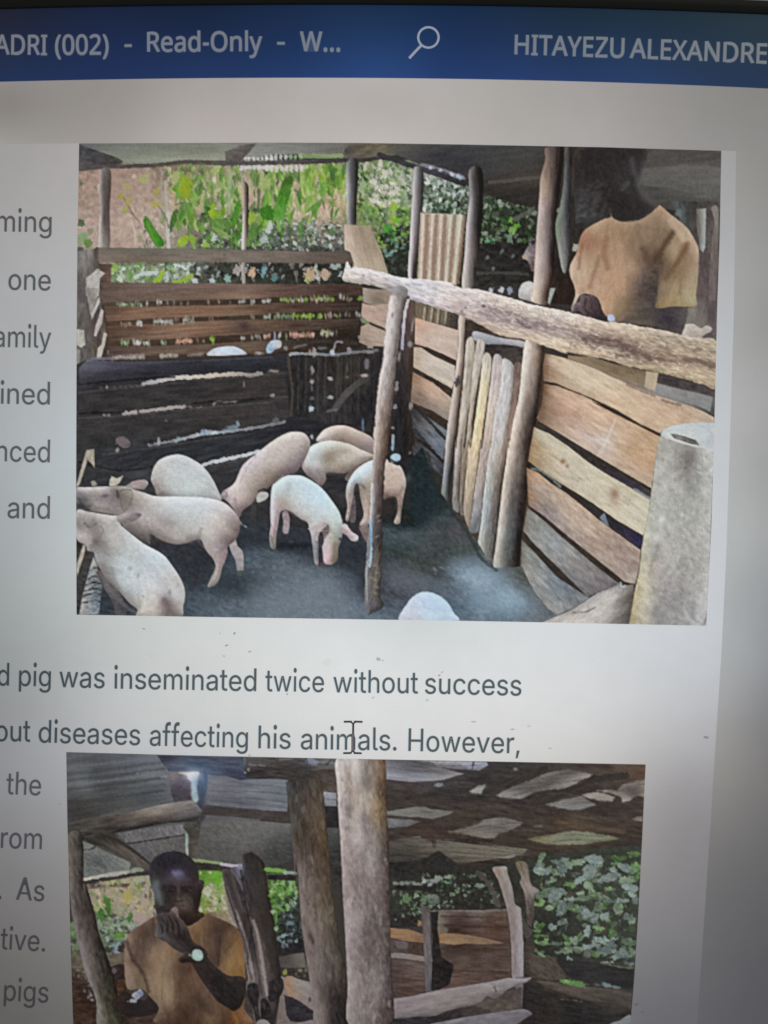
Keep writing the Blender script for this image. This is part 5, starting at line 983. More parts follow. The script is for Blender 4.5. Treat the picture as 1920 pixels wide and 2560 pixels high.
    for k, x, y, rx, ry, col, op in (('J', 150, 1410, 260, 60, (56, 60, 64), .6), ('J', 560, 1080, 180, 22, (44, 44, 46), .8), ('J', 590, 1048, 80, 12, (96, 98, 98), .6), ('J', 330, 950, 120, 10, (82, 86, 96), .6), ('J', 1100, 1200, 80, 200, (48, 48, 52), .6), ('K', 600, 1110, 160, 20, (56, 54, 48), .5), ('K', 300, 930, 160, 18, (52, 54, 48), .6),
                                     ('K', 400, 320, 26, 34, (96, 128, 140), .7), ('K', 620, 500, 120, 26, (58, 80, 74), .6), ('I', 980, 1000, 160, 60, (66, 60, 66), .7), ('I', 780, 1000, 40, 60, (78, 74, 80), .6), ('K', 1050, 1120, 140, 50, (124, 132, 136), .5), ('K', 1200, 1400, 160, 60, (112, 128, 138), .5), ('K', 850, 740, 100, 60, (82, 76, 74), .4), ('K', 260, 440, 90, 130, (40, 38, 40), .7), ('K', 420, 660, 120, 50, (36, 38, 38), .7)):
        B_(k, x, y, rx, ry, col, op, 18)
    for sp, col, op, sf in (('J 0 880 200 900 480 880 620 840 1150 900 1230 1000 1230 1500 1180 1350 1090 1240 880 1240 500 1100 250 1080 60 1250 0 1250', (52, 52, 54), .75, 34), ('K 380 200 520 180 640 350 700 560 560 640 420 720 220 700 200 480 380 420', (40, 46, 46), .8, 34),
                            ('J 0 1330 250 1300 450 1370 420 1480 200 1500 0 1450', (58, 62, 64), .6, 30), ('J 500 1040 780 1050 800 1090 520 1105', (40, 41, 43), .8, 12), ('J 850 1225 1060 1215 1200 1300 1120 1290 950 1240', (52, 54, 56), .6, 14), ('I 700 930 1100 920 1180 1100 1100 1240 1000 1300 900 1150 800 1020', (52, 50, 52), .8, 26),
                            ('K 200 690 420 720 460 700 330 620 200 640', (40, 42, 42), .7, 12), ('J 400 1350 1050 1330 1120 1450 1150 1640 500 1650 300 1560', (116, 122, 128), .55, 60), ('K 760 1040 1080 1020 1250 1150 1400 1300 1420 1440 1000 1440 900 1250', (128, 144, 156), .6, 50), ('K 820 1120 960 1090 1100 1180 980 1240', (150, 164, 172), .45, 26), ('K 1080 1240 1240 1230 1350 1360 1180 1380', (142, 160, 172), .45, 30), ('K 220 1010 520 1120 620 1230 420 1260 220 1180', (96, 100, 104), .5, 40)):
        S(sp, col, soft=sf, op=op, tex=(4, 12, 7, 20), jit=5)
    K('K 560 100 640 420 770 600 900 780 1000 970 1130 1080', 30, (48, 46, 44), .5)
    # left front trough and sticks
    S('I 40 430 120 150 185 140 188 300 160 260 130 230 70 420 36 470', (158, 150, 136), 'stick', 'pale split stick leaning in the left corner', tex=(12, 14, 6, 100), **N)
    S('I 36 560 240 650 130 700 130 900 210 1080 240 1300 260 1530 36 1530', 'I 80 850 60 56 52, 100 1100 64 60 56, 60 1350 58 54 52, 200 1250 74 76 82, 220 1400 58 62 66', **N)
    S('I 95 930 115 935 100 1020 40 1200 36 1100', (154, 148, 138), 'stick', 'pale stick beside the nearest pig', tex=(12, 14, 6, 100), **N)
    S('I 180 1030 228 1170 250 1280 235 1400 225 1515 60 1515 90 1350 130 1200', 'I 190 1100 150 152 148, 190 1250 100 104 108, 150 1320 136 140 142, 180 1420 112 122 130, 110 1480 140 140 140', 'trough', 'rough grey feeding trough in the bottom left corner', tex=(16, 9, 4, -20), **N)
    for y in (1130, 1200, 1250, 1300, 1340, 1400):
        K(f'I {150-(y-1130)*.25} {y+20} 190 {y-4} 235 {y+10}', 12, (44, 46, 52), .75)
    S('I 370 55 430 40 485 90 465 130 400 120', (108, 96, 100), op=.8)
    B_('I', 378, 148, 16, 22, (150, 142, 140), .8, 20, True)
    B_('I', 180, 425, 22, 22, (158, 154, 140), .8, 0, True)
    B_('I', 560, 350, 110, 40, (78, 76, 86), .6, -10)
    S('I 312 400 330 365 372 385 425 362 395 420 360 450 310 445', (168, 162, 150), tex=(10, 6, 4, 90), **N)
    # ------------------------------------------------ pigs, rear ones first
    P_ = dict(tex=(4, 9, 7, 20), vol=(24, 26, -.3, -.95), jit=.3)
    S('J 835 212 880 130 940 92 1010 78 1090 84 1180 120 1300 185 1318 300 1290 350 1150 260 1000 215', 'J 900 160 180 170 162, 1000 110 176 160 146, 1050 150 150 136 122, 1150 160 158 142 128, 1250 230 136 122 116, 1280 300 120 108 102, 1010 190 142 126 112', 'pig', 'farthest pig, brownish back against the dark fence', **P_)
    S('J 1130 430 1190 400 1190 450 1130 520 1090 540 1070 510', 'J 1120 480 112 98 92', op=.9)
    S('J 718 380 750 290 830 228 950 205 1100 230 1200 278 1300 320 1300 350 1220 390 1150 425 1100 458 1050 475 920 468 912 530 870 582 812 535 765 500 738 470 715 430', 'J 780 300 170 178 178, 850 260 172 180 176, 950 260 168 168 156, 930 350 134 124 108, 990 300 146 136 118, 1050 340 166 158 144, 1180 320 172 162 150, 1250 340 150 138 126, 850 420 160 156 152, 760 470 128 116 114, 870 520 126 116 112, 1050 440 140 126 114, 800 380 172 176 174, 950 430 156 144 130, 740 400 160 158 150', 'pig', 'pig standing second from the back with a brown smudge on its side', **P_)
    B_('J', 935, 345, 44, 66, (128, 114, 98), .65, 20)
    B_('J', 1075, 290, 60, 26, (140, 126, 110), .5, 10)
    K('J 740 350 725 400 740 450', 14, (148, 132, 126), .7)
    # pig stretching up to the fence
    S('J 300 720 340 700 325 850 290 860', (70, 66, 64), op=.6)
    S('J 662 130 740 148 782 220 765 300 700 420 650 475 560 500 480 565 400 620 350 655 290 735 225 780 190 850 172 830 150 780 95 710 40 670 60 625 150 560 200 450 240 390 350 300 480 200 590 142',
      'J 600 180 176 168 158, 500 240 172 162 152, 400 320 172 164 160, 300 400 170 160 162, 200 530 176 166 158, 100 640 172 160 156, 700 200 168 158 150, 740 260 144 132 126, 650 380 134 120 118, 600 440 120 106 106, 480 400 164 152 142, 350 520 150 138 126, 480 510 122 110 100, 280 600 150 138 126, 180 700 176 158 154, 250 700 150 136 128, 180 780 128 112 110, 60 660 130 114 112, 550 330 166 156 146, 430 460 142 128 118', 'pig', 'pig stretched uphill with its snout down by the fence', **P_)
    K('J 330 330 250 440 200 560', 12, (154, 142, 142), .5)
    K('J 60 620 90 650 80 700', 12, (110, 98, 98), .6)
    S('J 335 672 368 635 425 632 436 665 400 700 345 716', 'J 380 670 168 166 160', 'hoof', 'pale upturned hoof under the stretched pig')
    K('J 350 625 400 605 440 625', 12, (36, 40, 46), .8)
    # pig behind the row, left
    S('I 655 385 680 290 740 222 860 186 960 206 1080 280 1160 380 1210 480 1238 570 1100 560 760 545 702 520 690 470 663 425', 'I 720 300 164 162 156, 860 230 162 164 164, 950 300 168 172 172, 1080 400 166 172 170, 1150 500 158 160 158, 750 400 158 158 152, 780 300 168 170 166, 700 450 140 130 126, 730 520 122 112 108, 850 480 164 168 164, 1000 500 166 174 170', 'pig', 'rounded rear of the pig behind the left group', **P_)
    # pig across the left side
    S('I 1300 900 1352 868 1372 940 1418 1000 1425 1120 1412 1155 1372 1150 1358 1070 1318 990', 'I 1340 930 150 132 130, 1380 1000 154 138 138, 1395 1100 140 124 124', 'leg', 'hind leg set back, of the long pig on the left')
    S('I 1378 1150 1415 1150 1405 1190 1375 1190', (70, 78, 72))
    K('I 1385 745 1410 765 1445 790', 14, (126, 136, 128), .9)
    S('I 36 468 110 458 200 455 440 450 520 478 620 510 700 533 900 537 1100 545 1250 580 1340 650 1395 740 1388 830 1350 900 1295 950 1290 1010 1270 1070 1245 1130 1215 1235 1165 1280 1125 1282 1150 1220 1190 1130 1175 1060 1110 980 1062 890 950 920 860 930 760 905 650 850 645 940 560 890 430 790 400 720 330 685 160 655 90 610 36 585',
      'I 100 470 158 150 146, 250 470 160 152 148, 100 560 92 86 84, 100 530 112 106 104, 200 500 134 126 120, 300 570 124 116 114, 200 610 146 138 132, 450 500 128 120 108, 450 580 112 104 96, 370 500 92 84 78, 560 560 150 142 134, 650 600 164 158 152, 900 600 174 182 184, 1100 620 172 176 176, 1280 640 172 166 162, 1350 720 136 122 116, 1370 800 112 100 96, 1250 780 168 156 146, 1150 850 170 164 156, 900 780 160 158 152, 900 880 160 152 144, 700 830 138 128 122, 600 700 160 154 150, 780 740 142 134 132, 550 800 118 110 104, 620 900 88 82 80, 1000 900 142 134 128, 1180 1000 158 146 140, 1260 1020 142 124 128, 1220 1100 148 134 130, 1180 1220 146 140 130, 1280 900 120 106 104, 1200 700 176 172 168, 1050 750 166 166 162, 750 650 166 164 162',
      'pig', 'long pig standing across the left side with its ear up', **P_)
    B_('I', 275, 530, 30, 16, (80, 74, 78), .8, -10)
    K('I 375 490 385 540', 18, (64, 60, 56), .8)
    K('I 420 640 400 560 400 490 480 480 500 540 470 620 430 650', 13, (92, 86, 74), .6)
    S('I 450 455 480 425 530 402 600 395 632 418 622 450 590 475 520 470', 'I 500 440 150 134 130, 560 425 164 130 128, 610 415 150 138 136, 590 470 128 112 110', 'ear', 'pink ear of the long pig', jit=.8)
    S('I 36 590 90 600 160 650 120 680 36 640', (70, 70, 70))
    # nearest pig, bottom left
    S('I 200 1160 290 1180 420 1380 450 1515 370 1520 330 1400 270 1300', 'I 300 1280 96 88 86, 400 1450 78 74 74')
    S('I 36 655 130 660 180 668 330 692 380 700 400 762 450 810 600 928 750 1012 840 1120 918 1250 938 1350 922 1450 890 1540 555 1540 545 1472 480 1420 380 1310 300 1240 260 1180 200 1080 180 1000 130 985 110 935 36 880',
      'I 80 690 144 138 132, 250 700 156 150 146, 60 780 120 112 110, 120 850 160 148 146, 80 870 164 156 154, 190 760 120 112 110, 250 760 146 142 136, 200 900 116 110 104, 300 850 158 154 148, 400 850 158 156 152, 250 950 118 112 106, 350 960 152 150 144, 500 950 168 172 170, 240 1040 140 140 136, 400 1080 164 172 172, 550 1080 160 168 166, 700 1050 168 178 182, 650 1200 168 172 176, 800 1150 168 172 172, 850 1250 160 156 148, 400 1250 160 166 164, 280 1150 120 116 112, 500 1300 160 166 166, 520 1400 150 148 142, 700 1300 178 176 172, 620 1450 176 172 162, 720 1400 166 158 150, 780 1420 118 106 104, 800 1490 116 104 98, 880 1350 168 170 168, 900 1450 156 150 142, 620 1530 172 162 150, 350 1300 118 108 102',
      'pig', 'nearest pig in the bottom left corner seen from above', **P_)
    K('I 330 1120 350 1220 430 1350 540 1450', 22, (126, 122, 118), .5)
    for x, y, rx, ry, col in ((780, 1420, 46, 44, (112, 98, 98)), (810, 1330, 14, 20, (116, 110, 110)), (590, 1360, 12, 8, (110, 112, 116)), (200, 910, 34, 26, (92, 86, 80)), (550, 1190, 14, 24, (128, 132, 134)), (480, 1130, 18, 16, (130, 132, 132)), (810, 1490, 30, 30, (108, 94, 90))):
        B_('I', x, y, rx, ry, col, .7, 20)
    K('I 100 750 150 790 200 760', 11, (100, 92, 92), .7)
    K('I 240 780 260 830 190 900 130 960', 13, (112, 104, 98), .5)
    S('I 372 705 410 680 480 666 545 670 578 690 520 735 430 762 385 745', 'I 420 690 160 144 142, 480 700 140 116 114, 560 688 112 100 102, 440 740 116 104 98', 'ear', 'pink ear of the nearest pig', jit=.8)
    # pig with the head down in the middle
    S('J 550 800 590 788 612 860 602 960 570 978 552 950 558 880', 'J 580 840 148 120 124, 575 940 150 128 130', 'leg', 'far hind leg of the white pig in the middle')
    S('J 600 1030 640 1040 640 1050 600 1050', (60, 60, 62))
    S('J 640 490 720 500 800 540 880 600 960 700 1020 790 1050 890 1045 1000 1015 1100 1010 1180 975 1225 930 1232 895 1215 885 1120 868 1060 850 1000 852 1220 820 1222 808 1130 790 1000 772 930 758 880 700 850 620 790 570 780 532 805 515 900 500 1000 492 1100 455 1090 443 1010 455 900 450 800 462 600 500 550 570 500',
      'J 560 540 168 184 184, 700 560 170 186 190, 500 620 168 178 176, 480 760 168 158 158, 600 720 170 166 158, 570 720 160 140 130, 750 700 172 184 186, 850 680 168 188 196, 900 780 172 184 186, 980 850 172 182 180, 980 950 158 164 152, 920 900 160 158 150, 700 820 166 160 154, 800 850 168 172 170, 490 900 160 144 146, 480 1000 146 130 124, 475 1070 134 128 120, 830 1000 160 152 150, 835 1150 130 132 134, 960 1040 158 150 136, 920 1080 170 158 156, 990 1080 132 120 106, 920 1150 176 150 150, 930 1215 184 156 158, 985 1190 116 104 92, 530 650 160 164 160, 650 620 166 180 182, 1030 1000 140 140 136',
      'pig', 'white pig in the middle with its snout on the ground', tex=(4, 9, 7, 20), vol=(22, 24, -.45, -.9), jit=.3)
    K('J 835 1040 840 1200', 14, (92, 92, 96), .6)
    S('J 850 1000 885 960 895 1040 875 1110 870 1230 850 1225', (58, 54, 54))
    S('J 870 925 930 900 940 960 900 1020 885 960', 'J 900 950 104 90 86')
    S('J 765 935 790 925 850 895 895 880 922 900 900 925 850 950 790 948', 'J 800 935 166 148 148, 880 905 172 152 150', 'ear', 'left ear of the white pig in the middle', jit=.8)
    S('J 1030 910 1050 895 1085 898 1110 940 1150 975 1182 1000 1165 1035 1120 1032 1080 990 1040 965', 'J 1070 930 180 162 164, 1110 980 168 138 142, 1165 1010 178 168 170, 1060 960 150 122 126', 'ear', 'right ear of the white pig in the middle', jit=.8)
    B_('J', 1028, 1018, 14, 12, (58, 70, 86), .9, 0, True)
    B_('J', 870, 1225, 30, 12, (96, 66, 58), .8, 0)
    K('J 560 610 545 680 570 740', 10, (146, 146, 142), .5)
    # pig behind the slanting post
    S('J 1120 700 1150 660 1160 860 1110 870', (104, 94, 98), op=.8)
    S('J 1310 362 1220 400 1150 460 1095 550 1075 650 1090 750 1075 855 1098 865 1118 760 1140 650 1152 575 1182 572 1200 690 1225 820 1190 905 1262 905 1300 800 1395 690 1490 672 1508 780 1475 885 1525 888 1535 800 1560 650 1577 545 1540 430 1480 385 1420 362',
      'J 1250 430 170 184 190, 1150 520 162 176 180, 1110 700 156 142 134, 1090 820 150 136 126, 1200 500 172 182 184, 1250 560 150 140 126, 1200 620 122 108 92, 1240 750 154 136 126, 1240 870 158 142 134, 1290 640 150 138 124, 1440 420 172 154 140, 1500 500 172 154 138, 1550 560 166 152 140, 1440 600 162 142 128, 1490 650 148 128 118, 1520 750 138 118 104, 1500 860 156 142 128, 1470 400 168 156 146, 1400 680 120 100 92', 'pig', 'pig half hidden behind the slanting post', **P_)
    B_('J', 1430, 760, 60, 60, (62, 50, 52), .8, 0)
    B_('J', 1165, 600, 16, 30, (70, 60, 62), .8, 0)
    S('J 1190 915 1262 905 1262 1040 1235 1030 1200 960', 'J 1230 960 118 102 100')
    S('J 1445 345 1480 312 1525 320 1530 360 1490 375', 'J 1490 345 150 176 190', 'pail', 'pale blue round object behind the slanting post')
    K('J 1430 330 1440 375 1510 405', 14, (40, 38, 44), .9)
    K('J 1470 165 1465 280', 26, 'J 1465 180 148 156 162, 1460 260 130 166 178', .9)
    K('J 1218 30 1220 130', 8, (92, 112, 138), .8)
    B_('J', 795, 175, 8, 14, (150, 158, 158), .9, 0, True)
    B_('J', 1610, 305, 8, 12, (150, 120, 120), .8, 30, True)
    for sp, w_, col, op, sf in (('J 600 560 590 700 600 770', 30, (142, 140, 134), .5, 12), ('J 600 780 700 840 780 880', 22, (138, 132, 122), .5, 9), ('J 900 900 960 960 1010 1000', 16, (128, 128, 118), .5, 8), ('J 920 1000 930 1100 925 1180', 26, (186, 168, 164), .5, 9), ('J 985 1060 985 1140 975 1200', 18, (112, 98, 86), .6, 8),
                                ('J 520 800 500 900 490 1000', 16, (124, 108, 108), .5, 7), ('J 480 640 470 800 470 900', 12, (186, 196, 200), .5, 6), ('J 455 1000 470 1060 480 1090', 18, (96, 92, 86), .6, 6), ('J 810 1000 815 1100 830 1200', 12, (104, 106, 110), .6, 5),
                                ('J 560 500 500 560 480 640', 14, (190, 200, 204), .4, 7), ('I 1070 800 1050 890 1100 960', 16, (120, 110, 104), .6, 8), ('I 1300 880 1260 960 1210 1000', 20, (116, 100, 96), .5, 8), ('I 700 870 900 915 1050 890', 22, (118, 108, 102), .55, 9), ('I 640 870 560 860 480 790', 30, (96, 88, 84), .6, 12),
                                ('I 1180 1130 1170 1210 1140 1270', 12, (112, 106, 96), .5, 5), ('I 300 640 220 630 160 600', 16, (98, 90, 86), .5, 7), ('I 60 560 90 600 150 620', 12, (60, 58, 58), .6, 6), ('I 250 1180 330 1330 440 1440 530 1500', 24, (112, 104, 100), .6, 9), ('I 550 1350 560 1450 550 1520', 14, (132, 126, 118), .5, 7),
                                ('I 700 1100 800 1220 860 1340', 30, (186, 188, 186), .35, 14), ('I 760 1390 800 1440 790 1510', 34, (98, 86, 84), .5, 8), ('I 210 900 150 960', 20, (96, 88, 84), .5, 8), ('I 720 470 735 520', 12, (112, 102, 98), .6, 6), ('I 690 440 700 500', 14, (128, 118, 114), .5, 6),
                                ('J 560 480 650 440 710 380', 26, (104, 92, 90), .6, 10), ('J 360 600 420 560 480 540', 22, (112, 98, 90), .5, 9), ('J 160 690 170 760 190 820', 24, (112, 96, 94), .5, 8), ('J 920 470 1050 470 1150 425', 20, (108, 98, 90), .6, 8), ('J 840 450 880 520 870 570', 20, (104, 94, 90), .5, 8), ('J 1160 580 1200 570 1240 600', 16, (96, 82, 74), .7, 6),
                                ('J 1400 680 1500 660 1550 600', 20, (110, 92, 80), .6, 8), ('J 1500 700 1510 800', 22, (112, 94, 84), .4, 8), ('J 1230 640 1250 760 1240 880', 20, (168, 154, 142), .5, 7)):
        K(sp, w_, col, op, soft=sf)
    # front bottom pig
    S('K 340 1510 385 1365 440 1300 500 1266 560 1259 640 1280 720 1340 770 1420 800 1510', 'K 420 1400 172 178 188, 560 1300 160 178 196, 560 1400 164 182 196, 700 1400 158 178 194, 600 1480 166 184 196, 450 1490 174 174 188', 'pig', 'pale blue white back of a pig at the bottom edge', tex=(3, 12, 8, 20), rim=(4, -14, -10, -6), jit=.6, vol=(22, 12, -.3, -.9))
    # slanting front post
    S('F 1062 45 1130 38 1182 60 1152 200 1122 450 1102 600 1082 850 1056 1100 1040 1250 J 1445 0 1430 250 1402 400 1390 650 1378 850 1382 1000 1372 1300 1360 1480 1390 1570 1330 1620 1240 1630 1240 1300 1262 1000 1290 700 1300 400 1315 150 1330 0 F 905 1327 930 1000 950 800 990 600 1000 450 1030 200',
      'F 1075 100 178 168 160, 1070 300 182 174 170, 1040 500 176 168 164, 1010 700 170 162 156, 980 900 168 156 148, 960 1100 158 142 130, 1140 100 124 114 108, 1110 300 134 124 120, 1080 500 130 120 116, 1060 750 124 114 108, 1040 1000 112 96 86, J 1330 100 168 152 138, 1330 300 150 134 122, 1400 150 116 96 82, 1390 350 104 86 74, 1310 500 128 112 108, 1350 600 96 82 76, 1330 750 96 86 82, 1300 700 142 138 140, 1340 900 80 72 70, 1320 1050 78 74 72, 1340 1250 98 92 82, 1320 1400 110 104 92, 1350 1450 96 90 80, 1300 1560 84 82 84, 1270 1200 92 88 86, 1370 1590 70 70 72',
      'post', 'pale slanting post standing among the pigs', tex=(10, 18, 5, 98), jit=1.6, vol=(16, 26, -1, 0))
    K('F 1050 60 1028 250 1003 480 985 620 950 820 930 1050 912 1300', 14, (196, 186, 178), .5, soft=5)
    K('J 1293 560 1288 720 1282 860', 12, (186, 182, 180), .9)
    K('J 1280 860 1288 960 1285 1050 1288 1130 1275 1240', 20, 'J 1285 900 130 164 190, 1290 1000 110 150 176, 1285 1150 142 174 192', .95)
    K('J 1262 1200 1248 1300 1252 1450 1258 1540', 15, (150, 154, 152), .8)
    for x, y, rx, ry, col in ((1065, 225, 10, 22, (90, 84, 80)), (990, 880, 12, 26, (190, 180, 172)), (1000, 1100, 30, 40, (110, 98, 88)), (985, 1040, 16, 22, (120, 106, 94)), (1025, 980, 26, 40, (134, 120, 110))):
        B_('F', x, y, rx, ry, col, .6, 10)
    for x, y in ((1320, 1240), (1335, 1300), (1320, 1360), (1335, 1420), (1325, 1470), (1290, 1340)):
        B_('J', x, y, 22, 9, (146, 138, 120), .5, 10)
    for x, y in ((1345, 830), (1355, 870), (1335, 1000)):
        B_('J', x, y, 20, 8, (146, 140, 132), .6, -30)
    # sack and bin at the bottom right
    S('L 170 1720 300 1660 430 1605 540 1535 640 1468 760 1425 835 1390 850 1405 945 1396 942 1500 920 1760 150 1760', 'L 300 1700 164 158 152, 450 1620 152 146 142, 600 1600 170 166 160, 750 1500 176 172 166, 850 1450 140 134 128, 700 1650 172 166 160, 915 1500 84 76 70, 890 1650 92 86 82, 640 1490 150 148 146, 400 1680 174 168 160', 'sack', 'pale sack lying against the fence at the bottom', tex=(7, 14, 6, -30), **N)
    K('L 440 1630 540 1625 620 1590', 12, (92, 88, 86), .8)
    K('L 835 1385 845 1420 870 1410', 16, (150, 160, 170), .8)
    S('L 1165 165 1172 130 1200 105 1250 82 1350 62 1480 52 1620 55 1610 300 1592 800 1570 1300 1548 1760 900 1760 950 1450 985 1300 1008 1100 1025 1000 1050 860 1080 690 1100 520 1130 300 1150 200',
      'L 1200 300 158 156 142, 1150 600 164 162 150, 1350 300 146 142 132, 1380 350 118 110 104, 1500 300 162 160 152, 1400 600 144 142 132, 1300 600 158 156 144, 1550 600 158 158 148, 1150 900 170 168 154, 1300 900 160 158 148, 1500 1000 156 154 144, 1060 1050 178 174 152, 1100 1100 148 142 128, 1030 1300 180 174 144, 1150 1300 158 150 138, 1400 1200 150 146 134, 1350 1400 142 138 130, 1550 1400 160 158 150, 980 1500 178 164 124, 950 1650 170 154 114, 1010 1600 180 172 144, 1150 1600 142 138 132, 1400 1650 148 146 140, 1500 1600 162 160 156, 1250 1100 162 160 148, 1200 750 160 160 146',
      'bin', 'tall cement coloured cylinder in the bottom right corner', tex=(8, 12, 10, 60), rim=(4, -14, -12, -16), **N, vol=(34, 14, .5, -.3))
    for x, y, rx, ry, col, op in ((1175, 855, 24, 22, (196, 198, 192), .8), (1130, 1010, 50, 34, (188, 190, 182), .6), (1390, 540, 30, 24, (116, 114, 106), .6), (1420, 320, 60, 50, (112, 106, 100), .6), (1120, 1150, 16, 100, (128, 120, 110), .5), (1350, 820, 20, 14, (180, 184, 182), .5), (1490, 470, 40, 10, (184, 182, 174), .5), (1120, 1620, 40, 60, (122, 118, 112), .5), (1540, 1690, 10, 50, (112, 94, 92), .7)):
        B_('L', x, y, rx, ry, col, op, 20)
    S('L 1172 150 1190 112 1250 84 1350 64 1480 54 1606 60 1606 298 1530 275 1420 250 1300 215 1200 180', 'L 1200 130 176 184 186, 1350 90 172 182 188, 1550 100 168 178 186, 1550 240 164 176 186, 1300 200 186 190 188, 1400 240 182 182 178', 'rim', 'bluish white rim of the cement cylinder', tex=(5, 14, 8, 20), **N)
    S('L 1245 148 1300 150 1400 180 1460 200 1485 240 1430 235 1350 210 1280 185', 'L 1300 170 120 112 104, 1440 220 94 88 84', tex=(14, 8, 5, 20), **N)
    # the long bark rail over everything on the right
    S('B 648 1190 665 1120 690 1040 722 1095 745 1090 830 1098 940 1120 1050 1152 1190 1180 1500 1205 G 500 0 620 8 850 62 1100 138 1350 188 1500 225 1659 268 H 300 275 450 290 600 318 750 345 900 375 1050 415 1238 448 1232 815 1120 800 1000 765 850 725 700 692 500 650 350 602 200 570 0 535 G 1380 545 1200 482 1050 432 850 400 740 350 640 290 500 230 380 190 260 150 90 98 B 1200 1327 1060 1300 900 1240 740 1220',
      'B 690 1120 196 186 178, 720 1180 190 178 168, 900 1150 192 184 180, 850 1220 184 172 160, 1100 1230 166 160 158, 1130 1300 150 144 142, 1300 1250 184 182 188, 1550 1280 190 180 174, G 100 60 186 182 190, 300 60 188 178 172, 500 80 190 178 170, 500 190 178 160 152, 700 80 186 172 162, 900 110 190 176 160, 800 200 156 140 134, 1100 200 184 170 152, 1000 300 148 132 128, 850 350 182 162 142, 1300 240 184 172 160, 1200 330 150 134 126, 1250 440 188 170 144, 1100 400 188 168 144, 1500 300 190 172 152, 1450 400 158 140 128, 1580 500 186 160 132, H 100 320 180 158 136, 300 330 176 156 132, 550 370 180 162 134, 800 420 160 144 120, 1000 450 152 136 114, 1150 480 158 142 114, 200 430 118 96 84, 400 470 122 100 88, 300 500 162 148 126, 650 570 116 92 78, 500 600 166 150 122, 800 560 146 124 100, 900 650 172 150 120, 1100 620 116 96 80, 1150 700 176 154 124, 1000 540 170 150 120, 1180 780 168 148 116, 700 650 166 148 118',
      'rail', 'long rough bark covered rail running along the right fence', tex=(15, 14, 4, 18), jit=1.3, vol=(16, 20, 0, -1))
    for sp, w_, col, op in (('G 680 155 780 175 900 205 1000 235 1100 285 1200 310 1350 340 1500 380', 20, (122, 106, 104), .55), ('G 980 260 1020 310 1060 330', 20, (100, 86, 86), .6), ('G 1480 380 1540 440 1600 500 1659 470', 26, (112, 94, 86), .55), ('H 120 420 200 450 300 430 400 440 460 480 550 500', 28, (96, 74, 66), .6), ('H 400 560 460 560 560 560 620 545 680 590', 24, (98, 80, 70), .6), ('H 620 560 700 590 800 600 900 610', 26, (110, 86, 72), .6), ('H 950 590 1050 600 1150 640 1235 660', 28, (108, 88, 74), .65), ('G 640 200 800 260 900 290', 18, (134, 118, 114), .5), ('H 700 440 800 500 820 470', 22, (118, 98, 82), .5), ('H 1050 520 1110 515', 22, (112, 96, 80), .6), ('G 500 200 540 170 570 110', 10, (120, 104, 96), .7)):
        K(sp, w_, col, op, jit=4)
    r = np.random.default_rng(12)
    for _ in range(90):
        t = r.uniform(0, 1)
        if t < .5:
            x, y = 450 + t * 2 * 1200, 60 + t * 2 * 260 + r.normal(60, 60)
            k = 'G'
        else:
            x, y = (t - .5) * 2 * 1200, 330 + (t - .5) * 2 * 160 + r.uniform(-30, 220)
            k = 'H'
        B_(k, x, y, r.uniform(8, 26), r.uniform(4, 9), [(206, 190, 172), (128, 110, 98), (150, 130, 114), (212, 198, 184)][r.integers(4)], r.uniform(.25, .6), r.uniform(-60, 30), True)
    for x in range(640, 1500, 34):
        K(f'G {x} {60+(x-600)*.235+r.normal(0,8)} {x+12} {90+(x-600)*.235}', 5, (150, 132, 120), .5)
    B_('G', 500, 140, 60, 36, (170, 150, 140), .6, -20, True)
    B_('G', 690, 150, 16, 14, (96, 84, 84), .7, 0, True)
    B_('G', 1078, 330, 12, 12, (120, 76, 68), .8, 0, True)
    B_('B', 825, 1155, 14, 10, (140, 120, 108), .7, 0, True)
    K('G 1425 440 1400 530', 6, (110, 96, 84), .6)
    S('F 1060 0 1130 -20 1190 10 1182 80 1120 60 1060 60', 'F 1080 20 150 146 144, 1150 30 112 104 100', op=.8)
    c.finish(2.6, gain=1.05, lift=-3, glow=9, tint={'pig': (1.04, (2, 3, 6), .95), 'ear': (1.04, (0, 4, 6), .72), 'leg': (1.03, (-1, 3, 5), .6), 'sack': (1.03, (2, 2, 2), .9), 'rim': (1.0, (2, 2, 0), .6), 'floor': (1.0, (-2, 2, 6), 1.15), 'slat': (1.03, (0, 2, 5), .85), 'plank': (1.0, (1, 0, 2), .84), 'post': (1.0, (0, 0, 2), .85), 'rail': (1.03, (1, 1, 4), .82), 'tan_shirt': (1.02, (2, 0, 0), 1.02), 'bin': (1.02, (0, 1, 5), .8), 'rusty_sheet': (1.02, (1, 1, 3), .9)})
    return c


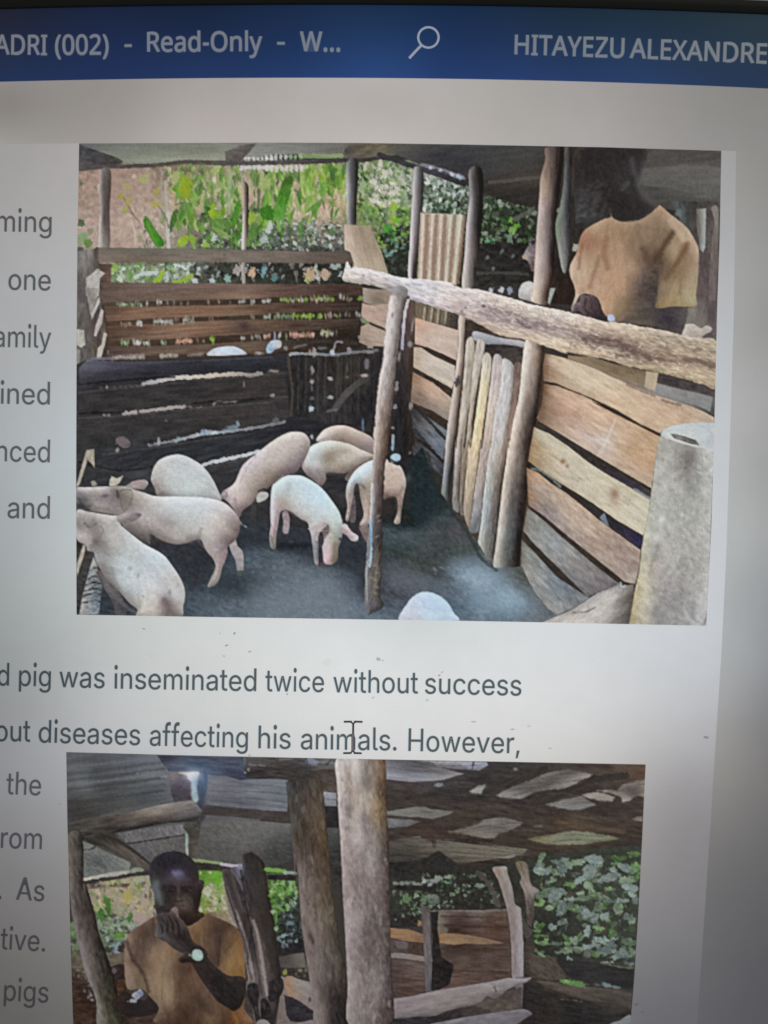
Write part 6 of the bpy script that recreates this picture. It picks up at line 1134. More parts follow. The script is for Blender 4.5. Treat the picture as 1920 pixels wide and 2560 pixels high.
# ------------------------------------------------------------------ second picture: the man with the watch
def paint_man():
    c = Canvas(top=[(165.7, 1880), (500, 1889), (730, 1894), (960, 1898.5), (1250, 1904), (1614, 1911)],
               bottom=[(186, 2640), (1572, 2640)],
               left=[(165.7, 1880), (168.5, 2050), (172, 2170), (176, 2340), (183, 2560), (186, 2640)],
               right=[(1614, 1911), (1606, 2080), (1597, 2260), (1586, 2440), (1576, 2560), (1572, 2640)],
               cell=2.5, base=(60, 56, 54))
    S, K, B_, LV = c.shape, c.stroke, c.blob, c.leaves
    N = dict(smooth=False)
    # underside of the roof, left
    S('M 30 50 1659 100 1659 1000 1500 1000 1100 960 900 860 700 1000 600 1120 30 1120', 'M 200 150 84 86 90, 450 130 90 92 98, 700 150 94 98 106, 200 330 100 104 108, 650 300 88 92 98, 400 400 70 71 73, 700 420 76 80 84, 150 500 62 60 59, 500 500 80 80 80, 750 230 104 108 114, 300 250 74 76 80, 900 900 88 86 84, 1400 800 94 92 90, 1300 950 76 74 72, 1500 400 100 100 110, 1300 750 88 86 86', 'corrugated_roof_sheet', 'grey ridged roof sheet over the man', tex=(4, 60, 5, -8), **N)
    for y0, col in ((150, (74, 78, 82)), (195, (104, 106, 112)), (245, (68, 70, 74)), (300, (62, 64, 66)), (335, (112, 115, 118)), (375, (64, 62, 62)), (430, (78, 80, 82)), (480, (58, 58, 58))):
        K(f'M 60 {y0} 450 {y0-40} 860 {y0-95}', 20, col, .55, soft=6)
    K('M 350 590 600 540 820 500', 16, (92, 92, 92), .6, soft=5)
    K('M 840 275 900 262', 16, (132, 130, 140), .9)
    K('M 640 245 740 228', 10, (118, 120, 124), .7)
    # left lower sheets
    S('M 180 800 300 850 470 930 590 985 575 1050 200 1110', 'M 250 900 104 106 104, 400 960 102 104 104, 500 1010 112 114 110, 240 1040 100 104 102, 300 980 84 86 86', 'corrugated_roof_sheet', 'low roof sheet at the left behind the brace', tex=(8, 8, 4, 30), **N)
    S('M 480 740 700 700 1080 660 1055 745 850 780 560 825', 'M 700 740 96 94 96, 950 700 104 102 104, 1020 690 120 118 116', 'corrugated_roof_sheet', 'roof sheet strip with small ridges', tex=(9, 7, 4, 60), **N)
    S('M 560 835 850 790 1050 760 1075 930 900 890 780 950 740 1000 640 920', 'M 700 880 92 90 92, 850 840 98 96 94, 1000 850 88 86 84, 700 960 80 78 80', 'corrugated_roof_sheet', 'roof sheet behind the head', tex=(7, 7, 4, 60), **N)
    K('M 555 825 800 790 1050 748', 13, (54, 52, 54), .9)
    K('M 195 880 250 872 290 855', 12, (60, 58, 56), .9)
    S('M 1165 640 1659 640 N 430 660 480 950 200 1040 M 1530 1000 1100 955 1150 800', 'M 1250 720 92 90 88, 1500 750 98 96 94, 1300 900 84 82 80, 1600 850 92 90 88, N 200 750 94 94 94, 350 680 102 100 98, 300 900 66 66 66, 400 800 72 72 72', 'corrugated_roof_sheet', 'dull roof sheet between the pole top and the split log', tex=(5, 10, 5, 20), **N)
    S('M 1220 290 1659 285 N 200 265 400 300 392 560 100 545 M 1400 520 1220 515', 'M 1300 350 106 106 116, 1500 340 100 100 110, 1350 470 92 92 102, 1600 450 94 94 104, N 100 300 108 112 122, 250 340 116 120 128, 100 420 118 122 130, 300 450 102 106 114, 200 520 114 116 122', 'corrugated_roof_sheet', 'bluish roof sheet in the middle', tex=(7, 40, 5, 4), **N)
    for y0 in (330, 390, 450, 500):
        K(f'N 0 {y0} 200 {y0+12} 390 {y0+30}', 13, (80, 82, 90), .5, soft=5)
    S('M 1020 670 1160 640 1150 800 1110 960 1060 930 1075 780', 'M 1100 720 72 70 64, 1100 850 82 76 66, 1090 930 74 70 62')
    K('M 1052 750 1052 850 1058 930', 20, 'M 1050 770 140 160 156, 1055 900 164 168 164', .9)
    K('M 1100 962 1200 972 1340 990', 26, (136, 152, 104), .9)
    K('M 1340 1000 1420 1012 1510 1012', 34, (178, 168, 184), .95)
    S('M 1105 985 1350 1010 1520 1035 1520 1060 1340 1055 1150 1040', (54, 50, 48), 'roof_beam', 'thin pole behind the ear', **N)
    # timber
    S('M 805 90 1659 105 N 30 110 60 290 M 1500 300 1380 265 1230 255 1150 232 900 222 860 175', 'M 860 130 62 64 76, 950 160 80 84 102, 1000 200 78 86 104, 1150 180 66 84 108, 1300 160 72 80 96, 1500 180 74 80 98, 1550 260 62 64 80', 'board', 'bluish board under the roof top', tex=(8, 40, 6, 3), **N)
    B_('M', 905, 110, 10, 40, (60, 58, 66), .5)
    S('M 1145 230 1225 250 1205 500 1215 590 1160 680 1110 560 1125 400 1150 300', 'M 1190 300 50 66 92, 1180 420 60 72 92, 1180 540 66 66 76, 1140 620 72 68 66', 'post', 'blue tinted upright under the roof gap', tex=(5, 20, 6, 90), vol=(8,14,1,0))
    S('M 915 240 1060 235 1092 310 1108 462 945 480 912 370', 'M 1000 280 90 84 94, 1000 380 72 64 74, 1050 440 70 60 68, 950 420 66 64 74, 960 255 120 110 116', 'board', 'dark reddish square board', **N)
    S('M 980 238 1070 232 1150 232 1150 262 1130 308 1095 312 1060 285 1050 262', 'M 1110 260 214 212 210, 1020 245 176 172 170, 1110 300 196 200 204', 'gap', 'bright gap of sky under the roof', soft=4)
    B_('M', 1108, 262, 74, 44, (228, 228, 232), .85)
    B_('M', 1130, 300, 120, 120, (150, 166, 190), .3)
    S('M 1090 310 1132 306 1138 400 1148 455 1118 490 1095 450 1092 380', 'M 1110 340 164 180 192, 1120 420 134 158 168, 1125 460 152 168 170', 'gap', 'narrow lower part of the bright gap', jit=1, soft=6)
    B_('M', 1170, 290, 60, 60, (70, 100, 140), .35)
    S('M 55 660 300 600 600 560 850 500 1105 465 1185 560 1160 600 1120 640 900 655 720 690 460 735 420 780 250 760 180 800 55 740', 'M 150 620 66 62 58, 250 680 74 68 62, 150 720 70 66 60, 450 620 76 68 62, 650 590 106 96 86, 820 560 130 120 108, 1000 520 122 114 110, 1100 570 104 98 98, 600 670 76 68 62, 850 640 72 64 64, 950 610 84 76 74, 400 720 54 50 48, 700 680 58 54 54, 1060 630 66 62 64, 1130 530 100 96 96', 'log', 'split log crossing the roof at the left', tex=(8, 30, 6, -10), **N, vol=(12, 16, 0, -1))
    S('M 190 770 300 740 460 740 520 850 640 930 740 990 745 1048 660 1042 600 1000 560 960 440 895 360 850 250 820', 'M 300 790 60 56 52, 500 850 80 72 64, 600 980 88 82 76, 700 1030 84 78 72, 450 800 52 48 44', 'brace', 'slanting brace beside the head', tex=(6, 20, 6, 40), **N, vol=(9, 14, .4, -.9))
    K('M 470 790 600 880 740 990', 26, (52, 46, 42), .9)
    S('M 1210 505 1659 545 N 200 555 415 575 415 645 200 620 M 1659 625 1400 600 1215 590 1180 640 1165 600', 'M 1400 560 66 60 60, N 200 600 70 62 60', 'roof_beam', 'dark beam running behind the thick pole', tex=(5, 30, 6, 4), **N)
    # strip above the poles
    S('M 1540 110 1659 112 N 400 110 810 110 815 250 600 300 400 290 210 290 30 290 M 1560 290 1530 250', 'N 100 150 80 76 78, 300 150 74 68 66, 600 150 78 76 80, 100 230 60 56 56, 500 220 60 58 56, 700 170 96 96 98, 700 230 74 68 62, 300 250 60 56 55', 'roof_beam', 'dark timbers at the top between the posts', tex=(8, 26, 5, 3), **N)
    B_('N', 600, 148, 44, 30, (126, 132, 152), .85, 0, True)
    K('N 330 130 440 120', 12, (112, 108, 112), .6)
    K('N 80 170 210 180', 12, (116, 112, 114), .7)
    K('N 680 150 760 150 800 190', 24, (116, 116, 120), .7)
    K('N 710 175 760 130', 12, (60, 56, 58), .7)
    B_('N', 70, 212, 14, 18, (146, 142, 140), .8, 0, True)
    B_('N', 42, 238, 10, 8, (150, 150, 160), .8, 0, True)
    S('N 640 210 806 205 806 410 740 395 690 390 650 300', 'N 700 300 72 64 60, 760 380 84 74 68', **N)
    S('N 690 395 800 405 800 515 705 520', 'N 740 430 140 140 150, 740 490 122 122 130', **N)
    K('N 705 455 800 462', 12, (92, 90, 96), .7)
    S('N 700 515 812 518 822 700 712 692', (46, 44, 46), **N)
    S('N 712 690 825 700 840 900 740 890', 'N 770 750 72 74 74, 780 860 62 62 62', **N)
    S('N 738 890 842 880 850 1194 Q 860 200 760 180 N 750 1100', (54, 52, 50), **N)
    # thicket left of and behind the head
    S('P 180 130 500 110 780 90 810 430 640 560 540 640 530 780 420 860 300 860 220 400', 'P 300 260 150 136 120, 500 250 150 140 118, 700 250 150 140 124, 350 500 112 120 98, 450 650 92 104 90, 700 420 152 136 126, 300 180 126 118 104, 480 800 100 92 78', tex=(7, 10, 8, 0), **N)
    LV('P 220 150 780 100 800 420 560 440 280 420', 210, [(166, 156, 110), (150, 140, 122), (120, 142, 80), (172, 158, 140), (104, 124, 66), (140, 144, 110), (94, 84, 76)], (4, 10), 2.4, 90, 30, 41, name='foliage', label='pale thicket left of the head')
    LV('P 300 420 620 420 640 560 530 640 530 740 420 760 340 600', 170, [(92, 128, 72), (72, 104, 60), (132, 142, 136), (52, 56, 50), (110, 138, 100), (64, 68, 62), (156, 158, 150)], (4, 9), 2.2, 70, 50, 42, name='foliage', label='green leaves above the left sleeve')
    K('P 240 190 400 185 560 175', 30, (96, 80, 70), .6)
    for x, y, rx, ry, col in ((270, 180, 14, 18, (70, 66, 66)), (322, 178, 12, 18, (72, 66, 66)), (390, 185, 16, 22, (138, 140, 110)), (425, 180, 8, 14, (70, 66, 62)), (460, 175, 8, 12, (78, 72, 68)), (540, 175, 34, 14, (84, 62, 56)), (590, 170, 12, 24, (140, 152, 80)), (655, 190, 24, 34, (112, 124, 52)), (650, 130, 34, 24, (140, 156, 128)), (560, 270, 44, 54, (156, 144, 84)), (700, 330, 40, 50, (160, 142, 124)), (660, 440, 60, 40, (158, 138, 130)), (750, 250, 12, 60, (92, 84, 72)), (480, 300, 20, 40, (150, 136, 118)), (420, 240, 20, 60, (150, 140, 116))):
        B_('P', x, y, rx, ry, col, .85, 0, True)
    S('P 362 285 410 280 420 360 420 440 400 430 375 360', 'P 385 320 66 104 42, 405 400 70 100 48', 'leaf')
    S('P 325 375 355 368 370 430 350 475 325 440', (68, 112, 46), 'leaf')
    S('P 560 420 590 400 600 440 580 490 560 480', (72, 104, 60), 'leaf')
    K('P 440 510 520 500 600 500', 18, (124, 146, 116), .8)
    S('P 440 590 520 560 540 600 520 620 480 610', (84, 128, 48), 'leaf')
    B_('P', 475, 700, 50, 56, (124, 138, 150), .85, 0, True)
    B_('P', 430, 640, 20, 14, (60, 58, 58), .9, 0, True)
    B_('P', 400, 710, 40, 24, (52, 50, 48), .85, 0, True)
    B_('P', 515, 690, 22, 48, (56, 42, 40), .95, 10, True)
    S('P 400 760 535 745 540 850 430 850', 'P 470 800 98 88 76')
    S('M 195 1112 400 1068 580 1045 582 1080 400 1112 200 1138', 'M 300 1105 168 164 156, 500 1068 160 156 148, 240 1120 176 172 160', 'gap', 'bright strip under the left roof edge', **N)
    S('M 585 1040 640 1020 700 1050 590 1080', (134, 146, 126), op=.8)
    K('M 195 1152 330 1128 450 1112 600 1085 745 1065', 30, 'M 300 1130 62 58 54, 650 1080 58 54 52', name='roof_beam', label='thin pole under the left roof edge', tex=(5, 20, 5, -10))
    # right of the head
    S('P 1145 50 1345 55 1400 400 1470 520 1300 450 1180 410 1150 380', 'P 1200 100 84 120 48, 1300 120 100 140 60, 1250 230 160 148 126, 1300 350 128 142 92, 1200 350 120 136 70, 1350 450 140 118 100, 1250 410 110 90 72', tex=(7, 8, 6, 0), **N)
    LV('P 1150 180 1345 100 1400 400 1160 400', 110, [(132, 160, 72), (110, 140, 60), (176, 170, 150), (150, 160, 110), (84, 112, 50), (180, 164, 146)], (3.5, 8), 2, 70, 45, 43, name='foliage', label='bright leaves right of the ear')
    S('P 1160 60 1230 62 1330 68 1330 160 1310 200 1290 160 1240 140 1220 165 1190 150 1170 110', 'P 1200 100 84 126 44, 1280 120 100 152 52', 'leaf', 'big bright green leaf by the ear')
    for x, y, rx, ry in ((1170, 75, 12, 14), (1240, 72, 14, 12), (1165, 375, 22, 20), (1250, 385, 20, 16), (1230, 230, 30, 40), (1350, 280, 16, 26)):
        B_('P', x, y, rx, ry, (178, 176, 160), .8, 0, True)
    S('P 1330 70 1400 300 1480 520 1420 500 1370 300', (148, 136, 126), op=.6)
    # left lower clutter
    S('P 80 480 200 600 240 800 420 800 420 860 540 840 560 1100 840 1180 850 1340 90 1340 90 700', 'P 110 560 84 100 74, 120 700 76 78 66, 140 800 98 90 76, 200 850 92 84 72, 150 1000 58 42 36, 200 1200 62 44 36, 450 950 44 38 36, 600 1260 56 44 38, 480 830 96 86 72', tex=(8, 14, 6, 0), **N)
    LV('P 85 440 160 560 200 740 100 760', 60, [(96, 116, 84), (78, 88, 74), (112, 110, 100), (62, 70, 58), (90, 130, 76)], (4, 9), 2, 70, 40, 44, name='foliage', label='dull leaves left of the leaning post')
    LV('P 110 880 240 880 310 1130 240 1160 180 1000', 80, [(108, 100, 98), (42, 40, 38), (128, 116, 116), (60, 54, 52)], (3, 7), 1.8, 60, 60, 45)
    for y in (1040, 1150, 1240):
        K(f'P 100 {y} 200 {y-8} 300 {y-4}', 10, (44, 32, 28), .6)
    S('P 425 850 540 838 545 960 500 965 440 930', (46, 34, 34), op=.9)
    B_('P', 448, 885, 26, 20, (96, 90, 88), .8, 20, True)
    S('P 440 990 540 960 570 1050 600 1120 480 1160 440 1100', 'P 500 1020 72 50 38')
    S('P 600 1250 840 1160 860 1340 600 1340', 'P 700 1290 64 48 42, 800 1290 60 42 38')
    B_('P', 795, 1295, 22, 18, (112, 90, 84), .7, 0, True)
    # leaning post
    S('M 68 750 185 755 192 1194 P 205 140 245 260 295 430 322 570 400 790 460 1000 500 1200 505 1345 315 1345 300 1130 205 880 115 500 80 250 70 0', 'M 100 850 88 80 70, 160 900 70 66 60, 100 1050 94 84 76, 170 1100 66 62 58, P 110 200 86 78 72, 180 200 70 62 56, 150 400 84 76 70, 230 450 66 58 54, 250 600 78 68 62, 180 560 92 84 80, 200 720 112 102 100, 300 720 62 58 50, 250 880 104 94 88, 350 850 58 52 44, 290 1000 100 90 84, 400 1050 58 54 42, 330 1200 104 100 90, 430 1250 62 58 46, 350 1100 74 68 54', 'post', 'leaning grey post at the left edge', tex=(8, 16, 7, 75), rim=(4, -12, -12, -12), vol=(16, 18, -1, 0))
    # group of thin poles between man and split log
    S('Q -20 40 0 0 60 300 110 500 180 900 245 1200 255 1345 -60 1345 -40 900 P 1500 600 1400 300 1340 50 1500 40', 'P 1450 200 62 54 54, 1550 400 56 48 48, Q 50 600 62 54 54', **N)
    S('P 1345 55 1420 60 1470 200 1540 420 1600 640 1659 900 Q 150 950 200 1200 215 1345 130 1345 100 1150 60 1050 20 980 P 1560 960 1530 780 1500 580 1450 400 1390 230', 'P 1390 150 74 66 66, 1420 300 66 56 56, 1500 500 72 62 64, 1560 700 92 80 80, 1600 850 112 100 98, 1470 250 96 86 86, 1560 560 110 98 96, 1590 650 60 52 52, Q 60 850 112 102 98, 120 1100 90 80 76', 'post', 'thin dark pole nearest the raised elbow', tex=(5, 20, 5, 75), vol=(8, 20, -1, 0))
    K('P 1470 430 1520 560 1560 700 1590 820', 12, (120, 108, 106), .7)
    S('P 1410 40 1500 20 1600 30 Q 50 260 100 470 160 760 210 1000 240 1200 240 1345 190 1345 120 1000 80 760 30 560 0 420 P 1560 350 1480 150', 'P 1470 100 80 72 80, 1500 60 110 106 120, 1560 200 62 54 56, 1630 400 58 50 50, Q 20 400 66 56 56, 80 650 72 62 60, 140 900 84 74 72', 'post', 'second thin dark pole with a pale edge', tex=(5, 20, 5, 75), vol=(8, 16, -1, 0))
    K('Q 5 485 50 620 80 780 110 960', 22, (132, 122, 116), .8, soft=5)
    K('P 1510 40 1540 180 1570 300', 12, (124, 118, 128), .6, soft=5)
    S('N 18 930 60 905 112 905 200 990 Q 215 100 250 290 285 480 312 700 340 900 330 1100 270 1345 215 1345 185 1050 140 800 100 560 45 280 20 60', 'N 60 950 46 42 44, 60 1100 62 58 64, 150 1100 64 58 52, Q 60 150 60 56 60, 150 200 66 60 54, 200 500 62 52 46, 130 520 74 64 60, 180 700 88 76 72, 270 700 58 50 46, 220 950 84 74 70, 300 900 52 46 42, 250 1200 66 58 56', 'post', 'stout dark pole with its top in view', tex=(5, 20, 5, 80), vol=(14, 18, -1, 0))
    K('Q 110 470 150 600 180 780 205 950 225 1080', 28, 'Q 130 560 122 110 104, 200 900 142 132 126', .85, soft=6)
    B_('Q', 0, 30, 30, 50, (130, 140, 160), .6)
    for sp, w_, op in (('P 1390 90 1450 260 1530 480 1600 700', 44, .6), ('P 1530 120 1590 320 Q 30 560 100 780', 40, .6), ('N 90 940 Q 130 120 200 380 260 640 300 860', 96, .5), ('Q 110 300 180 560 230 760', 40, .4)):
        K(sp, w_, (50, 44, 43), op, soft=10)
    K('P 1498 50 1540 250 1600 480 Q 62 800 100 950', 10, (30, 26, 27), .6, soft=6)
    K('Q 14 60 40 280 92 540 140 800 178 1080', 10, (30, 26, 27), .6, soft=6)
    K('P 1462 380 1520 560 1570 740 1600 900', 9, (138, 126, 124), .75, soft=4)
    K('Q 108 470 148 600 178 780 205 950 225 1080', 16, (138, 128, 122), .7, soft=5)
    # leaves between pole and split log
    S('N 200 1010 460 1040 480 1120 Q 480 220 530 620 540 740 325 780 290 520 250 280 215 60', 'Q 300 200 72 104 50, 400 250 68 88 58, 320 400 60 76 50, 400 450 48 52 50, 420 600 42 42 42, 350 700 44 40 40, N 300 950 58 58 56', tex=(6, 10, 6, 0), **N)
    LV('Q 235 130 460 140 480 260 420 400 270 400', 130, [(96, 148, 60), (124, 160, 84), (72, 110, 44), (150, 168, 120), (56, 76, 44), (110, 140, 96)], (4, 10), 2.2, 80, 40, 46, name='foliage', label='bright leaves between the dark pole and the split log')
    LV('Q 320 280 500 260 525 640 330 720 300 500', 150, [(52, 58, 56), (88, 100, 102), (44, 46, 46), (120, 138, 140), (60, 72, 62), (40, 38, 38)], (3.5, 8), 1.9, 70, 60, 47, name='foliage', label='dark glossy leaves behind the split log')
    K('Q 215 45 300 50 370 60', 32, (116, 160, 74), .9)
    K('Q 370 70 455 72', 26, (150, 156, 148), .85)
    S('Q 222 88 466 94 466 136 300 132 228 128', (44, 41, 41), 'roof_beam', 'short dark pole between the posts', **N)
    K('Q 420 150 425 220', 26, (130, 160, 116), .8)
    for x, y, rx, ry, col in ((370, 590, 28, 18, (128, 156, 156)), (420, 490, 36, 20, (100, 116, 122)), (425, 435, 20, 14, (116, 130, 134)), (355, 655, 14, 26, (120, 134, 140)), (420, 640, 24, 14, (90, 100, 108)), (300, 540, 16, 18, (140, 168, 120)), (300, 440, 12, 60, (92, 140, 72)), (450, 325, 16, 16, (140, 150, 150)), (465, 230, 14, 14, (160, 160, 140)), (270, 230, 30, 20, (140, 168, 96)), (330, 210, 34, 30, (84, 130, 58))):
        B_('Q', x, y, rx, ry, col, .85, 0, True)
    S('Q 320 770 440 745 530 735 550 850 560 880 430 890 340 865', 'Q 400 800 76 70 66, 480 770 100 94 88', 'rail', 'dull board crossing behind the poles', tex=(5, 20, 6, -5), **N)
    S('Q 340 860 560 860 590 990 430 930 370 900', (54, 50, 47), **N)
    LV('Q 430 870 550 860 570 960 440 920', 24, [(40, 40, 36), (92, 96, 76), (70, 72, 60)], (3, 6), 2, 60, 60, 48)
    B_('Q', 375, 895, 18, 28, (130, 134, 66), .9, 20, True)
    B_('Q', 498, 880, 14, 10, (140, 110, 96), .9, 0, True)
    S('Q 340 930 600 980 640 1345 300 1345 330 1100', 'Q 450 1050 128 116 112, 350 1200 110 98 94, 450 1320 110 100 98', **N)
    S('Q 362 985 385 930 430 928 500 962 592 990 610 1210 500 1135 440 1105 400 1090 385 1040', 'Q 390 1000 150 120 94, 400 1060 146 118 96, 470 1000 138 128 122, 550 1080 132 122 116, 580 1160 120 110 106', 'plank', 'pale plank end behind the split log', tex=(6, 20, 6, 20), **N)
    B_('Q', 578, 1125, 12, 24, (66, 58, 60), .9, 0, True)
    S('Q 366 1085 440 1108 500 1140 612 1222 628 1285 500 1312 420 1305 385 1250', (50, 46, 52), **N)
    S('Q 480 1318 640 1300 660 1345 460 1345', (128, 116, 116))
    for sp in ('Q 60 1010 100 985 145 1000 160 1080 150 1160 170 1300 140 1345 110 1200 70 1100', 'Q 250 975 330 940 362 980 358 1050 310 1120 245 1140 235 1050', 'Q 180 1120 240 1150 280 1345 200 1345 170 1250'):
        S(sp, (42, 37, 38))
    S('Q 150 1300 210 1290 260 1345 140 1345', (126, 124, 122))
    # right side roof
    S('O 0 40 O 640 60 1575 70 1550 640 1300 660 700 760 300 800 0 800 N 1240 800 1205 400 1200 130', 'O 100 120 90 88 92, 300 150 62 59 58, 200 300 58 54 53, 600 130 60 57 56, 300 420 66 58 53, 800 420 62 55 51, 1100 500 80 67 56, 1400 520 70 60 54, 1300 420 62 54 50, 600 620 64 56 50, 1400 640 58 50 46, 1200 180 60 54 52, 1400 130 82 68 60, 1500 110 92 74 62, 400 650 54 46 42, N 1300 430 64 58 54, 1500 430 64 56 54, 1300 750 62 54 50, 1400 760 70 58 52', tex=(6, 30, 7, 8), **N)
    S('N 1208 128 1659 170 O 150 110 300 150 150 195 N 1659 300 1500 310 1400 312 1215 290', 'N 1300 160 104 102 108, 1500 180 86 84 90, 1300 240 130 130 140, 1500 260 124 124 134, 1600 280 140 138 144, 1600 200 100 96 100, 1400 210 92 92 98', 'corrugated_roof_sheet', 'pale ridged sheet right of the thick post', tex=(8, 50, 4, 8), **N)
    S('N 1400 110 O 0 62 200 62 460 66 470 90 410 128 250 118 120 100 N 1600 150', 'O 150 75 142 140 150, 350 90 146 148 164, 250 110 108 104 108, N 1500 130 96 94 98', **N)
    K('O 375 60 360 115', 11, (62, 56, 58), .8)
    K('O 20 60 150 70 240 62', 8, (176, 174, 172), .5)
    S('N 1218 560 1300 545 1450 520 1540 522 1600 545 1659 545 O 90 395 235 412 200 432 90 462 0 450 N 1400 604 1225 588', 'N 1300 575 118 116 112, 1500 560 116 114 110, O 100 420 112 108 102', 'corrugated_roof_sheet', 'middle sheet strip right of the thick post', tex=(5, 40, 4, 4), **N)
    S('N 1220 615 1420 628 1500 642 1380 685 1230 695', 'N 1300 650 106 106 110, 1420 650 96 94 96', **N)
    S('N 1238 800 1500 760 O 0 598 200 615 400 640 560 652 745 670 705 712 500 742 300 768 150 790 N 1659 880 1500 950 1240 985', 'O 100 660 96 92 82, 300 680 104 98 88, 600 690 104 100 88, 200 740 78 72 64, N 1400 850 78 72 66, 1300 920 64 60 56', 'corrugated_roof_sheet', 'long lower sheet right of the thick post', tex=(7, 50, 4, 6), **N)
    K('O 200 700 400 720 580 730', 6, (128, 122, 108), .6)
    S('O 560 730 640 712 660 722 600 736', (140, 134, 132), op=.8)
    B_('O', 68, 590, 30, 26, (70, 50, 46), .7, 0, True)
    B_('O', 98, 632, 18, 28, (58, 46, 42), .7, 0, True)
    for sp, col in (('O 345 272 400 236 452 224 440 268 420 290 365 282', 'O 420 250 136 140 138, 380 270 150 146 142'), ('O 525 300 640 240 740 205 800 180 860 150 1020 118 1150 140 1195 152 1150 190 1100 215 1000 250 880 262 790 275 700 322 640 322 560 312', 'O 600 290 128 124 122, 700 250 88 84 82, 760 270 84 78 74, 850 180 116 112 106, 1000 150 92 88 84, 1080 200 138 132 124, 930 240 122 116 110, 900 215 86 78 76, 680 310 132 128 126'),
                    ('O 865 362 980 332 1120 300 1180 345 1210 365 1100 402 980 390', 'O 920 360 132 128 124, 1050 350 112 108 106, 1120 380 126 124 122, 1150 330 104 100 96'), ('O 1115 294 1200 278 1265 282 1345 310 1330 342 1240 336 1160 318', 'O 1180 300 150 142 134, 1290 315 146 138 130'), ('O 1220 265 1300 262 1360 272 1400 222 1500 198 1560 190 1560 315 1500 300 1440 340 1400 345 1395 318 1340 290', 'O 1450 230 112 104 98, 1520 240 108 100 94, 1350 280 122 112 104, 1420 325 146 140 136, 1480 290 80 74 70, 1530 300 130 120 112'),
                    ('O 195 552 400 500 440 470 520 452 610 460 710 485 690 508 600 550 545 560 510 598 420 592 330 572', 'O 260 550 104 96 86, 500 480 118 112 108, 620 490 112 106 104, 460 575 118 114 108, 500 540 94 88 84'), ('O 740 600 900 575 1000 552 1060 545 1140 550 1290 575 1385 598 1250 620 1180 630 1110 640 980 640 860 636 800 618', 'O 800 605 122 112 82, 950 590 122 122 104, 1080 570 120 124 104, 1250 600 118 122 98, 1050 625 120 122 100'), ('O 1465 462 1500 445 1540 445 1535 478 1490 475', (122, 110, 104))):
        S(sp, col, 'corrugated_roof_sheet', tex=(8, 40, 3, -6), jit=1.2, soft=5, **N)
    B_('O', 660, 118, 16, 10, (150, 144, 138), .8)
    B_('O', 130, 228, 26, 14, (140, 142, 150), .8, 0, True)
    B_('O', 820, 512, 26, 8, (116, 106, 104), .7, 0, True)
    B_('O', 1250, 160, 24, 8, (104, 96, 90), .7, 0, True)
    K('O 900 110 1200 130 1560 170', 34, (84, 72, 64), .5, soft=8)
    K('O 950 480 1100 505 1400 550', 40, (94, 76, 62), .6, soft=8, name='roof_beam', label='reddish brown beam end at the right', tex=(6, 30, 5, 5))
    K('O 300 400 500 370 800 450 950 470', 34, (74, 62, 56), .5, soft=8)
    K('O 450 280 640 200 860 120', 60, (56, 50, 48), .85, name='rafter', label='dark rafter sloping up to the right', tex=(4, 30, 6, -25))
    K('O 760 350 1000 280 1200 190 1420 165', 60, (58, 51, 48), .85, name='rafter', label='second dark rafter sloping up to the right', tex=(4, 30, 6, -22))
    for i in range(9):
        K(f'O 0 {600+i*20} 300 {612+i*17} 720 {676+i*9}', 4, (62, 58, 52) if i % 2 else (124, 118, 106), .4, soft=3)
    for k, pts in enumerate(('O 560 300 800 190 1180 130', 'O 600 318 850 240 1140 190', 'O 890 368 1050 345 1180 350', 'O 220 552 450 480 690 492', 'O 260 565 450 510 620 540', 'O 780 606 1000 570 1340 594', 'O 880 630 1050 606 1250 612', 'O 1240 290 1400 262 1550 240', 'O 0 410 120 418 210 414', 'O 0 90 200 96 420 90', 'O 0 130 100 140 170 160')):
        K(pts, 5, (84, 80, 76), .7, soft=3)
    for i in range(12):
        x0, y0 = 80 + 115 * i, 130 + ((i * 83) % 420)
        K(f'O {x0} {y0} {x0+90} {y0-6} {x0+170} {y0+4}', 8, (98, 94, 90), .35, soft=6)
    # dark zone and small leaves, middle right
    S('N 1235 985 1500 960 1659 890 O 300 800 640 755 760 720 1000 690 1300 660 1545 640 R 1525 0 1500 700 1100 760 760 720 640 320 80 310 Q 1500 350 1480 520 1240 530', 'N 1300 1050 44 42 41, R 200 150 46 46 42, 500 200 48 46 44, 900 400 48 50 46, 1200 300 60 64 56, 1350 500 58 60 54, 700 300 56 52 48, 100 60 48 46 44, 1000 100 56 60 52, Q 1300 300 54 58 50, 1400 450 46 42 42', tex=(5, 10, 7, 0), **N)
    LV('R 0 70 500 60 560 300 0 310', 170, [(58, 66, 52), (94, 110, 88), (44, 44, 40), (122, 136, 122), (70, 76, 64), (38, 36, 34), (140, 148, 146)], (3, 7), 2, 30, 60, 51, name='foliage', label='dark leaves above the rusty sheet')
    LV('Q 1245 220 1640 200 1640 380 1260 480', 110, [(78, 98, 68), (96, 120, 84), (54, 60, 50), (120, 136, 116), (44, 44, 40)], (3.5, 8), 2, 70, 50, 52, name='foliage', label='leaves right of the thick post')
    for x, y in ((1290, 160), (1350, 160), (1390, 158), (1440, 155), (1480, 165), (1530, 140), (1600, 140), (1640, 120)):
        B_('Q', x, y, 26, 16, (128, 140, 128), .75, 0, True)
    S('Q 1238 180 1500 178 1600 200 1640 235 1500 222 1240 215', (44, 41, 40), 'roof_beam', 'thin dark pole right of the thick post', **N)
    B_('Q', 1385, 290, 40, 40, (98, 124, 84), .8, 0, True)
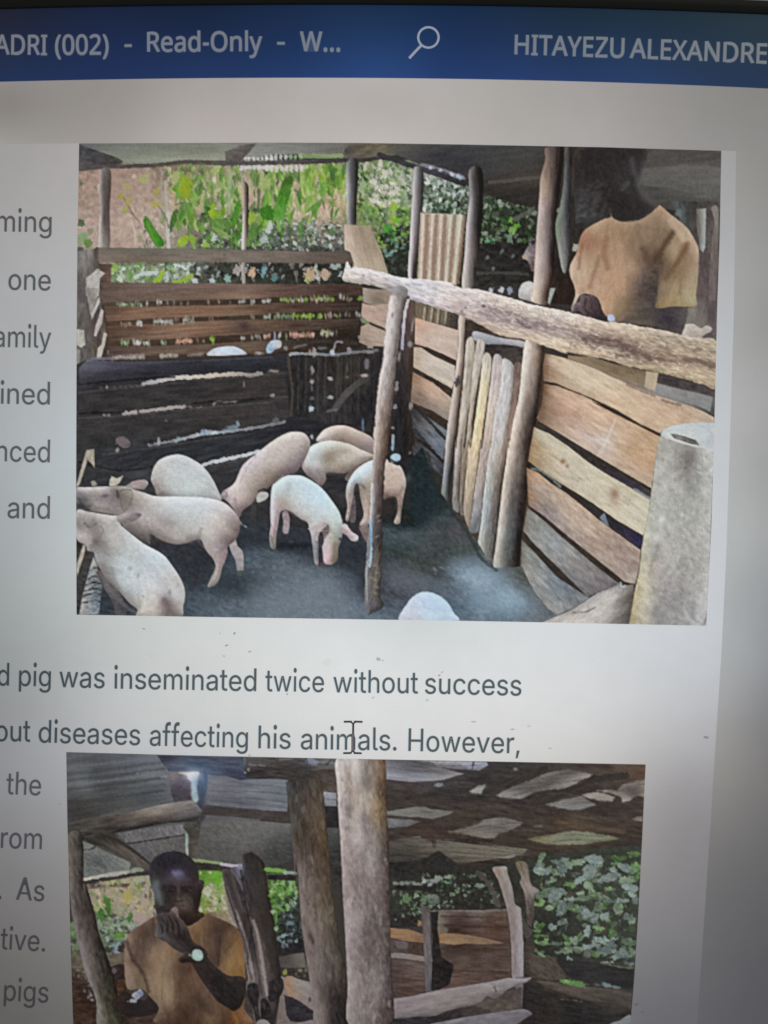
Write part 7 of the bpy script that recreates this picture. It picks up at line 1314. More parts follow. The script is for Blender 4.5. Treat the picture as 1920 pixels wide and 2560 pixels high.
    for x, y, rx, ry, col in ((30, 120, 18, 16, (150, 160, 158)), (90, 115, 30, 10, (140, 134, 136)), (135, 95, 26, 14, (130, 138, 126)), (200, 90, 22, 14, (136, 150, 130)), (190, 125, 34, 10, (104, 140, 108)), (420, 150, 30, 16, (112, 134, 112)), (260, 190, 16, 16, (96, 122, 88)), (30, 240, 20, 24, (96, 116, 92)), (100, 270, 40, 20, (88, 104, 88)), (80, 225, 34, 16, (112, 120, 112))):
        B_('R', x, y, rx, ry, col, .85, 0, True)
    K('R 400 60 470 130 540 280', 44, (84, 78, 74), .7, name='branch', label='thin grey branch left of the pale post')
    # big leaves on the right
    LV('R 780 0 1520 0 1480 680 1000 640 900 300', 170, [(64, 72, 58), (84, 98, 80), (52, 54, 46), (104, 116, 98), (74, 66, 58), (92, 96, 86)], (5, 12), 2, 20, 60, 53, name='foliage', label='shrub with big pale leaves at the right')
    big = [(825, 45, 42, 38, 0, 0), (835, 10, 30, 22, 0, 0), (945, -15, 40, 26, 10, 0), (975, 30, 36, 40, 0, 0), (940, 60, 44, 20, 25, 1), (860, 60, 30, 16, 0, 0), (1170, 45, 42, 60, 0, 0), (1120, 105, 54, 26, -30, 0), (1210, -30, 60, 40, 10, 0), (1090, -10, 60, 24, -10, 1), (1310, 95, 72, 36, -15, 0), (1420, 30, 60, 28, 20, 0), (1440, 110, 62, 30, -15, 1), (1450, 160, 54, 30, 20, 0),
           (1175, 165, 56, 30, 50, 1), (840, 215, 42, 34, -10, 1), (900, 180, 50, 18, -10, 1), (945, 210, 54, 44, -30, 0), (975, 300, 34, 60, 10, 0), (895, 305, 34, 26, 0, 1), (1145, 235, 60, 24, -5, 1), (1260, 225, 70, 24, 20, 1), (1340, 255, 70, 20, 0, 0), (1400, 250, 50, 20, 0, 0), (1235, 310, 28, 36, -20, 1), (1370, 305, 34, 44, -25, 1), (1280, 355, 34, 30, 0, 0), (1160, 345, 40, 40, 20, 0),
           (1440, 365, 34, 36, -20, 0), (1490, 250, 20, 24, 0, 0), (835, 430, 30, 24, -40, 2), (815, 460, 34, 16, 0, 2), (830, 500, 50, 18, 0, 2), (850, 545, 56, 16, 10, 2), (800, 600, 26, 20, 30, 2), (850, 630, 44, 12, 15, 1), (1010, 510, 34, 14, 40, 2), (1060, 530, 36, 22, -40, 1), (940, 545, 46, 12, 0, 1), (1080, 590, 44, 16, 0, 1), (1020, 600, 40, 30, 0, 1), (960, 610, 40, 16, 0, 1),
           (1250, 530, 62, 30, 5, 0), (1320, 560, 34, 34, 0, 0), (1270, 600, 44, 34, 0, 0), (1210, 560, 40, 20, 0, 0), (1440, 540, 46, 34, 0, 1), (1410, 620, 44, 40, 0, 0), (1470, 610, 26, 34, 0, 1), (1380, 500, 30, 16, 0, 1), (905, 475, 26, 10, -20, 1), (1050, 290, 26, 16, 0, 1), (1030, 240, 34, 14, 0, 0), (1450, 690, 40, 12, 10, 0), (1290, 680, 30, 10, 0, 0), (1490, 20, 30, 40, 60, 2), (1500, 80, 18, 40, 30, 2), (1380, -40, 50, 26, 0, 2), (1480, -70, 40, 30, 0, 2)]
    rb = np.random.default_rng(8)
    for _ in range(60):
        big.insert(0, (rb.uniform(800, 1500), rb.uniform(-60, 660), rb.uniform(18, 40), rb.uniform(14, 28), rb.uniform(-70, 70), int(rb.integers(3))))
    for x, y, rx, ry, a, kk in big:
        base = np.array([(128, 142, 136), (118, 136, 114), (104, 132, 88)][kk], float)
        cx, cy = conv('R', x, y)
        pts = []
        a_ = math.radians(a)
        for q in range(10):
            t = 2 * math.pi * q / 10
            rr = (1.0 if q not in (0, 5) else 1.15) * (1 + .16 * math.sin(q * 2.3 + x))
            u, v = math.cos(t) * rx * rr / 2.765, math.sin(t) * ry / 2.765 * (1 + .15 * math.cos(t * 2))
            pts.append((cx + u * math.cos(a_) - v * math.sin(a_), cy + u * math.sin(a_) + v * math.cos(a_)))
        sh = base * (.88 + .14 * math.sin(x * 7.7 + y))
        c.shape(np.array(pts), tuple(sh), 'leaf', None, soft=3.0, tex=(13, 9, 5, a + 20), rim=(2.5, -22, -20, -22), jit=3.2)
    K('R 840 70 835 130 850 190', 10, (110, 130, 84), .8)
    K('R 1000 180 1010 250', 10, (112, 122, 104), .8)
    K('R 1160 130 1210 220', 8, (120, 140, 96), .7)
    # pale posts right
    S('R 660 -10 735 -10 760 110 778 150 825 182 795 210 790 300 785 430 745 410 735 300 720 200 690 130 700 90', 'R 700 20 112 100 82, 740 40 116 106 96, 740 150 142 130 126, 790 180 140 130 126, 760 280 84 76 70, 765 380 74 66 62', 'branch', 'crooked grey branch in front of the shrub', tex=(8, 12, 5, 70), vol=(8, 14, -1, 0))
    S('R 690 340 730 400 780 480 740 520 700 450', (82, 76, 72), op=.8)
    S('R 500 30 560 15 602 22 605 60 640 170 655 270 690 300 700 330 712 500 722 680 720 790 640 790 632 600 615 400 600 310 575 220 540 110', 'R 540 60 140 124 110, 580 50 158 148 138, 570 150 128 114 106, 620 170 146 138 132, 620 260 132 124 120, 640 340 128 112 106, 680 360 154 148 146, 640 500 122 108 104, 690 520 154 148 150, 650 700 124 112 110, 690 700 144 138 144', 'post', 'pale post beside the rusty sheet', tex=(6, 14, 6, 85), vol=(12, 18, -1, 0))
    S('R 655 780 720 780 730 900 735 1000 690 1010 660 900', 'R 690 850 104 98 102, 700 970 82 78 84', **N)
    # rusty sheet and planks
    S('R 80 322 600 318 620 500 632 785 400 820 240 860 110 880 85 600', 'R 130 340 108 100 92, 400 330 112 104 98, 300 380 76 58 54, 500 400 86 66 58, 200 430 66 50 46, 450 470 88 68 60, 300 600 62 50 44, 550 600 78 62 56, 300 650 84 72 64, 500 700 80 66 60, 250 770 88 68 62, 450 790 86 68 64, 150 400 110 102 92', 'rusty_sheet', 'reddish brown rusty sheet behind the pale post', tex=(7, 26, 5, 2), **N)
    for y in (365, 430, 585, 740):
        K(f'R 150 {y-6} 350 {y} 600 {y+8}', 14, (58, 42, 38), .6, soft=5)
    K('R 100 322 350 322 600 315', 10, (118, 110, 102), .8)
    S('R 135 380 165 430 195 450 180 475 120 470', (112, 104, 90), op=.8)
    S('R 110 482 180 478 260 482 350 492 450 512 540 535 582 548 500 552 400 555 330 548 230 558 115 542', 'R 150 510 142 112 84, 300 520 134 108 84, 450 535 126 104 84', 'plank', 'orange tan plank end across the rusty sheet', tex=(6, 26, 5, 5), **N)
    S('Q 1238 528 1300 535 1400 540 1470 565 1540 590 1545 655 1380 640 1300 622 1238 610', 'Q 1280 570 140 108 82, 1400 590 136 106 80, 1510 620 122 94 74', 'plank', 'orange tan plank between the thick post and the dark one', tex=(6, 26, 5, 5), **N)
    S('Q 1590 565 1659 565 1659 655 1590 650', (128, 100, 76), **N)
    S('Q 1244 622 1400 642 1535 655 1535 760 1245 735', 'Q 1300 680 80 70 68, 1450 700 72 56 52', 'plank', 'dark reddish board under the orange plank', tex=(6, 8, 5, 90), **N)
    S('Q 1285 640 1385 650 1385 700 1310 695', (106, 98, 98), op=.7, tex=(10, 14, 4, 90))
    S('Q 1250 738 1280 735 1400 745 1530 765 1605 775 1608 815 1500 805 1400 792 1250 775', 'Q 1300 760 128 118 116, 1500 780 120 110 106', 'batten', 'pale thin batten right of the thick post', **N)
    S('Q 1255 785 1400 800 1590 820 1610 1020 1450 1090 1290 1120 1262 1000', 'Q 1300 850 82 68 64, 1450 870 96 80 74, 1350 950 76 60 56, 1500 1000 86 68 62, 1550 900 84 74 70', 'board', 'brown board low beside the thick post', tex=(8, 30, 5, 5), **N)
    S('Q 1500 345 1570 350 1580 500 1585 700 1605 1050 1540 1060 1530 760 1512 500', 'Q 1530 400 88 80 76, 1540 550 104 94 92, 1550 700 106 98 98, 1560 900 92 88 92', 'post', 'grey post in front of the rusty sheet', tex=(6, 16, 5, 90), **N)
    B_('Q', 1490, 490, 20, 24, (150, 116, 82), .9, 0, True)
    S('R 76 330 130 330 115 430 150 640 235 700 205 830 110 880 75 870 90 600', 'R 100 500 46 38 38, 150 750 36 32 32', **N)
    S('Q 1590 400 1640 390 1640 1050 1600 1060', 'Q 1620 700 40 36 36', op=.9, **N)
    # right bottom
    S('R 715 560 780 470 800 600 760 640 800 760 1470 740 1500 700 1480 1106 1300 1200 700 1200 715 800', 'R 740 600 62 56 52, 850 700 80 70 62, 780 900 42 38 38, 1000 900 50 46 44, 1200 780 52 50 50, 1300 900 68 62 58, 1100 1050 38 36 38, 850 1050 50 44 42, 1400 1000 56 52 50, 1400 1080 44 42 44', tex=(5, 20, 6, 8), **N)
    S('R 755 620 850 645 935 640 960 700 1015 780 920 802 850 790 770 740', 'R 800 680 80 70 60, 900 720 76 68 60', 'log', 'cut log end below the shrub', tex=(6, 12, 6, 40))
    S('R 800 808 900 812 1000 832 1180 850 1300 862 1465 892 1458 1015 1300 985 1200 962 1000 900 880 860', 'R 900 830 84 74 64, 1200 890 78 70 62, 1400 950 72 66 62', 'log', 'long brown log at the lower right', tex=(6, 30, 6, 8), **N, vol=(12,12,0,-1))
    S('R 940 660 1200 680 1480 730 1475 870 1250 850 1100 800 1010 770', 'R 1200 750 50 48 48, 1350 800 48 46 46', 'log', 'dark log under the shrub', tex=(4, 30, 6, 8), **N)
    K('R 1250 680 1380 710 1475 718', 12, (104, 104, 86), .8)
    for x, y, rx, ry, col in ((1020, 815, 50, 20, (92, 136, 72)), (1100, 830, 50, 18, (92, 132, 76)), (1010, 808, 20, 12, (120, 156, 96)), (1290, 835, 34, 16, (110, 130, 132)), (1350, 850, 40, 10, (104, 116, 112)), (1230, 835, 30, 8, (84, 90, 84))):
        B_('R', x, y, rx, ry, col, .9, 10, True)
    K('R 970 935 1060 940 1120 950', 9, (96, 88, 76), .8)
    S('R 1310 1110 1380 1080 1460 1045 1470 1200 1300 1200', (116, 118, 122))
    # pale beams bottom middle
    S('Q 1255 1180 1400 1100 1659 1040 R 200 1000 700 850 700 1010 300 1090 60 1120 Q 1500 1345 1255 1345', 'R 200 1050 52 46 46, 500 960 78 70 66, Q 1400 1300 48 46 50', **N)
    S('R 420 950 560 930 640 960 600 1010 400 990', (88, 78, 72), op=.8)
    S('Q 1250 1128 1400 1100 1659 1042 R 200 858 330 838 450 818 620 788 700 790 770 784 740 815 700 830 640 852 590 880 555 915 510 932 460 915 420 960 330 985 200 1012 100 1050 0 1052 Q 1480 1262 1400 1275 1255 1268', 'Q 1300 1180 128 116 118, 1450 1150 132 120 122, R 100 930 134 122 122, 300 880 130 120 118, 500 860 134 126 124, 700 800 130 126 128, 200 980 126 114 112, 400 920 122 112 110, 530 900 110 100 98, 50 1030 116 108 108', 'log', 'pale peeled log crossing in front of the rusty sheet', tex=(7, 20, 6, -8), rim=(4, -14, -14, -12), vol=(14, 14, 0, -1))
    K('R 515 840 525 880', 14, (86, 76, 70), .8)
    S('R 60 1115 180 1085 300 1060 500 1030 640 1010 730 1005 775 1035 740 1060 600 1140 400 1200 60 1200', 'R 200 1120 112 106 112, 500 1070 112 106 112, 700 1030 104 98 104', 'log', 'second pale log at the bottom edge', tex=(7, 20, 6, -8), vol=(12, 14, 0, -1))
    # the split log post and the thick post
    S('N 385 340 395 310 560 272 668 295 690 400 712 600 728 750 745 950 760 1194 Q 772 250 800 500 825 660 872 850 900 1050 905 1345 632 1345 610 1150 562 870 530 650 505 450 488 200 468 0 N 455 1100 445 950 425 700 400 500',
      'N 450 350 62 60 58, 450 500 70 66 60, 580 350 70 64 58, 600 500 84 70 60, 480 700 68 62 52, 600 700 84 70 56, 690 700 92 78 58, 670 500 92 80 66, 500 900 78 66 58, 600 850 74 62 52, 690 900 84 68 52, 500 1050 100 88 82, 620 1000 92 78 68, Q 520 150 112 100 96, 620 150 100 86 78, 720 100 86 70 58, 550 350 112 98 90, 680 300 96 82 68, 750 350 88 76 62, 580 450 120 106 98, 700 450 104 92 76, 580 600 108 94 88, 700 650 100 88 80, 640 750 116 104 98, 780 700 84 76 68, 620 900 112 100 94, 700 900 96 86 80, 800 850 92 80 74, 750 1050 58 50 48, 850 1000 62 54 48, 660 1100 96 86 80, 820 1200 44 40 38, 680 1280 116 104 98, 760 1300 60 52 50', 'post', 'brown split log post left of the thick pale post', tex=(8, 20, 6, 85), rim=(4, -12, -14, -14), vol=(22, 12, -1, 0))
    B_('Q', 585, 600, 24, 40, (66, 58, 56), .85, -10)
    B_('Q', 605, 640, 14, 30, (70, 44, 40), .8, -10)
    K('N 530 500 560 560', 10, (110, 90, 80), .5)
    K('N 600 930 600 1000', 8, (126, 116, 110), .6)
    S('N 800 118 1000 122 1192 130 1205 300 1212 550 1226 800 1238 1194 Q 1240 200 1246 500 1252 900 1256 1345 908 1345 892 1000 872 600 850 200 845 0 N 848 1100 832 800 815 550 806 350',
      'N 850 160 186 178 172, 900 250 176 164 158, 950 170 198 190 184, 990 250 178 168 158, 850 400 176 164 158, 900 280 146 130 120, 950 420 178 164 150, 1020 300 132 126 120, 1000 450 178 166 148, 1080 170 108 96 86, 1170 180 128 104 82, 1100 280 152 134 114, 1080 330 112 98 86, 1150 400 104 86 72, 1080 430 172 158 142, 1150 520 146 122 86, 1100 600 146 124 98, 1180 560 118 98 74, 900 540 124 114 112, 860 650 164 150 148, 950 650 172 158 148, 1040 650 126 114 112, 880 800 158 144 140, 980 780 176 164 158, 1100 700 136 124 118, 1180 750 104 92 82, 900 950 144 130 124, 1000 900 142 130 122, 1080 970 146 136 130, 1180 1000 106 96 90, 900 1150 140 126 122, 1000 1120 128 114 112, 1150 1150 112 98 94, Q 900 250 134 120 116, 1050 250 118 104 102, 1180 300 96 84 80, 950 460 146 136 134, 1100 450 104 94 90, 1200 550 100 90 86, 920 700 132 120 120, 1050 620 104 90 88, 1150 750 96 84 80, 930 900 136 124 122, 1080 850 108 96 92, 1200 900 102 94 92, 960 1050 136 124 122, 1150 1000 122 112 110, 1200 1050 96 86 84, 950 1200 128 118 114, 1100 1200 112 102 98, 1200 1250 84 72 68, 1000 1320 122 112 108', 'post', 'thick pale bark post in the middle', tex=(9, 13, 7, 80), rim=(3, -14, -18, -20), vol=(26, 22, -1, 0))
    for x, y, rx, ry, col in ((905, 260, 18, 50, (140, 124, 112)), (905, 530, 36, 30, (118, 108, 108)), (915, 410, 16, 26, (134, 116, 106)), (1050, 320, 40, 50, (116, 106, 96)), (905, 700, 22, 24, (134, 120, 118)), (1030, 620, 30, 40, (124, 112, 112)), (1130, 560, 12, 10, (96, 80, 60)), (980, 380, 16, 90, (144, 132, 120)), (950, 180, 30, 60, (204, 196, 190)), (960, 620, 30, 50, (180, 168, 160)), (1050, 760, 34, 60, (132, 120, 116)), (1000, 780, 34, 60, (178, 168, 162)), (1020, 930, 26, 50, (112, 104, 102))):
        B_('N', x, y, rx, ry, col, .6, 0)
    LV('N 815 130 1190 140 1225 1190 Q 1250 1300 905 1300 N 850 1190', 150, [(176, 164, 158), (150, 134, 126), (108, 94, 88), (132, 114, 98), (160, 150, 148)], (5, 15), 2.6, 92, 18, 71, op=.35)
    LV('N 410 320 680 320 740 1190 Q 850 850 890 1300 650 1300 N 480 1190', 100, [(74, 60, 50), (112, 94, 80), (56, 50, 46), (96, 78, 62), (120, 108, 98)], (5, 15), 2.8, 86, 18, 72, op=.35)
    LV('Q 0 480 240 480 330 1200 120 1300', 40, [(52, 46, 44), (96, 86, 80), (60, 52, 50)], (6, 16), 3.4, 80, 12, 73, op=.4)
    for x, y, rx, ry, col, a in ((1080, 900, 8, 60, (140, 130, 128), 30), (1150, 960, 10, 50, (130, 120, 118), 35), (950, 460, 34, 20, (156, 146, 146), 0), (1060, 560, 60, 50, (96, 86, 82), 0), (1180, 940, 30, 26, (134, 124, 124), 0), (1060, 720, 80, 40, (94, 84, 82), 0)):
        B_('Q', x, y, rx, ry, col, .5, a)
    # ------------------------------------------------ the man
    S('P 425 1150 500 1080 545 1010 560 1060 700 1130 760 1040 810 1150 835 1200 760 1250 640 1270 560 1262 500 1230', 'P 600 1190 40 34 35, 750 1200 42 36 36, 720 1090 46 38 36, 520 1120 48 38 36', 'forearm', 'dark forearm held low at the left', tex=(3, 16, 7, 0))
    S('P 555 1140 590 1115 600 1070 640 1060 660 1035 685 1050 690 1085 650 1120 630 1150', 'P 600 1100 150 146 148, 650 1090 122 130 148', 'cloth', 'small pale blue cloth in the crook of the arm', tex=(12, 6, 5, 0), jit=2.2)
    B_('P', 602, 1110, 16, 10, (44, 38, 40), .9, 20, True)
    S('P 810 430 700 488 605 545 552 610 538 700 536 860 548 1000 580 1045 640 1035 700 1050 755 1110 800 1155 822 1200 840 1345 1570 1345 1530 1200 1540 970 1528 780 1510 620 1488 560 1430 505 1330 455 1200 415 1130 480 1062 516 960 500',
      'P 760 500 76 62 54, 640 560 88 72 64, 600 620 112 94 82, 700 580 74 60 54, 570 750 116 98 88, 590 880 122 104 90, 580 980 120 106 96, 640 960 104 90 78, 660 700 84 70 64, 620 780 82 68 60, 700 850 92 76 66, 760 620 82 70 66, 850 680 122 102 86, 760 760 124 104 86, 850 850 122 104 86, 760 900 120 102 84, 820 1000 128 110 90, 920 1000 124 106 86, 950 900 98 80 66, 880 1060 132 114 94, 930 1150 122 104 86, 830 1120 120 104 88, 1000 1000 84 66 56, 1000 1200 68 52 44, 870 1250 84 68 58, 1150 1150 68 54 46, 1100 950 96 74 62, 1060 880 76 58 50, 1180 1060 86 68 60, 1120 620 98 76 54, 1180 520 102 80 62, 1150 700 92 72 56, 1280 560 66 54 50, 1250 680 94 76 66, 1330 650 76 62 54, 1420 600 98 76 58, 1490 700 118 92 64, 1430 800 124 98 68, 1360 830 118 96 70, 1460 900 120 92 60, 1300 800 70 58 52, 1400 520 72 56 46, 1300 480 74 58 50, 1300 1250 92 76 62, 1250 1300 98 80 64, 1450 1280 104 72 46, 1550 1250 112 84 66, 1380 1280 72 54 44, 1050 1300 66 50 42', 'tan_shirt', 'brown short sleeved shirt of the man with the watch', tex=(4, 24, 9, 85), vol=(30, 12, -.4, -.9))
    K('P 556 640 600 780 660 860 705 950 735 1060', 22, (58, 46, 44), .8, soft=9)
    K('P 640 640 680 720 690 770', 40, (78, 66, 62), .5, soft=8)
    K('P 760 620 740 680 750 730', 22, (84, 68, 62), .4, soft=6)
    K('P 1330 600 1320 720 1310 850', 16, (58, 46, 44), .8, soft=5)
    K('P 1370 720 1430 660 1480 600', 14, (80, 60, 46), .6, soft=5)
    K('P 850 900 850 1000 845 1120', 14, (98, 82, 68), .5, soft=5)
    K('P 950 920 965 1040 950 1160', 30, (86, 68, 58), .5, soft=8)
    K('P 1180 560 1170 640 1190 700', 12, (120, 98, 80), .5, soft=5)
    K('P 1060 520 1110 500 1180 430', 8, (130, 104, 78), .5)
    K('P 1440 1240 1470 1300 1460 1345', 26, (126, 90, 54), .6, soft=6)
    K('P 1000 1160 1150 1180 1250 1240', 20, (78, 60, 50), .5, soft=8)
    for sp, w_, col, op in (('P 700 560 640 620 600 700', 40, (82, 66, 58), .5), ('P 880 700 820 840 840 1000', 50, (136, 116, 98), .35), ('P 1080 560 1120 650 1150 740', 24, (108, 86, 66), .5), ('P 1010 860 1000 1050 990 1200', 40, (66, 52, 45), .45), ('P 1340 560 1300 700 1310 820', 30, (60, 48, 44), .6), ('P 1480 620 1440 760 1400 880', 30, (128, 102, 70), .45), ('P 560 860 590 960 620 1030', 24, (132, 116, 102), .4), ('P 1120 1100 1180 1180 1260 1230', 40, (60, 48, 42), .5)):
        K(sp, w_, col, op, soft=14)
    # head
    S('M 742 1050 752 1000 780 950 830 912 920 888 1000 895 1070 930 1115 975 1142 1035 1155 1120 P 1165 130 1192 138 1198 170 1180 220 1172 270 1160 330 1152 400 1175 400 1200 425 1130 480 1062 515 990 480 900 450 815 440 800 400 785 340 780 260 760 200 745 140 740 60',
      'M 800 1000 40 38 46, 920 930 36 34 44, 1050 960 42 38 46, 950 1010 40 38 50, P 860 60 46 42 50, 960 90 70 66 84, 1080 100 54 46 50, 780 100 54 52 56, 800 180 84 88 92, 820 250 84 86 90, 850 200 50 46 50, 900 160 58 52 58, 1000 160 66 58 62, 1080 200 60 50 52, 900 240 44 38 42, 1000 230 54 46 46, 1100 260 48 42 42, 1000 310 82 72 66, 1050 350 86 76 68, 950 340 64 56 54, 1100 340 46 38 38, 870 340 44 40 42, 1180 170 50 42 44, 1050 430 42 34 34, 830 400 54 48 50, 1130 430 56 44 38, 1100 480 48 38 34', 'person', 'man holding his chin, dark close cropped head', tex=(3, 12, 8, 80), jit=.9, vol=(26, 12, -.3, -.9))
    S('P 935 62 1005 58 1025 75 1022 110 985 122 955 108 940 88', 'P 980 85 112 110 140, 1000 105 86 80 100', jit=1, soft=9)
    B_('P', 980, 90, 80, 56, (84, 78, 100), .45)
    K('P 800 150 810 230 840 330', 34, (92, 100, 106), .6, soft=9)
    K('P 870 185 920 180 960 200', 10, (40, 34, 38), .5, soft=5)
    K('P 1010 195 1060 192 1100 205', 10, (40, 34, 36), .5, soft=5)
    B_('P', 915, 215, 28, 9, (34, 29, 32), .7, 0)
    B_('P', 1060, 225, 28, 9, (34, 29, 32), .7, 0)
    K('P 970 220 960 270 975 300', 10, (64, 54, 54), .5, soft=5)
    K('P 990 350 1030 345 1070 360', 10, (48, 38, 38), .6, soft=4)
    S('P 850 190 900 172 950 182 965 215 925 232 870 225', (36, 30, 33), soft=6, op=.6)
    S('P 1005 185 1060 178 1110 195 1100 228 1040 236 1005 220', (36, 30, 32), soft=6, op=.6)
    K('P 880 212 915 206 945 214', 6, (88, 78, 80), .55, soft=3)
    K('P 1030 218 1060 212 1090 222', 6, (86, 76, 76), .5, soft=3)
    K('P 985 190 985 250 975 290', 16, (88, 78, 76), .6, soft=7)
    K('P 955 300 985 312 1015 300', 9, (36, 30, 30), .7, soft=4)
    K('P 1050 270 1090 300 1090 360', 26, (84, 72, 66), .5, soft=10)
    K('P 850 270 860 320 890 360', 24, (74, 68, 70), .45, soft=9)
    K('P 960 350 1010 356 1060 348', 10, (94, 72, 68), .5, soft=4)
    K('P 1155 140 1180 170 1165 220', 9, (80, 68, 68), .6, soft=4)
    K('P 880 130 960 118 1080 130', 22, (78, 72, 84), .4, soft=10)
    # raised arm with watch
    S('P 800 430 850 400 900 400 925 370 955 355 975 375 985 430 1030 480 1065 540 1100 640 1180 690 1215 760 1300 860 1400 925 1500 930 1545 975 1530 1100 1500 1180 1440 1218 1380 1185 1300 1130 1230 1040 1165 950 1120 870 1080 815 1010 822 985 780 1030 745 950 705 880 650 800 600 790 540 815 490',
      'P 830 450 62 56 58, 900 440 60 52 52, 960 390 116 96 94, 950 450 60 50 50, 830 520 64 62 64, 850 570 78 72 74, 900 500 52 44 44, 950 600 54 46 46, 1030 600 48 42 42, 1000 700 60 54 54, 1060 700 44 38 40, 1050 780 46 38 38, 1200 820 44 37 38, 1250 950 42 36 37, 1350 950 40 35 36, 1450 1000 42 36 38, 1400 1130 38 33 35, 1500 1000 46 38 40, 1180 900 52 42 42', 'forearm', 'raised forearm and hand at the chin', tex=(4, 14, 7, 45), vol=(14, 10, -.5, -.85))
    for sp in ('P 900 440 930 480 935 540', 'P 860 470 890 520 890 570', 'P 960 460 985 520 985 580', 'P 830 500 850 540 850 580'):
        K(sp, 9, (36, 30, 31), .75, soft=3)
    for sp in ('P 850 420 872 470 868 540', 'P 880 430 912 490 914 560', 'P 925 440 958 500 962 570', 'P 970 440 1008 500 1014 570'):
        K(sp, 15, (84, 72, 72), .55, soft=5)
    K('P 800 590 830 600 860 580', 10, (96, 92, 92), .6)
    K('P 1090 640 1180 760 1300 880 1420 960', 16, (62, 54, 54), .5, soft=8)
    K('P 795 480 805 530 795 590', 12, (108, 100, 98), .5)
    K('P 945 375 965 365 975 430', 18, (126, 104, 104), .6, soft=4)
    K('P 990 750 1040 735 1090 740', 16, (84, 76, 76), .5, soft=6)
    B_('P', 1025, 800, 36, 22, (34, 28, 30), .8, 0)
    K('P 1070 755 1110 762', 16, (120, 132, 132), .85)
    K('P 1095 715 1120 690 1180 700 1215 740 1200 790 1170 810', 14, (40, 34, 36), .9)
    S('P 1100 725 1125 708 1155 710 1180 728 1188 758 1178 788 1150 805 1120 800 1098 778 1094 750', 'P 1140 755 172 192 184, 1110 780 144 170 160, 1165 735 150 168 166', 'watch', 'round pale green faced watch', rim=(5, -26, -18, -22), jit=1)
    c.finish(2.4, deep=9.0, tint={'person': (1.0, (0, -1, -3), 1), 'forearm': (1.0, (0, 0, -1), 1), 'tan_shirt': (1.02, (2, 0, -2), 1.04), 'post': (1.0, (0, 0, 1), .9), 'log': (1.0, (0, 0, 1), .9)})
    return c


# ------------------------------------------------------------------ the monitor
monitor = bpy.data.objects.new('monitor', None)
COL.objects.link(monitor)
monitor.location = (0, 0.0, 0)
monitor['label'] = 'black framed monitor showing a text document with two pig pen photographs'
monitor['category'] = 'monitor'

XL, XR, YB = -1100.0, 2700.0, 2980.0      # the screen goes on past the frame


def ext(xs, ys, x):
    """piecewise-linear edge with gentle straight continuation outside the samples"""
    x = np.asarray(x, float)
    y = np.interp(x, xs, ys)
    # smooth it a little with a quadratic fit
    q = np.polyfit(xs, ys, 3 if len(xs) > 4 else 2)
    xi = np.clip(x, xs[0], xs[-1])
    y = np.polyval(q, xi)
    return y + np.where(x > xs[-1], (x - xs[-1]) * 0.02, 0) + np.where(x < xs[0], (x - xs[0]) * -0.004, 0)


def Tt(x): return ext([0, 300, 600, 960, 1300, 1600, 1920], [23, 17, 13, 12, 17, 25, 37], x)
def Tb(x): return ext([0, 300, 600, 960, 1300, 1600, 1920], [204, 199, 195.5, 193, 201, 209, 221], x)
def Pt(x): return ext([0, 198, 660, 900, 1160, 1500, 1803, 1920], [360, 359, 356.5, 357.5, 361, 367.5, 376.5, 381], x)
def Rx(y): return np.interp(y, [375, 560, 800, 1110, 1400, 1640, 1840, 2200, 2560, 3000], [1840, 1838, 1834, 1824.5, 1815, 1803, 1790, 1767, 1743, 1712])


RIBBON_C = ([(0, 240), (300, 250), (600, 240), (960, 240), (1300, 270), (1600, 280), (1900, 260), (0, 345), (450, 340), (960, 345), (1500, 350), (1900, 365), (0, 205), (960, 200)],  # toolbar samples with the panel's view-angle dimming painted in
            [(134, 130, 126), (150, 145, 141), (170, 164, 160), (176, 171, 167), (168, 164, 160), (154, 151, 149), (134, 133, 130), (152, 149, 145), (176, 170, 166), (186, 181, 178), (166, 163, 161), (140, 139, 137), (140, 137, 134), (178, 174, 172)])
PAGE_C = ([(30, 420), (100, 520), (80, 650), (150, 850), (60, 1000), (170, 1150), (60, 1300), (170, 1400), (20, 1600), (150, 1620), (300, 1600), (500, 1620), (900, 1640), (1300, 1650), (1600, 1650), (1770, 1600),  # white page; viewing-angle falloff is baked into these emitted colours
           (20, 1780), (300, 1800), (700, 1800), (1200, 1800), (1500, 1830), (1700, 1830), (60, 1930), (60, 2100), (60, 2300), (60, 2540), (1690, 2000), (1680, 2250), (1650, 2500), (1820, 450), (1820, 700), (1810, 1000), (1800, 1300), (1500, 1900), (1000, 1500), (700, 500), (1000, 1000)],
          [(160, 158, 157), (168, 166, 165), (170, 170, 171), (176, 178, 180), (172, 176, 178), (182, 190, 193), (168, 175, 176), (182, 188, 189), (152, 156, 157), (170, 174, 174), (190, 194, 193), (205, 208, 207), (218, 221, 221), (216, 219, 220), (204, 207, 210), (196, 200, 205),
           (146, 148, 149), (188, 190, 191), (210, 211, 211), (216, 217, 216), (204, 204, 204), (182, 182, 184), (148, 149, 152), (132, 132, 134), (117, 115, 115), (99, 97, 95), (151, 148, 150), (130, 128, 130), (108, 108, 112), (162, 161, 162), (176, 178, 180), (190, 193, 196), (196, 199, 203), (196, 195, 194), (200, 206, 206), (190, 190, 190), (200, 205, 205)])
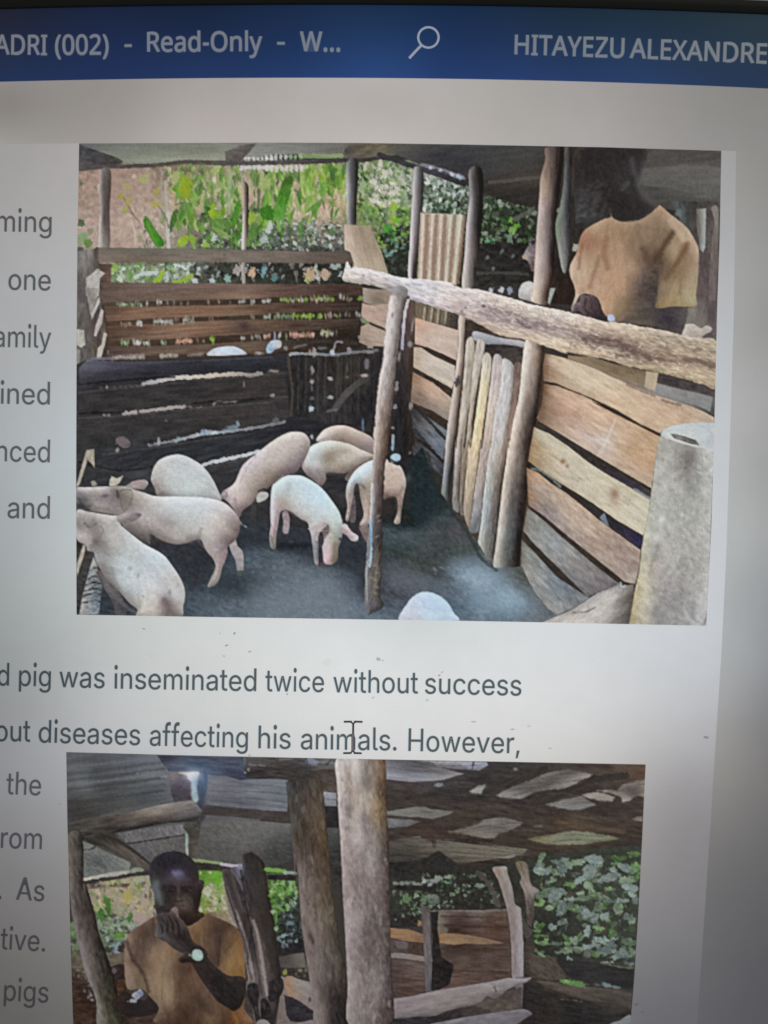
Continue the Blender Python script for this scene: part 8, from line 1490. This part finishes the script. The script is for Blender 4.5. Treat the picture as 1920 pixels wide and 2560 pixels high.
DESK_C = ([(1870, 420), (1870, 700), (1870, 1000), (1870, 1300), (1850, 1600), (1830, 1750), (1820, 1900), (1810, 2050), (1800, 2200), (1790, 2540), (1920, 420), (1920, 800), (1920, 1200), (1920, 1500), (1920, 1800), (1920, 2100), (1920, 2540)],  # grey workspace, its fading by viewing angle painted in likewise
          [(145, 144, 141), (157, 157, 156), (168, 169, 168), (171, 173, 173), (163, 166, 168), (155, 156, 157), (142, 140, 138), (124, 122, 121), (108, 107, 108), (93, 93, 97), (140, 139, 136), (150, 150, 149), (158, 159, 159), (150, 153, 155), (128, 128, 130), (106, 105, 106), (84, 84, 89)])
BAR_C = ([(0, 40), (0, 180), (240, 100), (480, 40), (480, 170), (720, 100), (960, 40), (960, 170), (1120, 60), (1130, 160), (1300, 170), (1400, 60), (1600, 180), (1650, 70), (1900, 70), (1900, 200)],
         [(28, 32, 49), (31, 45, 77), (25, 39, 72), (20, 34, 62), (31, 50, 90), (26, 47, 84), (24, 46, 79), (37, 66, 116), (22, 44, 79), (31, 55, 100), (34, 56, 100), (25, 44, 67), (36, 58, 95), (30, 47, 66), (36, 52, 64), (37, 53, 79)])


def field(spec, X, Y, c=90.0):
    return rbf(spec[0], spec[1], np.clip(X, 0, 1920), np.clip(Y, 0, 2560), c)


def sheet(name, xs, top, bot, n, spec, lift, label=None, parent=None):
    """a flat area of the screen between two curves"""
    xs = np.asarray(xs, float)
    t = np.linspace(0, 1, n + 1)[:, None]
    Y = (1 - t) * top(xs)[None] + t * bot(xs)[None]
    X = np.broadcast_to(xs[None], Y.shape)
    C = field(spec, X, Y)
    H, W = X.shape
    ii, jj = np.meshgrid(np.arange(H - 1), np.arange(W - 1), indexing='ij')
    q = np.stack([ii * W + jj, (ii + 1) * W + jj, (ii + 1) * W + jj + 1, ii * W + jj + 1], -1).reshape(-1, 4)
    return link(name, mesh(name, on_screen(X, Y, lift).reshape(-1, 3), q, LCD, C.reshape(-1, 3)), parent or monitor, label)


xs_all = np.r_[np.linspace(XL, 0, 12)[:-1], np.linspace(0, 1920, 97), np.linspace(1920, XR, 12)[1:]]
title_bar = sheet('title_bar', xs_all, Tt, Tb, 14, BAR_C, 0.0, 'dark blue window title bar')
ribbon = sheet('toolbar', xs_all, Tb, Pt, 14, RIBBON_C, 0.0, 'plain light grey toolbar strip')
# page and the grey desk area right of it: rows follow y, columns follow the slanting page edge
def vsheet(name, x0f, x1f, nx, spec, label):
    # the display's lower edge is straight; the top follows the toolbar
    v = np.r_[np.linspace(0, 0.83, 110), np.linspace(0.83, 1, 10)[1:]][:, None]
    u = np.linspace(0, 1, nx + 1)[None]
    Y = Pt(np.array([x0f(400.), x1f(400.)])).mean() + v * (YB - 366) + 0 * u
    X = (1 - u) * x0f(Y) + u * x1f(Y)
    Y = (1 - v) * Pt(X) + v * YB
    X = (1 - u) * x0f(Y) + u * x1f(Y)
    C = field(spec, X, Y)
    H, W = X.shape
    ii, jj = np.meshgrid(np.arange(H - 1), np.arange(W - 1), indexing='ij')
    q = np.stack([ii * W + jj, (ii + 1) * W + jj, (ii + 1) * W + jj + 1, ii * W + jj + 1], -1).reshape(-1, 4)
    return link(name, mesh(name, on_screen(X, Y, 0).reshape(-1, 3), q, LCD, C.reshape(-1, 3)), monitor, label)


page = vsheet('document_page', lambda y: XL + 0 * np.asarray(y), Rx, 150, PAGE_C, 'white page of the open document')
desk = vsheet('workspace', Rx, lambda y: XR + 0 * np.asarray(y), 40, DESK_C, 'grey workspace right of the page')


# ------------------------------------------------------------------ writing
def loops_of(font, ch):
    adv, ss = font[ch]
    L = []
    for s in ss:
        v = [float(q) for q in s.split()]
        L.append(np.array(v).reshape(-1, 2))
    return adv, L


def inside(pt, P):
    x, y = pt
    c = False
    n = len(P)
    for i in range(n):
        (ax, ay), (bx, by) = P[i], P[(i + 1) % n]
        if (ay > y) != (by > y) and x < (bx - ax) * (y - ay) / (by - ay) + ax:
            c = not c
    return c


def area(P):
    x, y = P[:, 0], P[:, 1]
    return 0.5 * np.sum(x * np.roll(y, -1) - np.roll(x, -1) * y)


def word(text, font, x0, y0, x1, y1, cap, xh, shade, parent, label=None, lift=0.0001, fringe=True, weight=0.0, capu=509.0, xu=379.0, halo=((0.42, 7, 0.00002),)):
    """lay one word of raised print along the line (x0,y0)-(x1,y1); cap / xh = capital and small letter heights"""
    pen = 0.0
    glyphs = []
    for ch in text:
        adv, L = loops_of(font, ch)
        glyphs.append([q + [pen, 0] for q in L])
        pen += adv
    allx = np.concatenate([q[:, 0] for g in glyphs for q in g])
    mn, mx = allx.min(), allx.max()
    d = np.array([x1 - x0, y1 - y0], float)
    Lw = np.hypot(*d)
    d /= Lw
    up = np.array([d[1], -d[0]])
    V, F, Cc = [], [], []

    def put(loops, off, colf, lz, grow):
        solid = [q for q in loops]
        sgn = {}
        for i, q in enumerate(solid):
            # a hole lies wholly within another loop
            hole = any(j != i and all(inside(p, r) for p in q[::3]) for j, r in enumerate(solid))
            sgn[i] = hole
        outer = [i for i in range(len(solid)) if not sgn[i]]
        for n_, i in enumerate(outer):
            grp = [solid[i]] + [solid[j] for j in range(len(solid)) if sgn[j] and inside(solid[j][0], solid[i])]
            P3 = []
            for gi, q in enumerate(grp):
                qq = q.copy()
                if grow:
                    # move the outline outwards (inwards for holes)
                    a = area(qq)
                    s_ = 1.0 if (a > 0) else -1.0
                    if gi:
                        s_ = -s_
                    t = np.roll(qq, -1, 0) - np.roll(qq, 1, 0)
                    t /= np.maximum(np.hypot(t[:, 0], t[:, 1]), 1e-6)[:, None]
                    qq = qq + np.stack([t[:, 1], -t[:, 0]], -1) * grow * s_
                P3.append(qq)
            tri = tessellate_polygon([[Vector((p[0], p[1], 0)) for p in q] for q in P3])
            flat = np.concatenate(P3)
            base = len(V)
            X = (flat[:, 0] - mn) / (mx - mn) * Lw
            yy = flat[:, 1]
            H = np.where(yy < xu, yy * xh / xu, xh + (yy - xu) * (cap - xh) / (capu - xu)) if xh else yy * cap / capu
            px = x0 + off + d[0] * X + up[0] * H
            py = y0 + d[1] * X + up[1] * H
            P = on_screen(px, py, lz + n_ * 0.00001)
            C = colf(px, py)
            for k in range(len(flat)):
                V.append(P[k])
                Cc.append(C[k])
            for a_, b_, c_ in tri:
                A, B, C2 = flat[a_], flat[b_], flat[c_]
                if (B[0] - A[0]) * (C2[1] - A[1]) - (B[1] - A[1]) * (C2[0] - A[0]) < 0:
                    b_, c_ = c_, b_
                F.append((base + a_, base + b_, base + c_))
    spec, mul, add = shade
    for g in glyphs:
        if fringe:
            put(g, -1.9, lambda X, Y: field(spec, X, Y) * np.array([0.84, 0.94, 0.98]), lift - 0.00004, weight + 3)
        ink = lambda X, Y: field(spec, X, Y) * np.array(mul) + np.array(add)
        for mixv, gr, dz in halo:
            put(g, 0, lambda X, Y: field(spec, X, Y) * (1 - mixv) + ink(X, Y) * mixv, lift - dz, weight + gr)
        put(g, 0, lambda X, Y: field(spec, X, Y) * np.array(mul) + np.array(add), lift + 0.00002, weight)
    me = mesh('word', np.array(V), np.array(F), LCD, np.array(Cc), 3)
    return link('word', me, parent, label)


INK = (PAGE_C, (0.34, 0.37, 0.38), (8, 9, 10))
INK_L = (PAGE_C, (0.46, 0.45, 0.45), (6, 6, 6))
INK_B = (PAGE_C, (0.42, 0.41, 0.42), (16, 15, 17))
S_ = GLYPHS_S
lines = [
    ('ming', -8.6, 579, 128.8, 581, INK_L), ('one', 21.5, 724.5, 126.6, 726.5, INK_L), ('amily', -14, 867.5, 127.7, 870, INK_L), ('ined', 2, 1009.5, 124.6, 1011.5, INK_L),
    ('nced', -9, 1153, 124.4, 1156, INK_L), ('and', 19.4, 1295, 124.4, 1297, INK_L),
    ('d', -6, 1713.5, 22.6, 1714, INK), ('pig', 47.7, 1714.5, 126.7, 1716.5, INK), ('was', 148.4, 1717.5, 261.3, 1720.5, INK), ('inseminated', 285.9, 1721.5, 640.4, 1727.8, INK), ('twice', 663.5, 1728, 809.7, 1730, INK),
    ('without', 833.4, 1730.8, 1044.7, 1733.5, INK), ('success', 1062.6, 1734, 1302.8, 1739, INK),
    ('out', -11, 1852.5, 75.8, 1854, INK), ('diseases', 96.9, 1856, 350, 1862.8, INK), ('affecting', 374.7, 1864, 619.3, 1869.5, INK), ('his', 646.2, 1870.5, 726.3, 1872, INK), ('animals.', 752.4, 1873, 991.1, 1876, INK), ('However,', 1021, 1877.5, 1298.7, 1883.5, INK),
    ('the', 15.8, 1985, 101.9, 1988.5, INK_B), ('rom', 2.5, 2119.5, 104.4, 2123, INK_B), ('As', 40.5, 2249, 110, 2253, INK_B), ('tive.', 1, 2372.5, 112.3, 2378.5, INK_B), ('pigs', 10, 2501, 120.3, 2506.5, INK_B), ('.', -1, 2247.5, 3, 2247.8, INK_B)]
for t, x0, y0, x1, y1, ink in lines:
    word(t, S_, x0, y0, x1, y1, 57, 38.5, ink, page, None if t == '.' else 'dark grey printed word "%s"' % t, weight=1)
# fragments of letters cut by the picture's left side stay unreadable, as in the place itself
TB = (BAR_C, (0.30, 0.30, 0.26), (108, 108, 110))
for t, x0, y0, x1, y1, w_ in (('ADRI', -13, 136, 117.5, 137.5, 9), ('(002)', 139, 137, 271, 136, 9), ('-', 312, 133, 330, 132.5, 4), ('Read-Only', 369, 129.5, 655, 128, 9), ('-', 693, 127, 712, 127, 4), ('W...', 750.6, 128, 849.5, 128.5, 9), ('HITAYEZU', 1287, 136, 1559, 144.5, 10), ('ALEXANDRE', 1574.6, 145, 1916, 159, 10)):
    word(t, GLYPHS_T, x0, y0, x1, y1, 49, 0, TB, title_bar, 'pale title text "%s"' % t if t != '-' else None, weight=w_, capu=573.0, fringe=False, halo=((0.28, 22, 0.00006), (0.6, 12, 0.00003)))


def ring_mesh(name, path, width, shade, parent, label, lift=0.00012):
    """flat stroke along a path of screen points"""
    P = np.array(path, float)
    t = np.gradient(P, axis=0)
    t /= np.hypot(t[:, 0], t[:, 1])[:, None]
    nrm = np.stack([-t[:, 1], t[:, 0]], -1) * width / 2
    A, B = P + nrm, P - nrm
    n = len(P)
    pts = np.concatenate([A, B])
    F = [(i, i + 1, n + i + 1, n + i) for i in range(n - 1)]
    C = np.array([shade] * len(pts), float)
    return link(name, mesh(name, on_screen(pts[:, 0], pts[:, 1], lift), F, LCD, C), parent, label)


a = np.linspace(0.62 * math.pi, 2.62 * math.pi + 0.05, 40)
mag = [(1023, 146), (1038, 129.5), (1053, 114)]
icon = ring_mesh('search_icon', [(1071 + 25.5 * math.cos(q), 94 + 25.5 * math.sin(q)) for q in a], 5.5, (146, 152, 166), title_bar, 'pale magnifying glass symbol')
ring_mesh('search_icon_handle', mag, 6.5, (146, 152, 166), title_bar, 'handle of the magnifying glass symbol', 0.00013)


# ------------------------------------------------------------------ pictures, pointer, dust
pen = paint_pen().build('photograph', 'upper photograph of pale pigs in a wooden pen with a man by the rail', monitor, 0.00006)
man = paint_man().build('photograph', 'lower photograph of a man holding his chin under a tin roof', monitor, 0.00006)

ptr = []
DARK = (58, 48, 52)
def bar(x0, y0, x1, y1, w_, col=DARK, z=0.0004):
    d = np.array([x1 - x0, y1 - y0], float)
    d /= np.hypot(*d)
    n = np.array([-d[1], d[0]]) * w_ / 2
    p = np.array([(x0, y0) + n, (x1, y1) + n, (x1, y1) - n, (x0, y0) - n])
    ptr.append((p, col, z))
bar(859.5, 1803.5, 880, 1803.3, 5)
bar(885, 1803.3, 906.5, 1803.8, 5)
bar(877, 1804, 883.6, 1809, 4, z=.00042)
bar(888.5, 1804, 882, 1809, 4, z=.00043)
bar(883.2, 1807, 882.8, 1838, 5.2, z=.00041)
bar(880.2, 1834, 880, 1877, 3.2, (66, 62, 68), .00041)
bar(884.6, 1834, 884.4, 1877, 3.4, (66, 62, 68), .00042)
bar(882.4, 1834, 882.2, 1877, 2.2, (132, 122, 130), .00044)
bar(882, 1876, 877, 1881, 4, z=.00043)
bar(882, 1876, 888, 1881, 4, z=.00045)
bar(858, 1882, 879, 1881.6, 5)
bar(884, 1881.6, 904.5, 1882.3, 5)
V = np.concatenate([on_screen(p[:, 0], p[:, 1], z) for p, _, z in ptr])
Cc = np.concatenate([np.array([c_] * 4, float) for _, c_, _ in ptr])
F = [(4 * i + 3, 4 * i + 2, 4 * i + 1, 4 * i) for i in range(len(ptr))]
link('text_pointer', mesh('text_pointer', V, F, LCD, Cc), monitor, 'dark I-beam mouse pointer over the word animals')

specks = [(360, 1572, 5, 2, .75, 20), (586.5, 1583, 4, 2, .5, -60), (566.7, 1613, 5, 2, .6, -20), (624.5, 1628.6, 5, 2, .7, -10), (560, 1640, 3, 2, .75, 30), (945.8, 1647.6, 6, 4.5, .72, 20), (957, 1651, 3, 2, .8, 0), (1098, 1688, 4, 2.4, .7, -30), (1105, 1680, 4, 2, .75, -30), (933, 1744, 5, 1.6, .75, -25),
          (1184, 1804, 7, 2.6, .8, 0), (1281, 1823, 6, 2, .7, -10), (718, 1735, 3, 2, .6, 40), (1765, 1843, 7, 3, .72, 8), (1322, 1815, 5, 3, .88, 0), (1068, 1750, 4, 4, .85, 0), (1375, 1870, 5, 2, .8, -10), (624, 1888, 3, 2, .7, 0), (380, 1640, 2, 2, .85, 0), (1590, 2510, 6, 4, .85, 0), (1605, 2530, 5, 3, .88, 0), (150, 2010, 5, 3, .93, 0), (550, 1583, 2, 1.5, .75, 0), (820, 1500 + 155, 12, 10, .97, 0)]
V, F, Cc = [], [], []
r = np.random.default_rng(3)
for x, y, rx, ry, m_, a_ in specks:
    n = 9
    a_ = math.radians(a_)
    b0 = len(V)
    for q in range(n):
        t = -2 * math.pi * q / n
        k = r.uniform(.8, 1.15)
        u, v = rx * k * math.cos(t), ry * k * math.sin(t)
        X, Y = x + u * math.cos(a_) - v * math.sin(a_), y + u * math.sin(a_) + v * math.cos(a_)
        V.append(on_screen(X, Y, 0.0002))
        Cc.append(field(PAGE_C, np.array([X]), np.array([Y]))[0] * (m_ * .75 + .25))
    for q in range(1, n - 1):
        F.append((b0, b0 + q, b0 + q + 1))
link('dust', mesh('dust', np.array(V), np.array(F), LCD, np.array(Cc), 3), monitor, 'grey dust specks on the glass', None, 'stuff')

# ------------------------------------------------------------------ black frame and back shell
n = 60
xs = np.linspace(XL, XR, n)
inner = [(x, float(Tt(np.array([x]))[0])) for x in xs] + [(XR, y) for y in np.linspace(Tt(np.array([XR]))[0], YB, 20)[1:]] + [(x, YB) for x in xs[::-1][1:]] + [(XL, y) for y in np.linspace(YB, Tt(np.array([XL]))[0], 20)[1:-1]]
W_ = 34.0
inner = np.array(inner)


def grow(P, d):
    cx, cy = (XL + XR) / 2, (YB + 10) / 2
    Q = P.copy()
    Q[:, 0] += np.where(np.abs(P[:, 0] - XR) < 1, d, 0) - np.where(np.abs(P[:, 0] - XL) < 1, d, 0)
    Q[:, 1] += np.where(np.abs(P[:, 1] - YB) < 1, d * 1.6, 0)
    top = P[:, 1] <= Tt(P[:, 0]) + 1
    Q[:, 1] -= np.where(top, d, 0)
    return Q


rings = [(inner, -0.0004), (inner, 0.0007), (grow(inner, 3), 0.0012), (grow(inner, W_ - 5), 0.0012), (grow(inner, W_), 0.0003), (grow(inner, W_), -0.012)]
V = np.concatenate([on_screen(P[:, 0], P[:, 1], z) for P, z in rings])
m = len(inner)
F = []
for k in range(len(rings) - 1):
    for i in range(m):
        j = (i + 1) % m
        F.append((k * m + i, k * m + j, (k + 1) * m + j, (k + 1) * m + i))
link('bezel', mesh('bezel', V, np.array(F)[:, ::-1], BLACK), monitor, 'thin black plastic frame round the screen')
outer = grow(inner, W_)
cxy = outer.mean(0)
rings = [(outer, -0.012), (cxy + (outer - cxy) * .97, -0.02), (cxy + (outer - cxy) * .8, -0.03), (cxy + (outer - cxy) * .5, -0.036)]
V = np.concatenate([on_screen(P[:, 0], P[:, 1], z) for P, z in rings] + [on_screen(cxy[0], cxy[1], -0.037)[None]])
F = []
for k in range(len(rings) - 1):
    for i in range(m):
        j = (i + 1) % m
        F.append((k * m + i, k * m + j, (k + 1) * m + j, (k + 1) * m + i))
me = bpy.data.meshes.new('back_shell')
me.from_pydata([tuple(v) for v in V], [], [f[::-1] for f in F] + [((len(rings) - 1) * m + (i + 1) % m, (len(rings) - 1) * m + i, len(V) - 1) for i in range(m)])
me.materials.append(BLACK)
link('back_shell', me, monitor)
